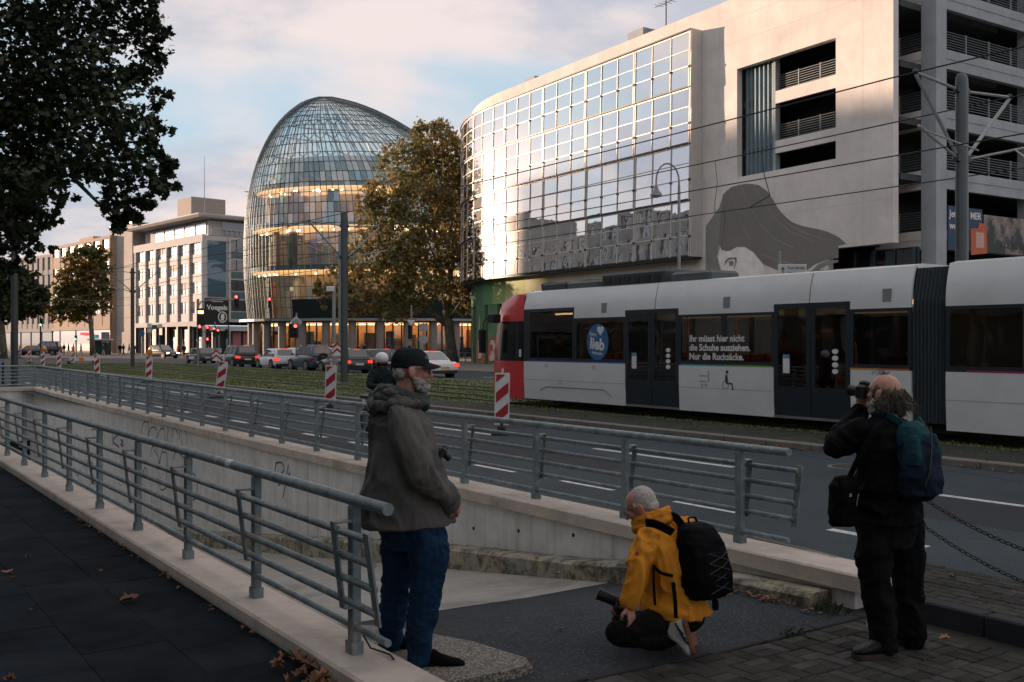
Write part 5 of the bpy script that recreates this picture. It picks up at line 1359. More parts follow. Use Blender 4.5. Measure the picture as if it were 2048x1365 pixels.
# dark column at the left edge
t = thing('lighting_column', 'tall dark steel column beside the end of the ramp at left', 'column', gp(29, 772))
pole(t, 14, .15, MAST, taper=.75); m = MB(); m.tube([(0, 0, 13.5), (.3, 0, 14.2), (1.4, 0, 14.5)], .05, 8); m.build('arm', MAST, t, 40); m = MB(); m.cbox((1.2, -.15, 14.42), (1.9, .15, 14.55), .03); m.build('lantern', DSTEEL, t)
t = thing('bollard', 'small black chain bollard behind the left ramp railing', 'bollard', gp(6, 770))
m = MB(); m.tube([(0, 0, 0), (0, 0, .1), (0, 0, .75), (0, 0, .85)], [.07, .05, .045, .06], 10); m.build('post', CHM, t, 40); m = MB(); m.sph((0, 0, .93), .06, 8, 6); m.build('finial', CHM, t, True)
t = thing('tram_pole', 'pale grey round pole just behind the dark mast in the grass', 'pole', dp(682, 740, 64).xy.to_3d()); pole(t, 9.0, .17)
t = thing('camera_pole', 'grey pole with white camera at its top beside the pale pole', 'pole', dp(668, 744, 60) * 1.0); t.location.z = 0; pole(t, 5.2, .11)
m = MB(); m.cbox((-.45, -.15, 4.95), (.05, .15, 5.25), .05); m.build('camera_head', RW_W, t)
# curved lamp with bell shade
t = thing('street_lamp', 'slender crook street lamp with bell shade before the glass front', 'street lamp', st(25.8, 25.4, .07), R(8))
P = [(0, 0, 0), (0, 0, 7.3)] + [(-.42 + .42 * math.cos(k * PI / 10), 0, 7.55 + .62 * math.sin(k * PI / 10)) for k in range(0, 11)] + [(-.84, 0, 7.35)]
m = MB(); m.tube(P, [.07, .05] + [.032] * 12, 10); m.build('pole', GALV, t, 40)
m = MB(); m.tube([(-.84, 0, 7.38), (-.84, 0, 7.3), (-.84, 0, 7.2), (-.84, 0, 7.08), (-.84, 0, 7.0)], [.04, .07, .1, .2, .22], 16); m.build('shade', M('lamp_bell', (.18, .2, .2), .4, .5), t, 40)
m = MB(); m.sph((-.84, 0, 7.0), (.12, .12, .07), 10, 6); m.build('bulb', RW_W, t, True)
# direction sign behind the tram
t = thing('direction_sign', 'white direction sign with arrow above the tram roof', 'sign', st(21.2, 25.3, .07), R(0))
pole(t, 4.7, .05)
zc = H + (HY - 541) * t.location.y / F - .07
m = MB(); m.cbox((-.05, -.06, zc - .22), (.85, -.03, zc + .19), .005); m.build('panel', RW_W, t); m = MB(); m.bb((-.02, -.064, zc - .2), (.82, -.061, zc + .17)); m.build('border', M('sign_border', (.5, .51, .51)), t)
SM = Matrix(((1, 0, 0, 0), (0, 0, -1, -.068), (0, 1, 0, 0), (0, 0, 0, 1)))
def fr_(x, z): q = SM.copy(); q[0][3] = x; q[2][3] = z; return q
flat_text('Rudolfplatz', 'lettering', .12, PIC, t, fr_(.25, zc + .07), 'LEFT', .002); flat_text('Neumarkt', 'lettering', .12, PIC, t, fr_(.25, zc - .09), 'LEFT', .002)
m = MB(); m.prism([(.08, zc - .15), (.11, zc - .15), (.11, zc + .02), (.16, zc + .02), (.095, zc + .11), (.03, zc + .02), (.08, zc + .02)], -.069, -.065, 'y'); m.build('arrow', PIC, t)

# traffic lights and signs
TLB = M('signal_housing', (0.012, 0.016, 0.016), 0.5); TR = EM('signal_red', (1.0, 0.035, 0.03), 9); TG = EM('signal_green', (0.1, 1.0, 0.55), 6); TA = EM('signal_amber', (1.0, .55, .15), 5); TOFF = M('signal_off', (.03, .03, .03), .3)
def head(t, x, y, z, on='r', s=1.0, n=3):
    m = MB(); m.cbox((x - .15 * s, y - .12, z - .16 * n * s), (x + .15 * s, y + .12, z + .16 * n * s), .03); h = m.build('signal_head', TLB, t)
    for k in range(n):
        c = 'ray'[k] if False else ('r', 'a', 'g')[k] if n == 3 else ('r', 'g')[k]
        mt = {'r': TR, 'a': TA, 'g': TG}[c] if c == on else TOFF
        zz = z + (n - 1) * .16 * s - k * .32 * s
        m = MB(); m.sph((x, y - .12, zz), (.105 * s, .04, .105 * s), 10, 6); m.build('signal_lens', mt, h, True)
        m = MB(); rr = [[(x + .12 * s * math.cos(q * PI / 8), yy, zz + .12 * s * math.sin(q * PI / 8)) for q in range(9)] for yy in (y - .12, y - .28)]; m.loft(rr, cap=False, closed=False); m.build('signal_hood', TLB, h)
def signal(label, u, v, Y, heads, h=None, r=.06, mat=GALV):
    p = dp(u, v, Y); t = thing('traffic_light', label, 'traffic light', (p.x, p.y, 0))
    pole(t, h or 3.6, r, mat); 
    for (du, vv, on, n) in heads:
        q = dp(u + du, vv, Y); head(t, q.x - p.x, -.2, q.z, on, 1.0, n)
    return t
t = signal('tall traffic light with overhead arm and red lamp at the crossing', 396, 735, 76, ((6, 662, 'r', 3), (79, 603, 'r', 3)), 5.2, .1)
q = dp(475, 610, 76); m = MB(); m.tube([(0, 0, 4.6), (.25, 0, 5.0), (.8, 0, 5.1), (q.x - t.location.x, 0, 5.15)], .05, 8); m.build('arm', GALV, t, 40)
q = dp(404, 628, 76); m = MB(); m.cbox((q.x - t.location.x - .3, -.3, q.z - .9), (q.x - t.location.x + .28, -.1, q.z + .4), .03); hb = m.build('signal_box', TLB, t); m = MB(); m.bb((q.x - t.location.x - .2, -.32, q.z), (q.x - t.location.x + .2, -.301, q.z + .22)); m.build('lit_sign', TA, hb)
signal('twin red traffic light under the black cafe sign', 417, 712, 100, ((0, 662, 'r', 3), (0, 682, 'r', 2)), 3.6)
signal('traffic light beside the twin red light at the office corner', 430, 712, 100, ((0, 664, 'r', 3),), 4.0)
signal('small red traffic light in the shade of the office passage', 438, 712, 108, ((0, 664, 'r', 2),), 3.6)
signal('dark traffic light left of the dome corner pillar', 457, 716, 100, ((-2, 668, 'x', 3),), 3.8, .06, DSTEEL)
t = signal('red traffic light hanging high before the glass dome', 541, 716, 92, ((0, 606, 'r', 3),), 5.0, .07, DSTEEL)
t = signal('red traffic light with white diamond sign before the lit shop', 593, 742, 68, ((0, 662, 'r', 3), (-7, 662, 'x', 3)), 3.9)
q = dp(593, 645, 68); m = MB(); m.prism([(.42 * math.cos(k * PI / 2), q.z + .42 * math.sin(k * PI / 2)) for k in range(4)], -.15, -.13, 'y'); m.build('diamond_sign', RW_W, t)
m = MB(); m.prism([(.3 * math.cos(k * PI / 2), q.z + .3 * math.sin(k * PI / 2)) for k in range(4)], -.156, -.151, 'y'); m.build('diamond_face', M('sign_grey', (.3, .31, .31)), t)
t = signal('traffic light with give way triangle beside the plane tree', 823, 735, 70, ((-2, 665, 'x', 3),), 4.5)
q = dp(823, 645, 70)
for s, mt, y in ((.46, RW_R, -.2), (.34, RW_W, -.206)):
    m = MB(); m.prism([(s * math.cos(PI / 2 + PI + k * 2 * PI / 3) , q.z + s * math.sin(PI / 2 + PI + k * 2 * PI / 3)) for k in range(3)], y, y + .004, 'y'); m.build('triangle_sign', mt, t)
t = thing('sign_post', 'post with two round direction signs left of the plane tree trunk', 'sign', dp(847, 735, 70)); t.location.z = 0; pole(t, 3.4, .04)
for z in (2.9, 2.1): m = MB(); m.tube([(0, -.05, z), (0, -.08, z)], .33, 18); m.build('round_sign', M('round_sign_grey', (.35, .35, .35)), t, 40)
signal('green traffic light near the left picture edge', 81, 722, 125, ((3, 645, 'g', 3),), 5.2, .09, DSTEEL)
signal('lower green traffic light before the brown block shops', 153, 716, 135, ((0, 676, 'g', 2),), 2.6, .06, DSTEEL)
for u, v, Y, w in ((433, 724, 70, 'near the front of the car queue'), (675, 722, 58, 'at the foot of the pale pole')):
    p = dp(u, v, Y); t = thing('chevron_sign', f'red and white chevron sign {w}', 'sign', (p.x, p.y, 0)); zc = H + (HY - (712 if u < 500 else 700)) * Y / F
    pole(t, zc, .04); m = MB(); m.bb((-.3, -.06, zc - .35), (.3, -.045, zc + .35)); m.build('panel', RW_W, t)
    for k in (0, 1): m = MB(); z = zc - .28 + .33 * k; m.prism([(-.29, z), (0, z + .25), (.29, z), (.29, z + .14), (0, z + .39), (-.29, z + .14)], -.07, -.061, 'y'); m.build('chevron', RW_R, t)
p = dp(284, 705, 150); t = thing('sign_post', 'blue round sign on a post before the beige tower', 'sign', (p.x, p.y, 0)); pole(t, 3.6, .06); m = MB(); m.tube([(0, -.05, 3.3), (0, -.1, 3.3)], .45, 16); m.build('round_sign', M('sign_blue', (.02, .13, .32)), t, 40)
p = dp(302, 706, 140); t = thing('direction_board', 'white and green direction board on a post before the office shops', 'sign', (p.x, p.y, 0)); pole(t, 4.0, .07, DSTEEL)
for x0, x1, z0, z1, c in ((-.5, .1, 4.0, 4.6, RW_W), (.15, .9, 3.8, 4.4, M('sign_green', (.03, .14, .09))), (-.5, .1, 3.3, 3.9, RW_W), (.95, 1.6, 4.0, 4.5, RW_W)): m = MB(); m.bb((x0, -.1, z0), (x1, -.05, z1)); m.build('panel', c, t)
t = thing('kiosk', 'dark green kiosk under the autumn tree by the beige tower', 'kiosk', dp(200, 706, 160)); t.location.z = 0
m = MB(); m.cbox((-1.2, -1, 0), (1.4, 1, 2.3), .05); m.build('body', M('kiosk_green', (.01, .04, .03), .5), t); m = MB(); m.cbox((-1.5, -1.4, 2.31), (1.7, 1.2, 2.5), .05); m.build('roof', RW_W, t); m = MB(); m.bb((.7, -1.2, 1.9), (1.9, -1.02, 3.6)); m.build('menu_board', M('kiosk_board', (.3, .32, .36)), t)
t = thing('planter_fence', 'white cloth screens around cafe seats below the office', 'screen', dp(405, 712, 118)); t.location.z = 0
for k in range(5): m = MB(); m.bb((-1.4 + .75 * k, 0, .2), (-.75 + .75 * k, .05, 1.25)); m.build('screen_panel', M('screen_cloth', (.42, .40, .36)), t)
# bicycles stands by the plane tree
for k, (u, w) in enumerate(((925, 'left'), (937, 'middle'), (951, 'right'))):
    p = gp(u, 727); t = thing('bicycle_stand', f'{w} steel bicycle hoop beside the plane tree trunk', 'bicycle stand', (p.x, p.y, 0.11)); m = MB(); m.tube([(-.3, 0, 0), (-.3, 0, .75), (-.2, 0, .85), (.2, 0, .85), (.3, 0, .75), (.3, 0, 0)], .03, 6); m.build('hoop', GALV, t, 40)
t = thing('pavement_railing', 'dark railing along the lit shop pavement behind the cars', 'railing', dp(880, 722, 96)); t.location.z = .11
for k in range(26): m = MB(); m.bb((-3 + .3 * k - .015, 0, 0), (-3 + .3 * k + .015, .03, 1.0)); m.build('bar', DSTEEL, t)
m = MB(); m.bb((-3.1, -.02, 1.0), (4.6, .05, 1.06)); m.build('top_rail', DSTEEL, t)

# ================================================================== cars
TYRE = M('tyre_rubber', (0.012, 0.012, 0.013), 0.8); RIM = M('rim_alloy', (0.35, 0.36, 0.37), 0.35, 0.7); CGL = GLASS('car_glass', (0.012, 0.016, 0.02), 0.10, 0.02, opaque=True)
TAIL = EM('tail_lamp_lit', (1.0, 0.05, 0.03), 1.0); TAILD = M('tail_lamp', (0.30, 0.01, 0.012), 0.25); PLATE = M('number_plate', (.6, .6, .58), .5); PLATEY = M('number_plate_yellow', (.6, .36, .02), .5); CBLK = M('car_trim_black', (.012, .012, .013), .6)
HEADL = EM('head_lamp_lit', (1.0, .93, .8), 6)
def car(label, a, b, L, W, Hh, col, rz=TH, style='hatch', lit=True, spare=False, plate=PLATE, loc=None, front=False, metal=.35, rough=.3):
    t = thing('car', label, 'car', loc if loc is not None else st(a, b, 0.003), rz)
    pm = M('car_paint_%s' % label[:24].replace(' ', '_'), col, rough, metal, var=0.03, coat=0.6)
    w = W / 2; l = L / 2; belt = Hh * .60; gc = .2
    hood = {'hatch': .70, 'suv': .66, 'sedan': .72}[style]
    # lower body: rings along the length
    S = [(-l, .80, .42, belt * .72), (-l + .05, .90, .30, belt * .88), (-l + .25, .965, gc + .02, belt * .985), (-l * .55, 1, gc, belt), (0, 1, gc, belt * .985), (l * .38, .995, gc, belt * .97), (l * .62, .98, gc, belt * .90), (l - .35, .93, gc + .02, belt * .80), (l - .08, .82, .28, belt * .68), (l, .66, .36, belt * .58)]
    rings = []
    for y, k, z0, z1 in S:
        x = w * k; hgt = z1 - z0
        rings.append([(-x * .90, y, z0), (-x, y, z0 + hgt * .16), (-x * 1.0, y, z0 + hgt * .55), (-x * .965, y, z0 + hgt * .9), (-x * .90, y, z1), (x * .90, y, z1), (x * .965, y, z0 + hgt * .9), (x, y, z0 + hgt * .55), (x, y, z0 + hgt * .16), (x * .90, y, z0)])
    m = MB(); m.loft(rings); body = m.build('body', pm, t, 38)
    # cabin
    yb0, yb1, yt0, yt1 = {'hatch': (-l + .12, l * .46, -l + .42, l * .12), 'suv': (-l + .10, l * .48, -l + .32, l * .16), 'sedan': (-l + .62, l * .42, -l * .36, l * .10)}[style]
    zb, zt = belt - .04, Hh
    def cab(f, k=1.0):
        y0 = yb0 + (yt0 - yb0) * f; y1 = yb1 + (yt1 - yb1) * f; x = w * (.90 - .17 * f ** 1.2); z = zb + (zt - zb) * f
        return y0, y1, x, z
    rr = []
    for f in (0, .35, .7, .9, .97, 1.0):
        y0, y1, x, z = cab(f); z = zb + (zt - zb) * (f if f < .97 else (.985 if f < 1 else 1.0)); ins = 0 if f < .9 else (.02 if f < .95 else .07 if f < 1 else .2)
        rr.append([(-x + ins + .06, y0 + ins, z), (x - ins - .06, y0 + ins, z), (x - ins, y0 + ins + .1, z), (x - ins, y1 - ins - .15, z), (x - ins - .12, y1 - ins, z), (-x + ins + .12, y1 - ins, z), (-x + ins, y1 - ins - .15, z), (-x + ins, y0 + ins + .1, z)])
    m = MB(); m.loft(rr); m.build('cabin', pm, t, 35)
    def gl(name, pts, off):
        c = sum((Vector(p) for p in pts), Vector()) / len(pts); n = (Vector(pts[1]) - Vector(pts[0])).cross(Vector(pts[2]) - Vector(pts[1])).normalized()
        if n.dot(c - Vector((0, (yb0 + yb1) / 2, zb))) < 0: n = -n
        m = MB(); m.add([Vector(p) + n * off for p in pts] + [Vector(p) - n * .01 for p in pts], [(0, 1, 2, 3)] + [(i, (i + 1) % 4, 4 + (i + 1) % 4, 4 + i) for i in range(4)]); return m.build(name, CGL, t)
    f0, f1 = .10, .86
    for sx in (-1, 1):
        A, B = cab(f0), cab(f1); span0, span1 = A[1] - A[0], B[1] - B[0]
        for q0, q1 in ((.10, .33), (.36, .62), (.65, .90)):
            gl('side_window', [(sx * A[2], A[0] + span0 * q0, A[3]), (sx * A[2], A[0] + span0 * q1, A[3]), (sx * B[2], B[0] + span1 * q1, B[3]), (sx * B[2], B[0] + span1 * q0, B[3])], .012)
    A, B = cab(.22), cab(.88)
    gl('rear_window', [(-A[2] + .14, A[0], A[3]), (A[2] - .14, A[0], A[3]), (B[2] - .12, B[0], B[3]), (-B[2] + .12, B[0], B[3])], .014)
    A, B = cab(.06), cab(.9)
    gl('windscreen', [(-A[2] + .1, A[1], A[3]), (A[2] - .1, A[1], A[3]), (B[2] - .1, B[1], B[3]), (-B[2] + .1, B[1], B[3])], .014)
    wr = .33 if style != 'suv' else .36
    for sx in (-1, 1):
        for y in (-l * .60, l * .62):
            m = MB(); m.tube([(sx * (w - .20), y, wr), (sx * (w + .012), y, wr)], wr + .07, 20); m.build('wheel_arch', CBLK, t, 40)
            m = MB(); m.tube([(sx * (w - .2), y, wr), (sx * (w - .02), y, wr), (sx * (w + .02), y, wr)], [wr, wr, wr * .9], 20); wh = m.build('wheel', TYRE, t, 40)
            m = MB(); m.tube([(sx * (w + .012), y, wr), (sx * (w + .028), y, wr)], wr * .66, 14)
            m.build('rim', RIM, wh, 40)
            for q in range(5):
                c_, s_ = math.cos(q * 2 * PI / 5), math.sin(q * 2 * PI / 5); m = MB(); m.tube([(sx * (w + .02), y + c_ * wr * .42, wr + s_ * wr * .42), (sx * (w + .03), y + c_ * wr * .42, wr + s_ * wr * .42)], wr * .15, 6); m.build('rim_hole', CBLK, wh)
        tl = w * .80
        m = MB(); m.cbox((sx * tl - .17, -l - .012, belt * .70), (sx * tl + .15, -l + .28, belt * .70 + .17), .03); m.build('tail_lamp', TAIL if lit else TAILD, t)
        m = MB(); m.cbox((sx * w * .74 - .17, l - .22, belt * .60), (sx * w * .74 + .17, l - .03, belt * .60 + .13), .03); m.build('head_lamp', HEADL if front else RIM, t)
        m = MB(); m.cbox((sx * (w + .08) - .10, l * .34, belt + .0), (sx * (w + .08) + .10, l * .34 + .12, belt + .14), .03); m.build('mirror', pm, t)
        m = MB(); m.bb((sx * w * .985 - .01, -l * .15, belt * .78), (sx * w * .985 + .03, -l * .07, belt * .80)); m.build('door_handle', CBLK, t)
    m = MB(); m.bb((-.26, -l - .02, belt * .56), (.26, -l + .04, belt * .56 + .12)); m.build('plate', plate, t)
    m = MB(); m.bb((-.26, l - .05, .42), (.26, l + .012, .53)); m.build('plate', PLATE, t)
    m = MB(); m.cbox((-w * .86, -l + .0, .24), (w * .86, -l + .2, .42), .03); m.build('rear_bumper', CBLK, t)
    m = MB(); m.cbox((-w * .66, l - .16, .26), (w * .66, l + .006, .46), .03); m.build('grille', CBLK, t)
    if lit and not front: m = MB(); A = cab(.93); m.bb((-.2, A[0] - .0, A[3]), (.2, A[0] + .06, A[3] + .04)); m.build('brake_lamp', TAIL, t)
    if spare:
        m = MB(); m.tube([(0, -l - .16, .82), (0, -l + .03, .82)], .36, 20); m.build('spare_wheel', TYRE, t, 40); 
    for sx in (-1, 1):
        if style == 'suv': m = MB(); m.bb((sx * w * .66 - .02, yt0 + .2, Hh - .01), (sx * w * .66 + .02, yt1 - .2, Hh + .04)); m.build('roof_rail', RIM, t)
    return t
car('white saloon with yellow number plate braking beside the tram nose', 47.4, 27.4, 4.55, 1.82, 1.42, (0.62, 0.63, 0.64), style='sedan', plate=PLATEY, metal=0)
car('dark grey estate with lit tail lamps behind the mast in the grass', 57.0, 27.2, 4.5, 1.8, 1.48, (0.045, 0.05, 0.05))
car('blue and silver off-roader with spare wheel on its tail', 62.8, 27.5, 4.1, 1.72, 1.72, (0.05, 0.09, 0.15), style='suv', lit=False, spare=True)
car('small silver hatchback in the queue behind the black off-roader', 68.6, 27.4, 4.05, 1.7, 1.45, (0.62, 0.64, 0.67), metal=0)
car('black off-roader at the front of the waiting queue', 75.3, 27.0, 4.5, 1.82, 1.68, (0.03, 0.028, 0.028), style='suv')
car('pale car half hidden behind the silver hatchback', 74.0, 31.2, 4.2, 1.75, 1.48, (0.6, 0.6, 0.6), lit=False, metal=0)
car('pale car half hidden behind the off-roader with spare wheel', 67.6, 31.4, 4.2, 1.75, 1.5, (0.58, 0.58, 0.59), lit=False, metal=0)
car('dark car in the far lane behind the standing man', 60.8, 31.3, 4.3, 1.78, 1.46, (0.06, 0.065, 0.07), lit=True)
car('small dark car far beyond the chevron sign', 92, 29.5, 4.0, 1.7, 1.4, (0.05, 0.055, 0.06), lit=False)
car('black car with lit headlamps crossing before the office block', 0, 0, 4.4, 1.8, 1.62, (0.012, 0.013, 0.015), rz=R(180 + 52), style='hatch', lit=False, loc=gp(326, 717), front=True)
car('dark estate parked before the grey block at left', 0, 0, 4.6, 1.8, 1.5, (0.012, 0.014, 0.02), rz=R(95), lit=False, loc=dp(61, 704, 150).xy.to_3d())
car('dark van parked beside the estate at left', 0, 0, 4.8, 1.9, 2.1, (0.012, 0.02, 0.026), rz=R(95), style='suv', lit=False, loc=dp(90, 704, 156).xy.to_3d())
car('silver car at the left picture edge behind the railing', 0, 0, 4.3, 1.78, 1.5, (0.4, 0.42, 0.44), rz=R(200), lit=False, loc=gp(-8, 716), front=True)

# ================================================================== trees
BARK = M('bark_plane', (0.13, 0.115, 0.085), 0.9, var=0.4, vs=2.2, bump=0.5, bs=9, stain=(0.24, 0.22, 0.17), ss=1.6)
def leafmat(name, c1, c2, c3, rough=.55, scale=.35, trans=.25):
    t = NT(name); v = t.pos()
    cc = t.mix(t.ramp(t.noise(scale, 3, .5, v), .38, .62), c1, c2)
    cc = t.mix(t.ramp(t.noise(scale * 9, 2, .5, v), .5, .72), cc, c3)
    p = t.pbr(cc, rough, 0, None, .3); tr = t.n('ShaderNodeBsdfTranslucent'); t.set(tr.inputs[0], cc)
    mx = t.n('ShaderNodeMixShader'); mx.inputs[0].default_value = trans; t.l(p, mx.inputs[1]); t.l(tr.outputs[0], mx.inputs[2])
    return t.done(mx.outputs[0])
MAPLE = [(0, -.5), (.14, -.28), (.46, -.3), (.34, -.08), (.5, .12), (.24, .14), (.2, .3), (0, .52), (-.2, .3), (-.24, .14), (-.5, .12), (-.34, -.08), (-.46, -.3), (-.14, -.28)]
DIAM = [(0, -.5), (.36, -.12), (.22, .3), (0, .5), (-.22, .3), (-.36, -.12)]
QUAD = [(-.42, -.42), (.42, -.3), (.36, .42), (-.36, .36)]
def leaves(name, P, size, shape, mat, parent, seed=1, droop=.5):
    """P: n x 3 leaf centres; one face per leaf"""
    r = np.random.default_rng(seed); n = len(P); k = len(shape); sh_ = np.array(shape)
    nrm = r.normal(size=(n, 3)); nrm[:, 2] = np.abs(nrm[:, 2]) + droop; nrm /= np.linalg.norm(nrm, axis=1)[:, None]
    t1 = np.cross(nrm, r.normal(size=(n, 3))); t1 /= np.linalg.norm(t1, axis=1)[:, None]; t2 = np.cross(nrm, t1)
    s = size * r.uniform(.6, 1.25, n)
    V = P[:, None, :] + (t1[:, None, :] * sh_[None, :, :1] + t2[:, None, :] * sh_[None, :, 1:]) * s[:, None, None] + nrm[:, None, :] * (np.abs(sh_[None, :, :1]) * .25 * s[:, None, None])
    me = bpy.data.meshes.new(name)
    me.vertices.add(n * k); me.loops.add(n * k); me.polygons.add(n)
    me.vertices.foreach_set('co', V.reshape(-1)); me.loops.foreach_set('vertex_index', np.arange(n * k)); me.polygons.foreach_set('loop_start', np.arange(n) * k); me.polygons.foreach_set('loop_total', np.full(n, k))
    me.update(); me.validate(); me.materials.append(mat)
    return ob(name, me, parent)
def cloud(clumps, n, seed, shell=.35, spray=14, sc=.13):
    """points in ellipsoids (x, y, z, rx, ry, rz), denser at the skin, in small sprays"""
    r = np.random.default_rng(seed); vol = np.array([c[3] * c[4] * c[5] for c in clumps]) ** .75; vol /= vol.sum(); out = []
    for c, f in zip(clumps, vol):
        q = int(n * f) + 3; ns = max(3, q // spray)
        d = r.normal(size=(ns, 3)); d /= np.linalg.norm(d, axis=1)[:, None]
        rad = (shell + (1 - shell) * r.random(ns)) ** .6
        ctr = np.array(c[:3]) + d * rad[:, None] * np.array(c[3:6])
        idx = r.integers(0, ns, q)
        out.append(ctr[idx] + r.normal(size=(q, 3)) * np.array(c[3:6]).mean() * sc)
    return np.concatenate(out)
def limbs(t, paths, mat=BARK, first='trunk'):
    for i, (P, r) in enumerate(paths):
        m = MB(); m.tube(P, r, 9 if i == 0 else 6); m.build(first if i == 0 else 'branch', mat, t, True)
rt = random.Random(21)
def px_clumps(L, Y, dy=1.0):
    """clumps given by outline position and radius in photo pixels at depth Y"""
    out = []
    for u, v, ru, rv, dd in L:
        y = Y + dd; p = dp(u, v, y); out.append((p.x, p.y, p.z, ru * y / F, max(ru, rv) * .9 * y / F * dy, rv * y / F))
    return out
# big plane tree between store and car park
PY = 92.0
tp = thing('plane_tree', 'large plane tree turning brown between glass dome and car park', 'tree', (0, 0, 0))
b0 = dp(905, 726, PY)
def pp(u, v, d=0): return dp(u, v, PY + d)
limbs(tp, [([Vector((b0.x, b0.y, 0)), pp(903, 700), pp(899, 668), pp(897, 645), pp(893, 620)], [.62, .5, .45, .43, .36]),
           ([pp(896, 652), pp(880, 640), pp(858, 622), pp(845, 600), pp(838, 570, -2), pp(820, 530, -3), pp(800, 470, -4)], [.34, .3, .27, .24, .2, .14, .06]),
           ([pp(894, 622), pp(888, 590), pp(880, 540), pp(872, 480), pp(860, 400), pp(850, 330)], [.32, .27, .22, .17, .1, .04]),
           ([pp(896, 622), pp(903, 570), pp(902, 545), pp(912, 510), pp(930, 470), pp(938, 430)], [.28, .25, .22, .16, .1, .05]),
           ([pp(902, 545), pp(895, 500), pp(905, 440), pp(900, 360)], [.16, .14, .1, .05]), ([pp(858, 622), pp(800, 600), pp(750, 590, -3), pp(700, 600, -4)], [.18, .14, .1, .04]),
           ([pp(845, 600), pp(800, 550), pp(760, 480, -4), pp(740, 420, -5)], [.14, .1, .07, .03]), ([pp(872, 480), pp(820, 420), pp(790, 350)], [.12, .08, .03]), ([pp(880, 540), pp(850, 470, -3), pp(840, 400, -5)], [.1, .07, .03]), ([pp(897, 640), pp(925, 600, -2), pp(940, 570, -3)], [.12, .08, .04])])
CL = [(860, 285, 55, 42, 0), (818, 330, 62, 50, -1), (875, 350, 60, 55, 2), (905, 320, 30, 50, 3), (785, 390, 58, 52, -2), (850, 410, 70, 55, -3), (905, 430, 42, 60, 1), (752, 450, 50, 50, -2), (800, 480, 60, 50, -4), (870, 500, 62, 52, -2), (730, 520, 45, 45, -3), (780, 555, 60, 42, -4), (840, 570, 60, 42, -4), (905, 545, 36, 55, -1), (690, 560, 42, 36, -3), (665, 592, 34, 26, -3), (720, 605, 50, 26, -4), (790, 615, 55, 25, -3), (925, 380, 20, 50, 3), (925, 600, 20, 40, 0), (850, 262, 26, 22, 0), (880, 262, 22, 20, 1), (645, 580, 22, 20, -3), (930, 470, 18, 60, 1), (740, 410, 30, 28, -2)]
LM = leafmat('leaf_plane_autumn', (0.19, 0.18, 0.065), (0.30, 0.20, 0.075), (0.13, 0.145, 0.05), trans=.38)
leaves('crown', cloud(px_clumps(CL, PY), 19500, 4), .38, DIAM, LM, tp, 2, 0.0)
# street tree at left with autumn tint
for nm, lab, u0, vb, Y, CLx, seed, cols in (
    ('street_tree', 'autumn tinted street tree before the brown block', 186, 708, 152, [(165, 525, 34, 30, 0), (190, 520, 26, 28, 0), (145, 560, 36, 30, 0), (185, 565, 36, 34, 0), (205, 540, 16, 40, 2), (115, 600, 30, 26, 0), (155, 605, 42, 28, 0), (200, 600, 22, 34, 0), (95, 615, 24, 18, 0), (135, 630, 40, 16, 0), (180, 505, 20, 16, 0)], 8, ((0.075, 0.09, 0.022), (0.19, 0.11, 0.028), (0.05, 0.065, 0.02))),
    ('street_tree', 'dark green street tree behind the tall dark column at left', 8, 712, 120, [(40, 570, 36, 34, 0), (10, 560, 36, 36, 0), (62, 610, 26, 28, 0), (20, 615, 40, 26, 0), (-20, 590, 40, 40, 0), (80, 590, 16, 22, 0)], 9, ((0.035, 0.05, 0.018), (0.06, 0.07, 0.02), (0.025, 0.035, 0.014)))):
    t = thing(nm, lab, 'tree', (0, 0, 0)); g0 = dp(u0, vb, Y)
    def q(u, v, d=0): return dp(u, v, Y + d)
    limbs(t, [([Vector((g0.x, g0.y, 0)), q(u0 - 2, vb - 30), q(u0 - 5, vb - 70), q(u0 - 12, vb - 120), q(u0 - 18, vb - 170)], [.45, .38, .32, .2, .08]), ([q(u0 - 4, vb - 60), q(u0 - 35, vb - 75), q(u0 - 70, vb - 85)], [.2, .14, .05]), ([q(u0 - 5, vb - 72), q(u0 + 8, vb - 110), q(u0 + 15, vb - 150)], [.2, .13, .05]), ([q(u0 - 8, vb - 100), q(u0 - 30, vb - 130), q(u0 - 45, vb - 140)], [.16, .1, .04])])
    leaves('crown', cloud(px_clumps(CLx, Y), 6000, seed), .6, DIAM, leafmat('leaf_' + lab[:8].replace(' ', '_'), *cols, trans=.35), t, seed, 0.0)
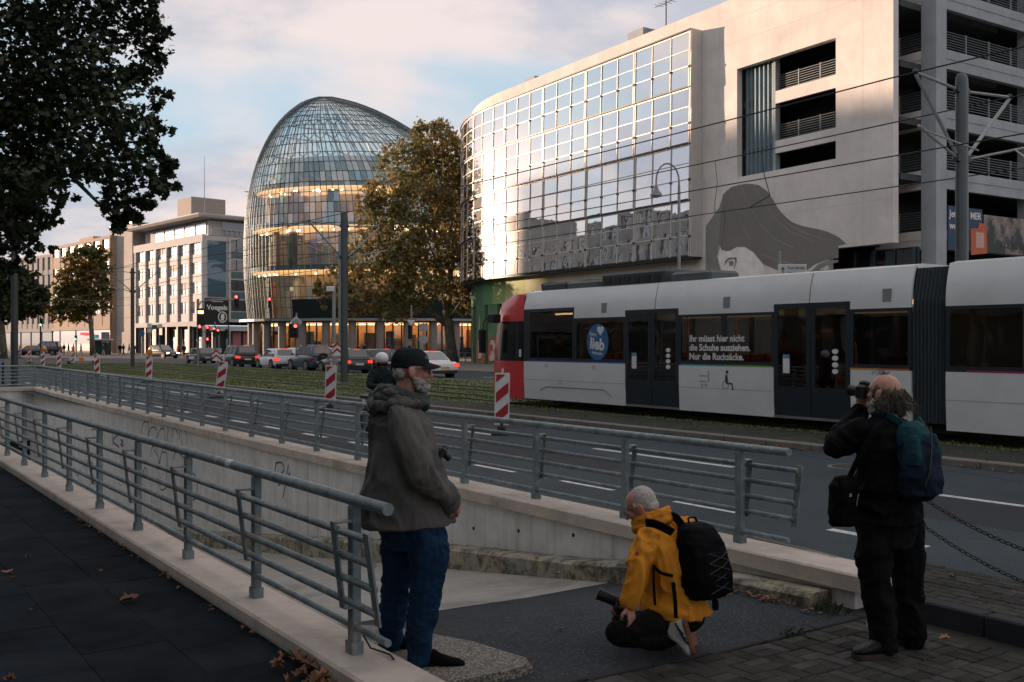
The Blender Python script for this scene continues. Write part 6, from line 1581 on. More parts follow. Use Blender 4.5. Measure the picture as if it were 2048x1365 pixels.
# the near tree whose crown hangs in from the left
NY_ = 21.0
tn = thing('near_tree', 'dark leafy plane tree hanging into the picture from the left', 'tree', (0, 0, 0))
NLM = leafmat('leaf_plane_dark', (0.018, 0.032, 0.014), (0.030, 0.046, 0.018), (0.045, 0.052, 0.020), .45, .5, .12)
g0 = Vector((-17.5, 22, 0))
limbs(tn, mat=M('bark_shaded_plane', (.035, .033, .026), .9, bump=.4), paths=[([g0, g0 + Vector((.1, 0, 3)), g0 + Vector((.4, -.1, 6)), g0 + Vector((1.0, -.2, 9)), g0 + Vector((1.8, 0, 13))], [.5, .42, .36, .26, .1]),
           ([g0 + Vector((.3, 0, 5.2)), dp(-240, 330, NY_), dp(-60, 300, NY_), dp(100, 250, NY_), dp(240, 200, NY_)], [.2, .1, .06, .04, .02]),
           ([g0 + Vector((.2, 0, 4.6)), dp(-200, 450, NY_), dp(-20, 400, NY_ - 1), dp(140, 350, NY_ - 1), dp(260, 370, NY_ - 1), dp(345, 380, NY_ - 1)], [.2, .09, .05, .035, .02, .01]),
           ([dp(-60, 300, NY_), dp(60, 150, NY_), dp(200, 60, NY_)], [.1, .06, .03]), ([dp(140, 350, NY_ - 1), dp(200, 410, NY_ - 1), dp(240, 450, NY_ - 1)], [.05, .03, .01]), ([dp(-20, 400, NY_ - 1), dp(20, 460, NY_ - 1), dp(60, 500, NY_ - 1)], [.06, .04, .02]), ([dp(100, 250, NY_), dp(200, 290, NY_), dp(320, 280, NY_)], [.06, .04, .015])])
CN = [(30, 60, 120, 90, 0), (150, 50, 110, 80, 1), (250, 40, 70, 60, 1), (60, 180, 130, 90, 0), (180, 160, 110, 80, 0), (280, 140, 50, 60, 1), (90, 280, 130, 70, 0), (220, 250, 95, 70, -1), (300, 260, 42, 50, 0), (30, 350, 100, 60, 0), (260, 330, 75, 50, -1), (335, 330, 36, 34, 0), (310, 300, 40, 34, 0), (320, 100, 22, 60, 1), (180, 340, 70, 40, 0), (255, 440, 30, 34, -1), (230, 390, 55, 45, -1), (290, 395, 50, 26, -1), (345, 375, 32, 14, 0), (235, 440, 40, 28, -1), (30, 430, 70, 50, 0), (80, 460, 40, 40, 0), (20, 500, 60, 40, 1), (80, 500, 26, 26, 0), (130, 400, 26, 22, 0), (-80, 200, 120, 220, 0), (-90, 420, 90, 110, 0), (-220, 150, 120, 250, 2), (300, 60, 32, 60, 1), (312, 200, 28, 40, 0), (150, -60, 160, 60, 0), (0, -80, 160, 60, 0), (110, 420, 22, 12, 0), (20, 400, 90, 50, 0), (60, 430, 60, 40, 0), (-40, 480, 70, 60, 0), (40, 530, 36, 20, 0), (70, 370, 70, 45, -1), (10, 360, 90, 60, -2), (0, 440, 80, 60, -1), (110, 330, 60, 40, -1)]
NP = cloud(px_clumps(CN, NY_, .8), 27000, 12, .05, 14, .15)
# leaves that stand out singly on the fringe are parts of their own
uu = CX + F * NP[:, 0] / NP[:, 1]; vv_ = HY - F * (NP[:, 2] - H) / NP[:, 1]
fr_idx = np.where(((uu > 255) | (vv_ > 400)) & (uu > 0) & (uu < 400) & (vv_ > 0))[0]
order_ = fr_idx[np.argsort(-(uu[fr_idx] + vv_[fr_idx] * .8))][:290]
mask = np.ones(len(NP), bool); mask[order_] = False
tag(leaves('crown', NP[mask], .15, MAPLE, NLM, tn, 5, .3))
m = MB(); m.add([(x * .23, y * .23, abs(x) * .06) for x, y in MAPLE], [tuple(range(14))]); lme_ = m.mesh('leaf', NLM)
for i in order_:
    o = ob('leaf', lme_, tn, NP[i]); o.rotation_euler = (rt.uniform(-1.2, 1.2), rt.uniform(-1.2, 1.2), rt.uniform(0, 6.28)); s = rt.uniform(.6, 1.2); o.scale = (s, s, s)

# unseen trees added to the row over and behind the viewer, to darken the pavement
QLM = leafmat('leaf_plane_overhead', (0.02, 0.036, 0.015), (0.032, 0.05, 0.02), (0.045, 0.052, 0.02), .5, .5, .12)
for a_, b_, lab, n_ in ((3.0, -3.6, 'added plane tree arching over the viewer', 5000), (-9.0, -2.2, 'added plane tree behind the viewer', 4000), (15.5, -3.4, 'added plane tree between the viewer and the hanging crown', 4500)):
    t = thing('street_tree', lab, 'tree', st(a_, b_)); limbs(t, [([(0, 0, 0), (.05, 0, 3), (.1, .1, 6), (0, .2, 10)], [.42, .36, .3, .1])] + [([(.05, 0, 4.5 + .3 * k), (2 * math.cos(k * 1.3), 2 * math.sin(k * 1.3), 6.5), (4 * math.cos(k * 1.3), 4 * math.sin(k * 1.3), 8)], [.18, .12, .04]) for k in range(5)])
    rr_ = 4.6 if a_ < 10 else 3.6
    leaves('crown', cloud([(rr_ * .55 * math.cos(k * 1.05), rr_ * .55 * math.sin(k * 1.05), 8 + (k % 3) * 1.4, rr_ * .55, rr_ * .55, 2.4) for k in range(6)] + [(0, 0, 11, rr_ * .7, rr_ * .7, 2.5)], n_, int(a_ * 3 + 80)), .34, DIAM, QLM, t, 31)
# ================================================================== fallen leaves
FL = M('fallen_leaf', (0.24, 0.115, 0.055), 0.8, var=0.4, vs=8, objvar=0.5, obj=True)
fm = []
for k in range(3):
    m = MB(); c = random.Random(k); V = [(x * .115, y * .115, .006 + c.uniform(0, .028) + abs(x) * .05) for x, y in MAPLE] + [(0, 0, .008)]
    m.add(V, [(i, (i + 1) % 14, 14) for i in range(14)]); fm.append(m.mesh('fallen_leaf', FL))
rl = random.Random(17)
def fleaf(p, label, s=1.0):
    o = ob('fallen_leaf', fm[rl.randrange(3)], None, p); o.rotation_euler = (rl.uniform(-.12, .12), rl.uniform(-.12, .12), rl.uniform(0, 6.28)); o.scale = (s, s, s * rl.uniform(.7, 1.6))
    return tag(o, label, 'leaf', 'fallen leaves')
for u, v, s, lab in ((259, 1203, 1.25, 'largest curled brown leaf alone on the dark pavement'), (14, 1147, .8, 'pale leaf near the left edge of the dark pavement'), (29, 1161, .5, 'small leaf below the pale one at the left pavement edge'), (56, 1118, .5, 'faint leaf in the middle of the dark pavement'), (199, 1147, .5, 'thin leaf left of the largest pavement leaf'), (129, 1026, .5, 'leaf far up the dark pavement'), (40, 1000, .4, 'tiny leaf at the top of the dark pavement'), (225, 1065, .7, 'leaf against the kerb wall halfway up'), (336, 1140, .9, 'tan leaf lying against the kerb wall by the third post'), (275, 1096, .8, 'leaf against the kerb wall by the fourth post'), (569, 1315, .7, 'greenish leaf beside the heap at the kerb wall'), (20, 1362, .6, 'leaf at the bottom left corner'), (60, 1222, .35, 'tiny leaf left of the largest pavement leaf')):
    fleaf(gp(u, v, .012), lab, s)
for i in range(46):
    s = rl.random(); a = 5.35 - 1.15 * s + rl.gauss(0, .1); b = 2.29 - abs(rl.gauss(0, .07)) - .02
    fleaf(st(a, b, .015 + rl.random() * .03), 'brown leaf in the heap drifted against the kerb wall at bottom', rl.uniform(.55, 1.0))
for i in range(26):
    a = rl.uniform(6, 11); fleaf(st(a, 2.28 - abs(rl.gauss(0, .03)), .012), 'small leaf in the line along the foot of the kerb wall', rl.uniform(.25, .5))
for i in range(34):
    a = rl.gauss(5.35, .3); fleaf(st(a, bw(a) - .42 - abs(rl.gauss(0, .06)), zf(a, 6) + .01), 'brown leaf drifted against the yellow ledge', rl.uniform(.25, .5))
for i in range(30):
    a = rl.gauss(11.6, .25); fleaf(st(a, 13.86 - abs(rl.gauss(0, .08)), .012), 'brown leaf in the drift at the tram kerb', rl.uniform(.5, .9))
for i in range(14):
    a = rl.uniform(4.5, 8.5); fleaf(st(a, 13.88 - abs(rl.gauss(0, .06)), .012), 'brown leaf along the tram kerb at right', rl.uniform(.5, .9))
for u, v, s, lab in ((1122, 1262, .45, 'reddish leaf on the driveway left of the kneeling man'), (1115, 1150, .5, 'leaf on the ramp concrete'), (1742, 1256, .9, 'torn pale leaf on the bricks before the man in black'), (1890, 1280, .7, 'brown leaf on the bricks right of the man in black'), (1694, 1280, .4, 'orange scrap of leaf by the black shoe'), (1905, 1156, .6, 'white leaf on the brick strip at the roadside'), (1622, 1222, .5, 'pale leaf at the corner of the driveway')):
    fleaf(gp(u, v, -.09 if v > 1200 else .02), lab, s)
# weeds in the joints at the driveway corner
WEED = M('weed_green', (0.035, 0.06, 0.018), .7)
def weed(p, label, n=26, h=.12):
    m = MB(); w = random.Random(int(p.x * 1000))
    for k in range(n):
        a = w.uniform(0, 6.28); r_ = w.uniform(.01, .07); hh = w.uniform(.2, .8) * h; x, y = w.gauss(0, .05), w.gauss(0, .05)
        m.add([(x, y, 0), (x + .006, y, 0), (x + r_ * math.cos(a), y + r_ * math.sin(a), hh), (x + r_ * .5 * math.cos(a) - .006, y + r_ * .5 * math.sin(a), hh * .8)], [(0, 1, 2, 3)])
    o = m.build('weed', WEED); o.location = p; return tag(o, label, 'weed')
weed(gp(1655, 1225, -.12), 'low weeds growing at the corner of driveway and bricks', 60, .14); weed(gp(1580, 1270, -.12), 'small weeds in the joint left of the black shoe', 26, .07); weed(gp(1625, 1130, .01), 'weed tuft at the end of the roadside coping', 40, .10); weed(gp(1668, 1205, -.12), 'weed spray beside the dark kerb', 30, .12)
# ================================================================== people
SKIN = M('skin', (0.50, 0.27, 0.20), 0.55, var=0.12, vs=25, bump=0.1, bs=120); SKIN2 = M('skin_ruddy', (0.46, 0.22, 0.165), 0.5, var=0.12, vs=25, bump=0.1, bs=120)
def sm_tube(pts, r, k=4):
    """Catmull-Rom resample of points and radii"""
    P = [Vector(p) for p in pts]; op, orr = [], []
    for i in range(len(P) - 1):
        for j in range(k):
            s = j / k; q = [P[max(0, min(len(P) - 1, i + d))] for d in (-1, 0, 1, 2)]
            op.append(.5 * ((2 * q[1]) + (q[2] - q[0]) * s + (2*q[0] - 5*q[1] + 4*q[2] - q[3]) * s*s + (3*q[1] - q[0] - 3*q[2] + q[3]) * s**3)); orr.append(r[i] + (r[i + 1] - r[i]) * s)
    return op + [P[-1]], orr + [r[-1]]
class Blob:
    """overlapping closed shapes, fused by a voxel remesh into one continuous skin"""
    def __init__(s): s.m = MB()
    def limb(s, pts, r, n=14, ends=True):
        P, rr = sm_tube(pts, r); s.m.tube(P, rr, n)
        if ends:
            for p, q in ((P[0], rr[0]), (P[-1], rr[-1])): s.m.sph(p, q, 12, 8)
        return s
    def ball(s, c, r, ax=None):
        """ellipsoid with radii r along the axes ax"""
        if ax is None: s.m.sph(c, r, 16, 12); return s
        A = Matrix((ax[0], ax[1], ax[2])).transposed().to_4x4(); s.m.sph((0, 0, 0), r, 16, 12, Matrix.Translation(Vector(c)) @ A); return s
    def rings(s, R_, n=20, p=2.0):
        """(centre, half axis a, half axis b) rings lofted"""
        rr = []
        for c, a, b in R_:
            c, a, b = Vector(c), Vector(a), Vector(b); row = []
            for k in range(n):
                t = 2 * PI * k / n; co, sn = math.cos(t), math.sin(t)
                row.append(c + a * math.copysign(abs(co) ** (2 / p), co) + b * math.copysign(abs(sn) ** (2 / p), sn))
            rr.append(row)
        s.m.loft(rr); return s
    def make(s, name, mat, parent=None, voxel=.008, smooth=4, fold=0.0, fs=7.0, stretch=(1, 1, 1), fold2=0.0, seed=0.0, fine=0.0):
        me0 = s.m.mesh(name + '_src', mat); o = bpy.data.objects.new('tmp', me0)
        rm = o.modifiers.new('r', 'REMESH'); rm.mode = 'VOXEL'; rm.voxel_size = voxel; rm.use_smooth_shade = True
        if smooth: q = o.modifiers.new('s', 'SMOOTH'); q.iterations = smooth; q.factor = .5
        me = baked(o)
        bpy.data.objects.remove(o); bpy.data.meshes.remove(me0)
        if fold or fold2 or fine:
            off = Vector((seed * 7.3, seed * 3.1, seed * 1.7)); nv = [v.normal.copy() for v in me.vertices]
            for v, n_ in zip(me.vertices, nv):
                p = v.co; d = 0.0
                if fold:
                    w = Vector((p.x * stretch[0], p.y * stretch[1], p.z * stretch[2])) * fs + off
                    w2 = w + noise.noise_vector(w * .6) * .7
                    d += fold * (.55 - 2.2 * abs(noise.noise(w2))) + fold * .42 * (.5 - 2.2 * abs(noise.noise(w2 * 2.4 + off)))
                if fold2: d += fold2 * noise.noise(p * 4.0 + off)
                if fine: d += fine * noise.noise(p * 90 + off)
                v.co = p + n_ * d
        me.name = name; me.materials.clear(); me.materials.append(mat)
        me.polygons.foreach_set('use_smooth', [True] * len(me.polygons)); me.update()
        return ob(name, me, parent)
def hand(B, wrist, d, pn, s=1.0, curl=.9, thumb=1):
    """palm and five fingers; d points along the hand, pn out of the palm"""
    d, pn = Vector(d).normalized(), Vector(pn).normalized(); pn = (pn - d * pn.dot(d)).normalized(); sd = d.cross(pn).normalized() * thumb; w = Vector(wrist)
    k = w + d * .085 * s
    B.rings([(w, sd * .026 * s, pn * .019 * s), (w + d * .03 * s, sd * .036 * s, pn * .018 * s), (w + d * .06 * s, sd * .042 * s, pn * .017 * s), (k, sd * .041 * s, pn * .014 * s)], 14)
    for i, (o, L) in enumerate(((.032, .066), (.011, .074), (-.011, .069), (-.031, .055))):
        p0 = k + sd * o * s - d * .01 * s; a = curl * .5; p = [p0]; dd = d.copy()
        for j, f in enumerate((.45, .32, .23)):
            a2 = curl * (.55 if j == 0 else .9); ax = d.cross(pn); dd = (dd * math.cos(a2) + pn * math.sin(a2) * (1 if True else 0)).normalized() if j == 0 else (Matrix.Rotation(a2, 3, ax) @ dd).normalized() if False else (dd * math.cos(a2) + (dd.cross(ax) * -1).normalized() * math.sin(a2)).normalized()
            p.append(p[-1] + dd * L * f * s)
        B.limb(p, [.0098 * s, .0092 * s, .0085 * s, .0075 * s], 8)
    t0 = w + d * .025 * s + sd * .03 * s; t1 = t0 + (d * .6 + sd * .7 + pn * .5).normalized() * .04 * s; t2 = t1 + (d * .8 - sd * .15 + pn * .6).normalized() * .034 * s
    B.limb([t0, t1, t2], [.013 * s, .0115 * s, .009 * s], 8)
def shoe(p, d, L, W, Hh, mat, sole, parent, up=(0, 0, 1), zsole=.022):
    """p heel on the ground, d direction of the toe"""
    d = Vector(d).normalized(); up = Vector(up); sd = d.cross(up).normalized(); p = Vector(p)
    S = [(0, .36, .62), (.06, .42, .80), (.25, .42, 1.0), (.42, .42, .95), (.58, .46, .68), (.75, .50, .52), (.90, .45, .42), (.98, .30, .30), (1.0, .15, .18)]
    b = Blob(); b.rings([(p + d * L * f + up * (zsole + Hh * h * .5), sd * W * w, up * Hh * h * .5) for f, w, h in S], 16, 2.6); o = b.make('shoe', mat, parent, .006, 3, fold=.0015, fs=30)
    m = MB(); rr = []
    for z in (0, zsole * 1.3):
        row = []
        for f, w, h in S: row.append(p + d * L * f + sd * W * (w + .03) + up * z)
        for f, w, h in reversed(S): row.append(p + d * L * f - sd * W * (w + .03) + up * z)
        rr.append(row)
    m.loft(rr); m.build('sole', sole, o); return o
def head(B, c, f, up, s=1.0):
    """skull, jaw, nose, brow, ears; c centre of the head, f where the face points"""
    f = Vector(f).normalized(); up = Vector(up); up = (up - f * up.dot(f)).normalized(); r = f.cross(up).normalized(); c = Vector(c)
    def at(a, b, z): return c + f * a * s + r * b * s + up * z * s
    ax = (f, r, up)
    B.ball(at(-.012, 0, .022), [q * s for q in (.098, .077, .092)], ax)
    B.ball(at(.030, 0, -.045), [q * s for q in (.060, .060, .066)], ax)
    B.ball(at(.058, 0, -.088), [q * s for q in (.030, .036, .026)], ax)
    B.ball(at(.066, 0, .028), [q * s for q in (.024, .056, .020)], ax)
    B.limb([at(.088, 0, .012), at(.103, 0, -.012), at(.112, 0, -.030)], [.010 * s, .012 * s, .015 * s], 10)
    for k in (-1, 1):
        B.ball(at(.101, k * .013, -.033), [q * s for q in (.010, .009, .008)], ax)
        B.ball(at(.062, k * .042, -.022), [q * s for q in (.024, .020, .022)], ax)
        B.ball(at(-.010, k * .084, -.012), [q * s for q in (.021, .010, .035)], ax)
        B.ball(at(-.024, k * .090, -.002), [q * s for q in (.011, .008, .028)], ax)
    B.ball(at(.088, 0, -.060), [q * s for q in (.012, .026, .007)], ax); B.ball(at(.084, 0, -.072), [q * s for q in (.012, .022, .007)], ax)
    return at
def eye(at, s, parent):
    for k in (-1, 1):
        p = at(.080, k * .032, .004); m = MB(); m.sph(p, .011 * s, 10, 8); e = m.build('eye', M('eye_white', (.6, .58, .55), .2), parent, True)
        q = at(.0885, k * .033, .004); m = MB(); m.sph(q, .005 * s, 8, 6); m.build('iris', M('eye_iris', (.03, .03, .03), .1), e, True)
def glasses(at, s, parent, mat):
    m = MB()
    for k in (-1, 1):
        ring = [at(.098 + .0 * q, k * (.034 + .024 * math.cos(q * PI / 8)), .004 + .018 * math.sin(q * PI / 8)) for q in range(17)]
        m.tube(ring, .0018 * s, 5); m.tube([at(.096, k * .058, .010), at(.05, k * .078, .012), at(-.01, k * .083, .010), at(-.028, k * .08, -.006)], .0022 * s, 5)
    m.tube([at(.100, -.011, .008), at(.104, 0, .011), at(.100, .011, .008)], .0018 * s, 5); m.build('glasses', mat, parent)
def cloth(name, c, rough=.8, var=.12, bs=260, bump=.25, sheen=.0, **k): return M(name, c, rough, var=var, vs=6, bump=bump, bs=bs, bd=.002, sheen=sheen, spec=.08, obj=True, **k)
FRAME = M('spectacle_frame', (.06, .045, .03), .3, .4); GREYH = M('hair_grey', (.36, .34, .31), .8, var=.35, vs=60, bump=.9, bs=160, bd=.006); CAMB = M('camera_black', (.008, .008, .009), .4, bump=.1); CAMG = GLASS('camera_lens', (.005, .005, .012), .12, opaque=True)

def photo_camera(name, label, M4, lens=.09, s=1.0):
    t = thing(name, label, 'camera', M=M4)
    m = MB(); m.cbox((-.065 * s, -.03 * s, -.045 * s), (.065 * s, .03 * s, .04 * s), .012); m.build('body', CAMB, t, 40)
    m = MB(); m.cbox((-.025 * s, -.03 * s, .04 * s), (.025 * s, .03 * s, .065 * s), .01); m.build('prism_hump', CAMB, t)
    m = MB(); m.tube([(0, .03 * s, -.005 * s), (0, .05 * s, -.005 * s), (0, (.05 + lens * .8) * s, -.005 * s), (0, (.05 + lens) * s, -.005 * s)], [.034 * s, .034 * s, .036 * s, .04 * s], 16); l = m.build('lens', CAMB, t, 40)
    m = MB(); m.tube([(0, (.051 + lens) * s, -.005 * s), (0, (.052 + lens) * s, -.005 * s)], .031 * s, 16); m.build('lens_glass', CAMG, l)
    return t

# ---------------------------------------------------------------- man in cap, standing beside the railing
AY = 5.76
def A(u, v, d=0.0): return dp(u, v, AY + d)
fA = Vector((.92, .39, 0)).normalized(); rA = Vector((fA.y, -fA.x, 0)); UP = Vector((0, 0, 1))
B = Blob()
hA = Vector((.975, .22, -.02)).normalized()
atA = head(B, A(824, 741), hA, (0.03, 0, 1), 1.02)
B.limb([A(818, 760), A(808, 790), A(800, 825)], [.060, .062, .075])
B.rings([(A(800, 818), fA * .07, rA * .09), (A(799, 848), fA * .11, rA * .16), (A(806, 900), fA * .13, rA * .18), (A(808, 980), fA * .15, rA * .18), (A(818, 1050), fA * .13, rA * .17)])
B.limb([A(848, 1045, -.09), A(856, 1110, -.09), A(852, 1180, -.08), A(842, 1250, -.06), A(838, 1325, -.04)], [.10, .09, .065, .055, .045])
B.limb([A(800, 1045, .1), A(802, 1110, .12), A(793, 1170, .17), A(784, 1240, .23), A(784, 1304, .29)], [.10, .09, .065, .055, .045])
shA, elA, wrA = A(806, 843, -.2), A(846, 952, -.24), A(903, 999, -.1)
B.limb([shA, (shA + elA) / 2, elA], [.035, .035, .035]); B.limb([elA, wrA], [.035, .03])
shA2, elA2, wrA2 = A(800, 843, .2), A(830, 960, .26), A(885, 985, .08)
B.limb([shA2, elA2], [.06, .045]); B.limb([elA2, wrA2], [.042, .03])
hand(B, wrA - (elA - wrA).normalized() * -.0, (wrA - elA).normalized() + Vector((0, .2, -.25)), Vector((-.3, .6, -.5)), 1.08, 1.0, -1)
hand(B, wrA2, (.8, .1, -.3), (0, -.6, -.5), 1.0, .9, 1)
manA = B.make('person', SKIN2, None, .0065, 3)
tag(manA, 'bearded man in dark cap, grey-brown jacket and blue jeans standing beside the railing', 'person', 'men taking pictures')
JKT = cloth('jacket_taupe', (.105, .103, .096), .55, .15, stain=(.05, .049, .046)); 
# jacket
B = Blob()
B.rings([(A(801, 806), fA * .085, rA * .09), (A(800, 815), fA * .11, rA * .13), (A(799, 828), fA * .145, rA * .19), (A(800, 846), fA * .172, rA * .222), (A(806, 880), fA * .182, rA * .225), (A(811, 940), fA * .215, rA * .235), (A(810, 990), fA * .250, rA * .248), (A(812, 1030), fA * .276, rA * .262), (A(812, 1046), fA * .282, rA * .266)], 24, 2.2)
B.limb([A(802, 838, -.17), A(812, 870, -.215), A(834, 920, -.255), A(847, 955, -.25)], [.088, .092, .088, .086])
B.limb([A(846, 950, -.25), A(874, 978, -.19), A(899, 996, -.115), A(904, 999, -.10)], [.086, .076, .062, .056])
B.limb([A(800, 838, .17), A(834, 940, .25), A(870, 975, .15)], [.088, .085, .065])
jk = B.make('jacket', JKT, manA, .0075, 3, fold=.017, fs=6.0, stretch=(1.3, 1.3, .6), fold2=.010, seed=1.3)
JLIN = cloth('jacket_collar', (.060, .070, .068), .7)
B = Blob()
ring = []
for k in range(13):
    t = 2 * PI * k / 12; ring.append(A(804, 790) + fA * .125 * math.cos(t) + rA * .105 * math.sin(t) + UP * (-.028 * math.cos(t)))
B.limb(ring, [.034] * 13, 10, False)
ring = []
for k in range(13):
    t = 2 * PI * k / 12; ring.append(A(801, 803) + fA * .14 * math.cos(t) + rA * .125 * math.sin(t) + UP * (-.02 * math.cos(t)))
B.limb(ring, [.036] * 13, 10, False)
B.rings([(A(805, 780), fA * .10, rA * .09), (A(802, 812), fA * .14, rA * .14)])
B.make('collar', JLIN, jk, .007, 2, fold=.016, fs=9, seed=2.1)
B = Blob()
B.ball(A(765, 800, -.02), (.055, .13, .055), (fA, rA, UP)); B.ball(A(757, 815, -.03), (.05, .10, .06), (fA, rA, UP)); B.ball(A(775, 786, -.05), (.07, .11, .04), (fA, rA, UP)); B.limb([A(757, 790, .1), A(748, 806, 0), A(762, 812, -.12), A(800, 806, -.165), A(832, 806, -.14)], [.03, .045, .045, .034, .022])
B.make('hood', JKT, jk, .007, 2, fold=.022, fs=9, seed=3.7)
# seam lines on the jacket back and sleeve cuff
B = Blob(); B.limb([A(897, 990, -.125), A(901, 1008, -.115)], [.060, .058]); B.make('cuff', JKT, jk, .007, 2, fold=.004, fs=14)
# jeans
JEAN = cloth('denim', (.010, .031, .072), .75, .3, 400, .3)
B = Blob()
B.rings([(A(816, 1025), fA * .155, rA * .18), (A(818, 1060), fA * .16, rA * .185), (A(822, 1095), fA * .14, rA * .17)])
B.limb([A(846, 1050, -.09), A(856, 1105, -.09), A(854, 1150, -.08), A(851, 1185, -.08), A(843, 1250, -.06), A(840, 1300, -.045), A(841, 1328, -.04)], [.128, .120, .102, .092, .084, .078, .078])
B.limb([A(800, 1050, .1), A(801, 1105, .12), A(796, 1150, .16), A(791, 1175, .18), A(784, 1240, .23), A(783, 1285, .27), A(784, 1306, .285)], [.12, .114, .098, .088, .080, .078, .082])
B.make('jeans', JEAN, manA, .0075, 3, fold=.014, fs=8, stretch=(1, 1, 1.2), fold2=.008, seed=5.1)
SUEDE = M('shoe_suede', (.005, .005, .005), .95, spec=.05, bump=.3, bs=200); SOLE = M('shoe_sole', (.045, .03, .022), .8)
shoe(Vector((A(826, 1340, -.04).x, AY - .06, -.052)), fA + Vector((0, -.28, 0)), .30, .112, .115, SUEDE, SOLE, manA)
shoe(Vector((A(762, 1300, .27).x, AY + .24, -.055)), fA, .29, .11, .11, SUEDE, SOLE, manA)
# head wear, beard, hair, glasses
CAPM = cloth('cap_cloth', (.016, .022, .026), .85, .2)
B = Blob(); hu = UP
hr = hA.cross(UP).normalized(); hup = hr.cross(hA).normalized()
B.rings([(atA(-.010, 0, .030), hA * .112, hr * .088), (atA(-.012, 0, .060), hA * .110, hr * .087), (atA(-.014, 0, .092), hA * .098, hr * .079), (atA(-.016, 0, .116), hA * .072, hr * .06), (atA(-.016, 0, .128), hA * .035, hr * .03)], 22)
B.ball(atA(-.035, 0, .026), (.088, .086, .03), (hA, hr, hup))
cp = B.make('cap', CAPM, manA, .005, 3, fold=.003, fs=14)
m = MB(); g_ = []
for j in range(5):
    row = []
    for k in range(13):
        t = (k / 12 - .5) * 2; a_ = .088 + .078 * j / 4 * math.sqrt(max(0, 1 - t * t * .9)); row.append(atA(a_ - .03 * t * t, t * .078, .048 - .020 * t * t - .022 * j / 4))
    g_.append(row)
m.loft(g_, cap=False, closed=False); m.loft([[p + hup * -.004 for p in r_] for r_ in g_], cap=False, closed=False); m.build('brim', CAPM, cp, True)
flat_text('NY', 'cap_print', .03, M('cap_print', (.3, .32, .33)), cp, basis(atA(.075, .062, .075), (hA * .6 + hr * -.7), (hup * .85 - hA * .3)))
m = MB(); m.sph(atA(-.016, 0, .132), .008, 8, 6); m.build('cap_button', CAPM, cp)
B = Blob()
for a_, b_, z_, r_ in ((.045, .040, -.072, .028), (.045, -.040, -.072, .028), (.072, 0, -.092, .034), (.060, .02, -.10, .028), (.060, -.02, -.10, .028), (.020, .058, -.062, .022), (.020, -.058, -.062, .022), (.095, 0, -.050, .013), (.086, .022, -.056, .014), (.086, -.022, -.056, .014), (.082, 0, -.075, .02), (.03, .05, -.09, .02), (.03, -.05, -.09, .02), (.004, .068, -.045, .014), (.075, 0, -.112, .022)): B.ball(atA(a_, b_, z_), r_)
B.make('beard', GREYH, manA, .005, 1, fine=.006, fold=.006, fs=30)
B = Blob()
for b_ in (-1, 1):
    B.ball(atA(-.070, b_ * .046, -.015), (.032, .026, .034), (hA, hr, hup)); B.ball(atA(.006, b_ * .072, .012), (.014, .008, .024), (hA, hr, hup))
B.ball(atA(-.075, 0, -.02), (.034, .055, .04), (hA, hr, hup)); B.make('hair', GREYH, manA, .005, 1, fine=.004)
glasses(atA, 1.0, manA, FRAME); eye(atA, 1.0, manA)
pc = A(884, 903, -.03); xx = Vector((fA.x * .5, fA.y * .5, -.75)).normalized()
photo_camera('photo_camera', 'black camera hanging on the chest of the man in the cap', basis(pc, rA, (fA * .75 + UP * -.6)), .05, .62)

# ---------------------------------------------------------------- kneeling man in yellow jacket
BY = 6.2
def K(u, v, d=0.0): return dp(u, v, BY + d)
fB = Vector((-.80, .60, 0)).normalized(); rB = Vector((fB.y, -fB.x, 0))       # rB is his right hand side (away), left arm is towards the viewer
B = Blob(); hB = Vector((-.82, .30, -.46)).normalized(); ub = Vector((-.42, .1, .9))
atB = head(B, K(1281, 1013, .02), hB, ub, 1.0)
B.limb([K(1292, 1030, .0), K(1306, 1048, .0), K(1322, 1066)], [.062, .064, .08])
B.rings([(K(1325, 1062), rB * .10, fB * .08), (K(1332, 1090), rB * .19, fB * .10), (K(1345, 1150), rB * .18, fB * .12), (K(1355, 1215), rB * .18, fB * .12)])
lS, lE, lW = K(1292, 1085, -.16), K(1278, 1160, -.24), K(1256, 1208, -.26)
rS, rE, rW = K(1350, 1085, .2), K(1300, 1165, .3), K(1248, 1200, .02)
B.limb([lS, lE], [.055, .045]); B.limb([lE, lW], [.042, .03]); B.limb([rS, rE], [.055, .045]); B.limb([rE, rW], [.042, .03])
B.limb([K(1348, 1236, -.08), K(1290, 1251, -.19), K(1244, 1264, -.22)], [.06, .045, .032]); B.limb([K(1240, 1266, -.22), K(1300, 1280, -.18), K(1345, 1280, -.15)], [.035, .035, .03])
B.limb([K(1375, 1228, .1), K(1300, 1240, .25), K(1246, 1250, .3)], [.07, .055, .035]); B.limb([K(1248, 1252, .3), K(1310, 1256, .25), K(1365, 1256, .2)], [.035, .035, .03])
hand(B, lW, (.25, -.1, -.95), (-.75, .6, -.1), 1.0, .45, -1)
hand(B, rW, (-.7, -.2, -.35), (.3, -.4, -.7), 1.0, .95, 1)
manB = B.make('person', SKIN2, None, .0065, 3)
tag(manB, 'grey-haired man in yellow jacket kneeling on the driveway with a camera', 'person', 'men taking pictures')
YELJ = cloth('jacket_yellow', (.62, .25, .028), .8, .10)
B = Blob()
B.rings([(K(1318, 1058), rB * .11, fB * .10), (K(1322, 1068), rB * .16, fB * .13), (K(1328, 1084), rB * .215, fB * .15), (K(1336, 1115), rB * .225, fB * .165), (K(1345, 1150), rB * .212, fB * .17), (K(1350, 1180), rB * .215, fB * .175), (K(1352, 1208), rB * .236, fB * .20), (K(1353, 1224), rB * .238, fB * .205)], 24, 2.2)
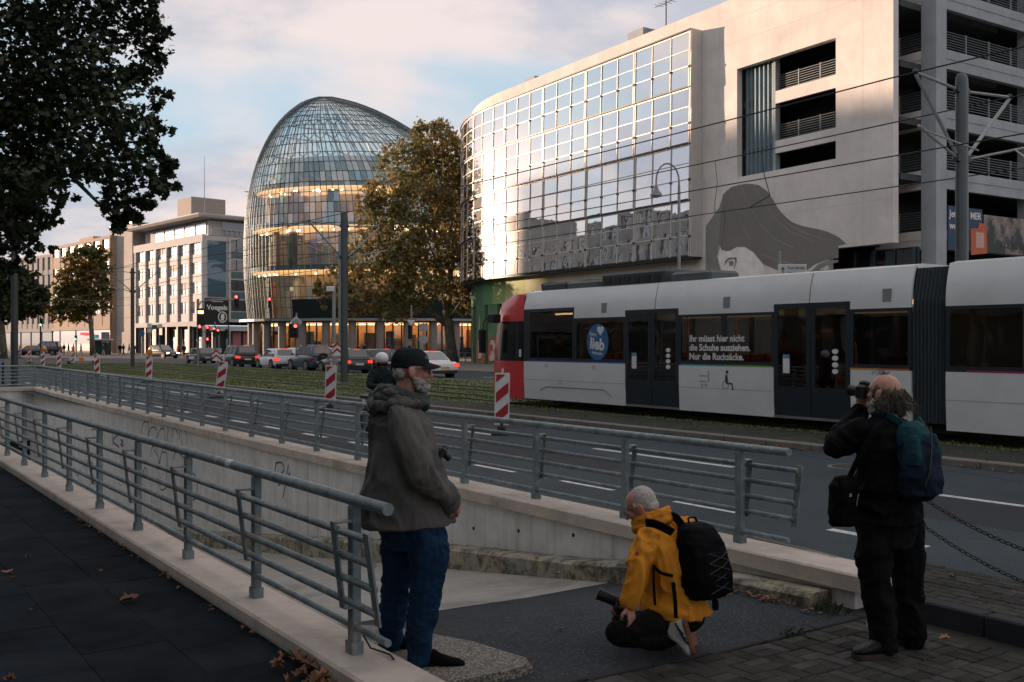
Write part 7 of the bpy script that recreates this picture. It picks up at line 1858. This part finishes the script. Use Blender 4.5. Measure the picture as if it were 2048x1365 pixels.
B.limb([K(1296, 1082, -.14), K(1283, 1110, -.19), K(1276, 1140, -.235), K(1274, 1162, -.25)], [.078, .080, .074, .070]); B.limb([K(1274, 1160, -.25), K(1266, 1185, -.26), K(1257, 1207, -.262)], [.070, .058, .046])
B.ball(K(1366, 1062, .1), (.09, .09, .085)); B.ball(K(1350, 1056, .04), (.085, .085, .07)); B.limb([K(1360, 1072, .16), K(1310, 1150, .28)], [.085, .07]); B.limb([K(1310, 1150, .28), K(1252, 1196, .05)], [.068, .048])
jb = B.make('jacket', YELJ, manB, .0072, 3, fold=.020, fs=6.5, stretch=(1, 1, .9), fold2=.008, seed=9.2)
B = Blob(); ring = []
cc_ = K(1303, 1042, .0)
for k in range(13):
    t = 2 * PI * k / 12; ring.append(cc_ + fB * .105 * math.cos(t) + rB * .095 * math.sin(t) + UP * (-.045 * math.cos(t) + .018))
B.limb(ring, [.026] * 13, 10, False); B.limb([p + Vector((.006, 0, -.035)) for p in ring], [.03] * 13, 10, False); B.limb([p + Vector((.0, 0, .022)) for p in ring], [.016] * 13, 8, False)
B.rings([(K(1310, 1048), fB * .10, rB * .095), (K(1322, 1068), fB * .13, rB * .14)])
B.make('collar', YELJ, jb, .0065, 2, fold=.006, fs=12)
m = MB(); P = [K(1271, 1104, -.272), K(1278, 1104, -.272), K(1278, 1112, -.272), K(1271, 1112, -.272)]; m.add(P + [p + Vector((0, .02, 0)) for p in P], [(0, 1, 2, 3), (4, 5, 6, 7), (0, 1, 5, 4), (2, 3, 7, 6)]); m.build('sleeve_logo', M('logo_red', (.4, .05, .04)), jb)
TRB = cloth('trousers_dark', (.008, .008, .008), .85, .2)
B = Blob()
B.rings([(K(1354, 1216), rB * .17, fB * .13), (K(1356, 1230), rB * .195, fB * .15), (K(1362, 1246), rB * .18, fB * .13)])
B.limb([K(1348, 1236, -.08), K(1290, 1250, -.19), K(1242, 1262, -.23), K(1234, 1267, -.23)], [.098, .078, .064, .056]); B.limb([K(1236, 1267, -.22), K(1300, 1278, -.18), K(1342, 1278, -.15)], [.072, .064, .050])
B.limb([K(1375, 1228, .1), K(1300, 1244, .25), K(1250, 1252, .3)], [.11, .085, .065]); B.limb([K(1242, 1250, .3), K(1310, 1254, .25), K(1368, 1254, .2)], [.072, .066, .056])
B.make('trousers', TRB, manB, .0075, 3, fold=.012, fs=8, seed=4.4)
SNW = M('sneaker_white', (.40, .41, .40), .7, bump=.2, bs=150); SNS = M('sneaker_sole', (.22, .09, .05), .7)
d_ = Vector((.26, .0, -.965)).normalized(); s1 = shoe(K(1372, 1234, -.20), d_, .225, .105, .125, SNW, SNS, manB, up=Vector((-.95, .12, -.26)).normalized(), zsole=.016)
for k in range(3):
    m = MB(); q = K(1358 + 5 * k, 1260 + 10 * k, -.262); m.tube([q + Vector((-.02, .02, .035)), q, q + Vector((.028, .01, -.03))], .006, 6); m.build('shoe_stripe', CAMB, s1)
shoe(K(1376, 1240, .16), Vector((.3, .25, -.92)), .22, .09, .08, SNW, SNS, manB, up=Vector((-.8, .5, -.3)).normalized())
B = Blob(); hrB = hB.cross(Vector(ub)).normalized(); hupB = hrB.cross(hB).normalized(); axB = (hB, hrB, hupB)
B.ball(atB(-.034, 0, .030), (.083, .080, .088), axB); B.ball(atB(-.06, 0, -.02), (.052, .07, .05), axB)
for k in (-1, 1): B.ball(atB(.010, k * .068, .012), (.02, .012, .034), axB)
B.make('hair', M('hair_silver', (.42, .39, .36), .75, var=.25, vs=60, bump=.8, bs=170, bd=.005), manB, .005, 2, fine=.003)
glasses(atB, 1.0, manB, FRAME); eye(atB, 1.0, manB)
m = MB(); m.tube([lW + (lE - lW).normalized() * .012 + Vector((0, 0, 0)), lW + (lE - lW).normalized() * .035], .038, 14); m.build('watch_strap', CAMB, manB, 40)
photo_camera('photo_camera', 'black camera held low in the hand of the kneeling man', basis(K(1241, 1206, -.03), (.35, .55, .75), (-.85, .1, .35)), .10)
# backpack of the kneeling man
BPK = cloth('backpack_black', (.004, .0045, .0055), .75, .25, 300, .3)
bk = K(1393, 1120, -.05); nb = Vector((.62, -.785, .02)).normalized(); xb = Vector((.785, .62, 0)).normalized(); zb_ = Vector((-.17, -.02, .98)).normalized()
bp = thing('backpack', 'black camera backpack on the back of the kneeling man', 'backpack', M=basis(K(1398, 1192, -.1), xb, -nb))
def bpw(x, y, z): return Vector((x - .1 * z * .9 + .02, y, z))
B = Blob()
B.rings([(bpw(.0, -.03, -.0), (.135, 0, 0), (0, .09, 0)), (bpw(0, -.03, .03), (.158, 0, 0), (0, .115, 0)), (bpw(0, -.04, .12), (.165, 0, 0), (0, .125, 0)), (bpw(0, -.03, .24), (.162, 0, 0), (0, .115, 0)), (bpw(0, -.02, .34), (.15, 0, 0), (0, .10, 0)), (bpw(0, -.0, .42), (.12, 0, 0), (0, .07, 0)), (bpw(0, .01, .445), (.08, 0, 0), (0, .04, 0))], 24, 3.2)
o = B.make('body', BPK, bp, .007, 3, fold=.006, fs=9)
B = Blob(); B.rings([(bpw(.005, -.13, .03), (.12, 0, 0), (0, .035, 0)), (bpw(.005, -.135, .15), (.125, 0, 0), (0, .04, 0)), (bpw(.005, -.115, .28), (.105, 0, 0), (0, .03, 0))], 20, 3.4); o2 = B.make('front_pocket', BPK, bp, .006, 2, fold=.004, fs=9)
CORD = M('bungee_cord', (.03, .036, .042), .6); m = MB()
for k in range(4):
    z0, z1 = .05 + .06 * k, .08 + .06 * k
    m.tube([bpw(-.09, -.165, z0), bpw(0.0, -.18, z1), bpw(.09, -.165, z0)], .0026, 5); m.tube([bpw(-.09, -.163, z1 + .03), bpw(0, -.181, z1), bpw(.09, -.163, z1 + .03)], .0026, 5)
m.build('bungee_cord', CORD, o2)
m = MB(); m.tube([bpw(-.04, .02, .44), bpw(-.03, .03, .475), bpw(.03, .03, .475), bpw(.04, .02, .44)], .007, 6); m.build('grab_handle', BPK, bp, True)
m = MB(); m.bb((-.05 + .0, -.085, .375), (-.02, -.08, .392)); m.build('brand_patch', M('patch_grey', (.3, .3, .3)), bp)
B = Blob(); B.limb([bpw(.09, .02, .0), bpw(.12, .0, -.05), bpw(.11, -.01, -.09)], [.012, .02, .022]); B.make('waist_pad', BPK, bp, .005, 1)
def wstrap(name, pts, w, parent, mat=BPK, th=.008):
    """flat strap through world points"""
    P, _ = sm_tube(pts, [w] * len(pts), 5); m = MB(); rr = []; pinv = parent.matrix_basis.inverted()
    for i, p in enumerate(P):
        t = (P[min(i + 1, len(P) - 1)] - P[max(i - 1, 0)]).normalized(); view = Vector(p).normalized(); s_ = t.cross(view).normalized(); n_ = s_.cross(t)
        rr.append([pinv @ (p + s_ * w + n_ * th), pinv @ (p - s_ * w + n_ * th), pinv @ (p - s_ * w - n_ * th), pinv @ (p + s_ * w - n_ * th)])
    m.loft(rr); return m.build(name, mat, parent, 40)
wstrap('shoulder_strap', [K(1292, 1046, -.19), K(1305, 1047, -.215), K(1322, 1053, -.23), K(1345, 1065, -.2)], .024, bp)
wstrap('shoulder_strap', [K(1340, 1030, -.02), K(1352, 1036, -.09), K(1364, 1052, -.12)], .024, bp)
wstrap('adjuster_strap', [K(1308, 1130, -.28), K(1307, 1160, -.29), K(1310, 1210, -.28)], .008, bp)
wstrap('adjuster_strap', [K(1308, 1134, -.28), K(1322, 1146, -.285), K(1345, 1152, -.25)], .008, bp)
wstrap('waist_strap', [K(1346, 1165, -.27), K(1350, 1200, -.285), K(1352, 1236, -.27)], .012, bp)

# ---------------------------------------------------------------- man in black photographing the tram
CYY = 6.26
def C(u, v, d=0.0): return dp(u, v, CYY + d)
fC = Vector((-.72, .69, 0)).normalized(); rC = Vector((fC.y, -fC.x, 0))       # right hand side points away to the right
B = Blob(); hC = Vector((-.62, .78, .05)).normalized()
atC = head(B, C(1768, 786), hC, (0, 0, 1), 1.02)
B.limb([C(1772, 805), C(1776, 830), C(1778, 860)], [.062, .062, .08])
B.rings([(C(1778, 842), rC * .11, fC * .09), (C(1778, 865), rC * .2, fC * .12), (C(1776, 930), rC * .19, fC * .14), (C(1776, 1000), rC * .19, fC * .15), (C(1778, 1045), rC * .18, fC * .14)])
B.limb([C(1748, 1045, -.05), C(1750, 1120, -.05), C(1755, 1180, -.05), C(1768, 1290, -.03)], [.08, .07, .055, .045]); B.limb([C(1810, 1045, .08), C(1814, 1120, .1), C(1816, 1180, .12), C(1824, 1272, .14)], [.08, .07, .055, .045])
cS, cE, cW = C(1718, 862, -.06), C(1672, 893, .02), C(1722, 822, .16)
dS, dE, dW = C(1836, 866, .1), C(1815, 900, .38), C(1752, 812, .34)
B.limb([cS, cE], [.055, .045]); B.limb([cE, cW], [.044, .032]); B.limb([dS, dE], [.055, .045]); B.limb([dE, dW], [.044, .032])
hand(B, cW, (.1, .1, 1), (.7, .5, -.1), 1.05, .7, 1); hand(B, dW, (-.5, -.2, .8), (-.4, -.7, 0), 1.0, .9, -1)
manC = B.make('person', SKIN, None, .0065, 3)
tag(manC, 'balding long-haired man in black with raised camera seen from behind', 'person', 'men taking pictures')
BLKJ = cloth('jacket_black', (.006, .007, .008), .85, .2)
B = Blob()
B.rings([(C(1776, 836), rC * .10, fC * .09), (C(1776, 846), rC * .155, fC * .12), (C(1776, 862), rC * .222, fC * .155), (C(1776, 890), rC * .235, fC * .17), (C(1775, 950), rC * .23, fC * .18), (C(1777, 1010), rC * .235, fC * .185), (C(1778, 1042), rC * .238, fC * .185)], 24, 2.2)
B.limb([C(1722, 862, -.05), C(1695, 880, -.02), C(1672, 893, .02)], [.085, .085, .078]); B.limb([C(1672, 892, .02), C(1695, 855, .09), C(1719, 826, .15)], [.078, .068, .052])
B.limb([dS, dE], [.085, .075]); B.limb([dE, dW], [.075, .05])
jc = B.make('jacket', BLKJ, manC, .0075, 3, fold=.018, fs=6, fold2=.008, seed=6.6)
TRC = cloth('trousers_black', (.008, .009, .010), .85, .2)
B = Blob()
B.rings([(C(1777, 1025), rC * .19, fC * .16), (C(1778, 1060), rC * .195, fC * .165), (C(1779, 1090), rC * .17, fC * .14)])
B.limb([C(1748, 1050, -.05), C(1748, 1110, -.06), C(1752, 1170, -.06), C(1762, 1240, -.04), C(1770, 1292, -.03)], [.118, .112, .095, .086, .084]); B.limb([C(1810, 1050, .08), C(1814, 1110, .1), C(1817, 1170, .12), C(1822, 1240, .13), C(1826, 1274, .14)], [.118, .11, .095, .086, .084])
B.make('trousers', TRC, manC, .0075, 3, fold=.014, fs=7, fold2=.008, seed=7.7)
LTH = M('shoe_leather_black', (.006, .007, .009), .5, spec=.25, bump=.15, bs=120)
shoe(Vector((C(1788, 1300).x, CYY - .03, -.118)), (-.97, -.15, 0), .285, .108, .105, LTH, SOLE, manC); shoe(Vector((C(1845, 1280, .15).x, CYY + .16, -.118)), (-.75, .5, 0), .28, .105, .105, LTH, SOLE, manC)
GREYD = M('hair_grey_brown', (.085, .07, .056), .8, var=.5, vs=50, bump=.9, bs=150, bd=.006)
B = Blob(); hrC = hC.cross(UP).normalized(); axC = (hC, hrC, UP)
B.ball(atC(-.05, 0, .000), (.070, .082, .062), axC); B.ball(atC(-.06, 0, -.055), (.06, .085, .07), axC); B.ball(atC(-.065, .055, -.08), (.05, .05, .07), axC); B.ball(atC(-.04, -.06, -.06), (.05, .04, .075), axC)
for k in (-1, 1): B.ball(atC(.005, k * .070, .0), (.03, .016, .05), axC)
o = B.make('hair', GREYD, manC, .005, 1, fine=.006, fold=.010, fs=18, stretch=(1.6, 1.6, .5))
m = MB(); rh = random.Random(31)
for k in range(150):
    a_ = rh.uniform(-PI * .5, PI * .95); p = atC(-.045 - .06 * math.cos(a_ * .7), .085 * math.sin(a_), rh.uniform(-.05, .03)); d_ = Vector((rh.gauss(.25, .35), rh.gauss(0, .3), -1)).normalized(); L = rh.uniform(.07, .15)
    q = p + d_ * L * .5 + Vector((rh.gauss(.008, .012), 0, 0)); e = q + d_ * L * .5 + Vector((rh.gauss(.018, .02), rh.gauss(0, .01), rh.uniform(0, .03))); m.tube([p, q, e], [.0035, .0028, .0008], 4)
for k in range(26):
    p = atC(.02 + rh.gauss(0, .02), rh.gauss(0, .03), .108); e = p + Vector((rh.gauss(-.01, .02), rh.gauss(0, .02), rh.uniform(.015, .04))); m.tube([p, (p + e) / 2 + Vector((.006, 0, .004)), e], [.0018, .0014, .0006], 4)
tag(m.build('hair_strands', GREYD, o, True), kind='stuff')
B = Blob()
for a_, b_, z_, r_ in ((.06, -.03, -.08, .032), (.07, 0, -.10, .034), (.03, -.058, -.07, .026), (.015, -.066, -.045, .02), (.05, -.03, -.115, .03), (.06, .03, -.08, .03), (.03, -.05, -.105, .025)): B.ball(atC(a_, b_, z_), r_)
B.make('beard', M('beard_pale', (.38, .34, .29), .8, var=.35, vs=60, bump=.9, bs=150, bd=.006), manC, .005, 1, fine=.006)
photo_camera('photo_camera', 'black camera raised to the eye of the man in black', basis(atC(.135, -.0, .0), hrC, hC), .05)
# rucksack
TEAL = cloth('rucksack_teal', (.014, .060, .072), .75, .15); NAV = cloth('rucksack_navy', (.012, .022, .040), .75, .2)
rk = thing('rucksack', 'navy and teal rucksack on the back of the man in black', 'backpack', M=basis(C(1832, 1000, -.19), (.80, .58, 0), (-.58, .80, 0)))
B = Blob(); B.rings([((0, 0, .0), (.10, 0, 0), (0, .06, 0)), ((0, -.02, .04), (.135, 0, 0), (0, .095, 0)), ((0, -.02, .15), (.148, 0, 0), (0, .11, 0)), ((-.005, -.01, .28), (.138, 0, 0), (0, .10, 0)), ((-.012, 0, .38), (.115, 0, 0), (0, .08, 0))], 22, 2.8)
o = B.make('body', NAV, rk, .007, 3, fold=.012, fs=7)
B = Blob(); B.rings([((-.012, .005, .335), (.122, 0, 0), (0, .088, 0)), ((-.015, .005, .40), (.116, 0, 0), (0, .082, 0)), ((-.02, .01, .45), (.095, 0, 0), (0, .06, 0)), ((-.02, .015, .475), (.05, 0, 0), (0, .03, 0))], 22, 2.6); B.make('hood_flap', TEAL, rk, .006, 2, fold=.008, fs=9)
for s_, x0 in ((-1, -.115), (1, .095)):
    B = Blob(); B.rings([((x0, -.045, .22), (.03, 0, 0), (0, .062, 0)), ((x0, -.045, .30), (.034, 0, 0), (0, .060, 0)), ((x0 * .9, -.03, .40), (.026, 0, 0), (0, .05, 0))], 16, 2.4); B.make('side_panel', TEAL, rk, .006, 2, fold=.004, fs=9)
B = Blob(); B.rings([((.005, -.10, .04), (.09, 0, 0), (0, .035, 0)), ((.005, -.105, .14), (.095, 0, 0), (0, .04, 0)), ((.005, -.09, .22), (.08, 0, 0), (0, .03, 0))], 18, 3.0); B.make('front_pocket', NAV, rk, .006, 2, fold=.005, fs=9)
m = MB(); m.tube([(.0, -.095, .45), (-.03, -.12, .34), (-.07, -.135, .2), (-.10, -.12, .1)], .006, 6); m.build('compression_strap', CAMB, rk)
m = MB(); m.tube([(.13, -.03, .13), (.19, -.05, .11), (.2, -.05, .10)], [.008, .014, .016], 8); m.build('strap_toggle', CAMB, rk)
wstrap('shoulder_strap', [C(1752, 832, -.02), C(1772, 829, -.1), C(1790, 838, -.17), C(1806, 850, -.19)], .018, rk, TEAL)
wstrap('shoulder_strap', [C(1836, 838, .05), C(1842, 848, -.02), C(1848, 862, -.1)], .018, rk, TEAL)
# shoulder bag
sb = thing('shoulder_bag', 'black camera bag hanging at the left hip of the man in black', 'bag', M=basis(C(1686, 1052, -.14), (.80, .60, 0), (-.60, .80, 0)))
B = Blob(); B.rings([((0, 0, 0), (.075, 0, 0), (0, .05, 0)), ((0, 0, .02), (.092, 0, 0), (0, .068, 0)), ((0, 0, .15), (.095, 0, 0), (0, .07, 0)), ((0, .005, .25), (.085, 0, 0), (0, .06, 0)), ((.01, .01, .30), (.06, 0, 0), (0, .035, 0))], 20, 3.0); o = B.make('body', BPK, sb, .006, 3, fold=.006, fs=9)
B = Blob(); B.rings([((-.005, -.055, .15), (.082, 0, 0), (0, .025, 0)), ((-.005, -.052, .26), (.078, 0, 0), (0, .022, 0)), ((.0, -.02, .31), (.06, 0, 0), (0, .03, 0))], 18, 3.0); B.make('flap', BPK, sb, .006, 2)
m = MB(); m.bb((-.05, -.082, .19), (-.03, -.078, .21)); m.build('badge', M('badge_grey', (.3, .3, .28)), sb)
m = MB(); m.tube([(.02, -.08, .13), (.03, -.085, .19), (.045, -.08, .2)], .003, 5); m.build('zip_pull', M('badge_grey', (.3, .3, .28)), sb)
wstrap('carry_strap', [C(1695, 965, -.16), C(1718, 915, -.2), C(1752, 862, -.2), C(1775, 842, -.16)], .016, sb)

# ---------------------------------------------------------------- scooter rider behind the standing man
RY = 20.0
def S(u, v, d=0.0): return dp(u, v, RY + d)
DKG = cloth('rider_jacket', (.012, .020, .020), .8)
fR = Vector((DX, DY, 0)); rR = Vector((NX, NY, 0))
gx = S(764, 740).x
def rp(f, r_, z): return Vector((gx, RY, 0)) + fR * f + rR * r_ + UP * z
B = Blob(); hd = -fR
atR = head(B, rp(0, 0, 1.47), (-.1, -1, -.05), (0, 0, 1), 1.0)
B.limb([rp(0, 0, 1.40), rp(0, 0, 1.28)], [.055, .07]); B.rings([(rp(0, 0, 1.30), rR * .12, fR * .09), (rp(0, 0, 1.2), rR * .18, fR * .1), (rp(.02, 0, .85), rR * .16, fR * .11), (rp(.02, 0, .72), rR * .17, fR * .13)])
for s_ in (-1, 1):
    B.limb([rp(0, s_ * .2, 1.22), rp(-.1, s_ * .3, 1.0), rp(-.42, s_ * .27, .98)], [.05, .042, .03]); B.limb([rp(.02, s_ * .1, .75), rp(-.35, s_ * .16, .68), rp(-.38, s_ * .15, .3)], [.08, .06, .045])
rid = B.make('person', SKIN, None, .012, 3); tag(rid, 'scooter rider in white helmet half hidden behind the standing man', 'person')
B = Blob(); B.rings([(rp(0, 0, 1.36), rR * .09, fR * .09), (rp(0, 0, 1.30), rR * .15, fR * .12), (rp(0, 0, 1.22), rR * .22, fR * .14), (rp(.01, 0, 1.0), rR * .21, fR * .15), (rp(.02, 0, .72), rR * .21, fR * .16)])
for s_ in (-1, 1): B.limb([rp(0, s_ * .2, 1.22), rp(-.1, s_ * .32, 1.0), rp(-.38, s_ * .28, .98)], [.08, .07, .05])
B.make('jacket', DKG, rid, .012, 3, fold=.012)
B = Blob()
for s_ in (-1, 1): B.limb([rp(.02, s_ * .1, .75), rp(-.35, s_ * .16, .68), rp(-.38, s_ * .15, .25)], [.10, .08, .06])
B.make('trousers', TRC, rid, .012, 2)
B = Blob(); B.ball(rp(.0, 0, 1.53), (.135, .135, .125)); hl = B.make('helmet', M('helmet_white', (.62, .62, .63), .25, coat=.5), rid, .008, 2)
B = Blob(); B.ball(rp(.01, 0, 1.43), (.125, .13, .07)); B.make('helmet_lining', CAMB, rid, .01, 2)
sc_ = thing('motor_scooter', 'dark motor scooter under the rider in the white helmet', 'scooter', M=basis(rp(0, 0, 0), rR, fR))
for y in (-.62, .62):
    m = MB(); m.tube([(-.05, y, .25), (.05, y, .25)], .25, 18); w = m.build('wheel', TYRE, sc_, 40); m = MB(); m.tube([(-.055, y, .25), (.055, y, .25)], .14, 12); m.build('rim', RIM, w, 40)
B = Blob(); B.rings([((0, .78, .62), (.06, 0, 0), (0, 0, .05)), ((0, .5, .60), (.16, 0, 0), (0, 0, .16)), ((0, .1, .55), (.17, 0, 0), (0, 0, .18)), ((0, -.05, .35), (.16, 0, 0), (0, 0, .1))]); B.rings([((0, -.35, .3), (.17, 0, 0), (0, .05, 0)), ((0, -.45, .6), (.18, 0, 0), (0, .06, 0)), ((0, -.42, .95), (.10, 0, 0), (0, .08, 0))]); B.rings([((0, -.5, .25), (.13, 0, 0), (0, 0, .05)), ((0, .2, .25), (.13, 0, 0), (0, 0, .05))]); B.make('body', M('scooter_maroon', (.10, .01, .012), .3, coat=.5), sc_, .015, 3)
m = MB(); m.cbox((-.14, .0, .70), (.14, .72, .79), .03); m.build('seat', CAMB, sc_); m = MB(); m.tube([(-.32, -.36, 1.0), (-.1, -.42, .98), (.1, -.42, .98), (.32, -.36, 1.0)], .018, 8); m.build('handlebar', CAMB, sc_, True); m = MB(); m.cbox((-.1, -.54, .74), (.1, -.49, .9), .02); m.build('head_lamp', TAILD, sc_)

# ---------------------------------------------------------------- distant pedestrians
def walker(label, u, v, Y, coat, legs, s=1.0, stride=.2, hairc=(.03, .025, .02), phase=1, loc=None):
    p = dp(u, v, Y); o3 = loc if loc is not None else Vector((p.x, p.y, .0 if Y > 125 else .11)); a = random.Random(int(u)).uniform(0, 6.28); f = Vector((math.cos(a), math.sin(a), 0)); r_ = Vector((f.y, -f.x, 0))
    def W(x, y, z): return o3 + (f * x + r_ * y) * s + UP * z * s
    B = Blob(); B.ball(W(0.01, 0, 1.62), (.095 * s, .085 * s, .125 * s)); B.limb([W(0, 0, 1.52), W(0, 0, 1.4)], [.06 * s, .07 * s]); B.rings([(W(0, 0, 1.45), r_ * .14 * s, f * .09 * s), (W(0, 0, 1.1), r_ * .14 * s, f * .1 * s), (W(0, 0, .88), r_ * .16 * s, f * .11 * s)])
    for k in (-1, 1): B.limb([W(0, k * .19, 1.4), W(-.05 * k, k * .25, 1.12), W(.1 * k, k * .24, .86)], [.05 * s, .042 * s, .035 * s]); B.limb([W(0, k * .09, .9), W(stride * k * .6, k * .09, .5), W(stride * k, k * .09, .06)], [.08 * s, .06 * s, .045 * s])
    t = B.make('person', SKIN, None, .03, 2); tag(t, label, 'person', 'pedestrians by the crossing' if loc is None else 'tram passengers')
    B = Blob(); B.rings([(W(0, 0, 1.5), r_ * .09 * s, f * .08 * s), (W(0, 0, 1.42), r_ * .2 * s, f * .12 * s), (W(0, 0, 1.1), r_ * .19 * s, f * .14 * s), (W(0, 0, .8), r_ * .2 * s, f * .14 * s)])
    for k in (-1, 1): B.limb([W(0, k * .19, 1.4), W(-.05 * k, k * .26, 1.12), W(.1 * k, k * .25, .9)], [.07 * s, .06 * s, .05 * s])
    B.make('coat', M('coat_%d' % int(coat[0] * 999 + coat[2] * 99), coat, .85), t, .03, 2)
    B = Blob()
    for k in (-1, 1): B.limb([W(0, k * .09, .9), W(stride * k * .6, k * .09, .5), W(stride * k, k * .09, .05)], [.10 * s, .08 * s, .06 * s])
    B.make('trousers', M('legs_%d' % int(legs[2] * 999), legs, .85), t, .03, 2)
    B = Blob(); B.ball(W(-.02, 0, 1.68), (.1 * s, .095 * s, .10 * s)); B.make('hair', M('hair_dark', hairc, .8), t, .03, 1)
DK = (.015, .015, .017)
for a_ in (('left of the couple in dark coats before the beige tower', 240, 705, 160, DK, (.05, .08, .12)), ('right of the couple in dark coats before the beige tower', 247, 705, 160, DK, DK), ('pedestrian in pale clothes before the beige tower', 258, 704, 165, (.35, .3, .27), (.35, .3, .28)), ('pedestrian in brown at the corner of the beige tower', 268, 705, 160, (.1, .05, .04), DK), ('pedestrian in bright red jacket crossing by the office shops', 357, 711, 135, (.42, .02, .03), (.08, .12, .18)), ('pedestrian in dark blue coat beside the red jacket', 368, 711, 135, (.01, .02, .05), DK), ('pedestrian in dark clothes before the lit brown block shops', 128, 703, 165, DK, DK), ('pedestrian with pale trousers before the brown block', 137, 703, 165, DK, (.3, .3, .28)), ('pedestrian in green by the shop door of the brown block', 147, 703, 165, (.01, .05, .045), DK), ('pedestrian in blue beside the kiosk', 162, 703, 165, (.03, .06, .12), (.03, .06, .12)), ('pedestrian with pale trousers in front of the kiosk', 207, 706, 150, DK, (.4, .4, .38)), ('pedestrian in grey leaning over the black off-roader roof', 461, 722, 92, (.25, .28, .28), DK), ('dark pedestrian standing before the lit shop window', 778, 722, 96, (.01, .01, .01), DK), ('dark pedestrian by the shop entrance right of the mast', 730, 722, 100, (.03, .02, .02), DK)):
    walker(*a_)

for lab, a_, b_, coat in (('passenger in pale coat standing behind the first tram door', 17.9, 17.0, (.45, .42, .38)), ('passenger in grey standing behind the second tram door', 12.6, 17.2, (.2, .2, .21)), ('passenger in brown coat behind the lettered tram window', 14.4, 17.3, (.28, .15, .08)), ('passenger in dark coat behind the last window of the front tram car', 11.2, 17.4, (.12, .10, .09))):
    walker(lab, 100 + a_, 700, 20, coat, DK, .97, .08, loc=st(a_, b_, .42))
bpy.data.scenes.remove(WORK)
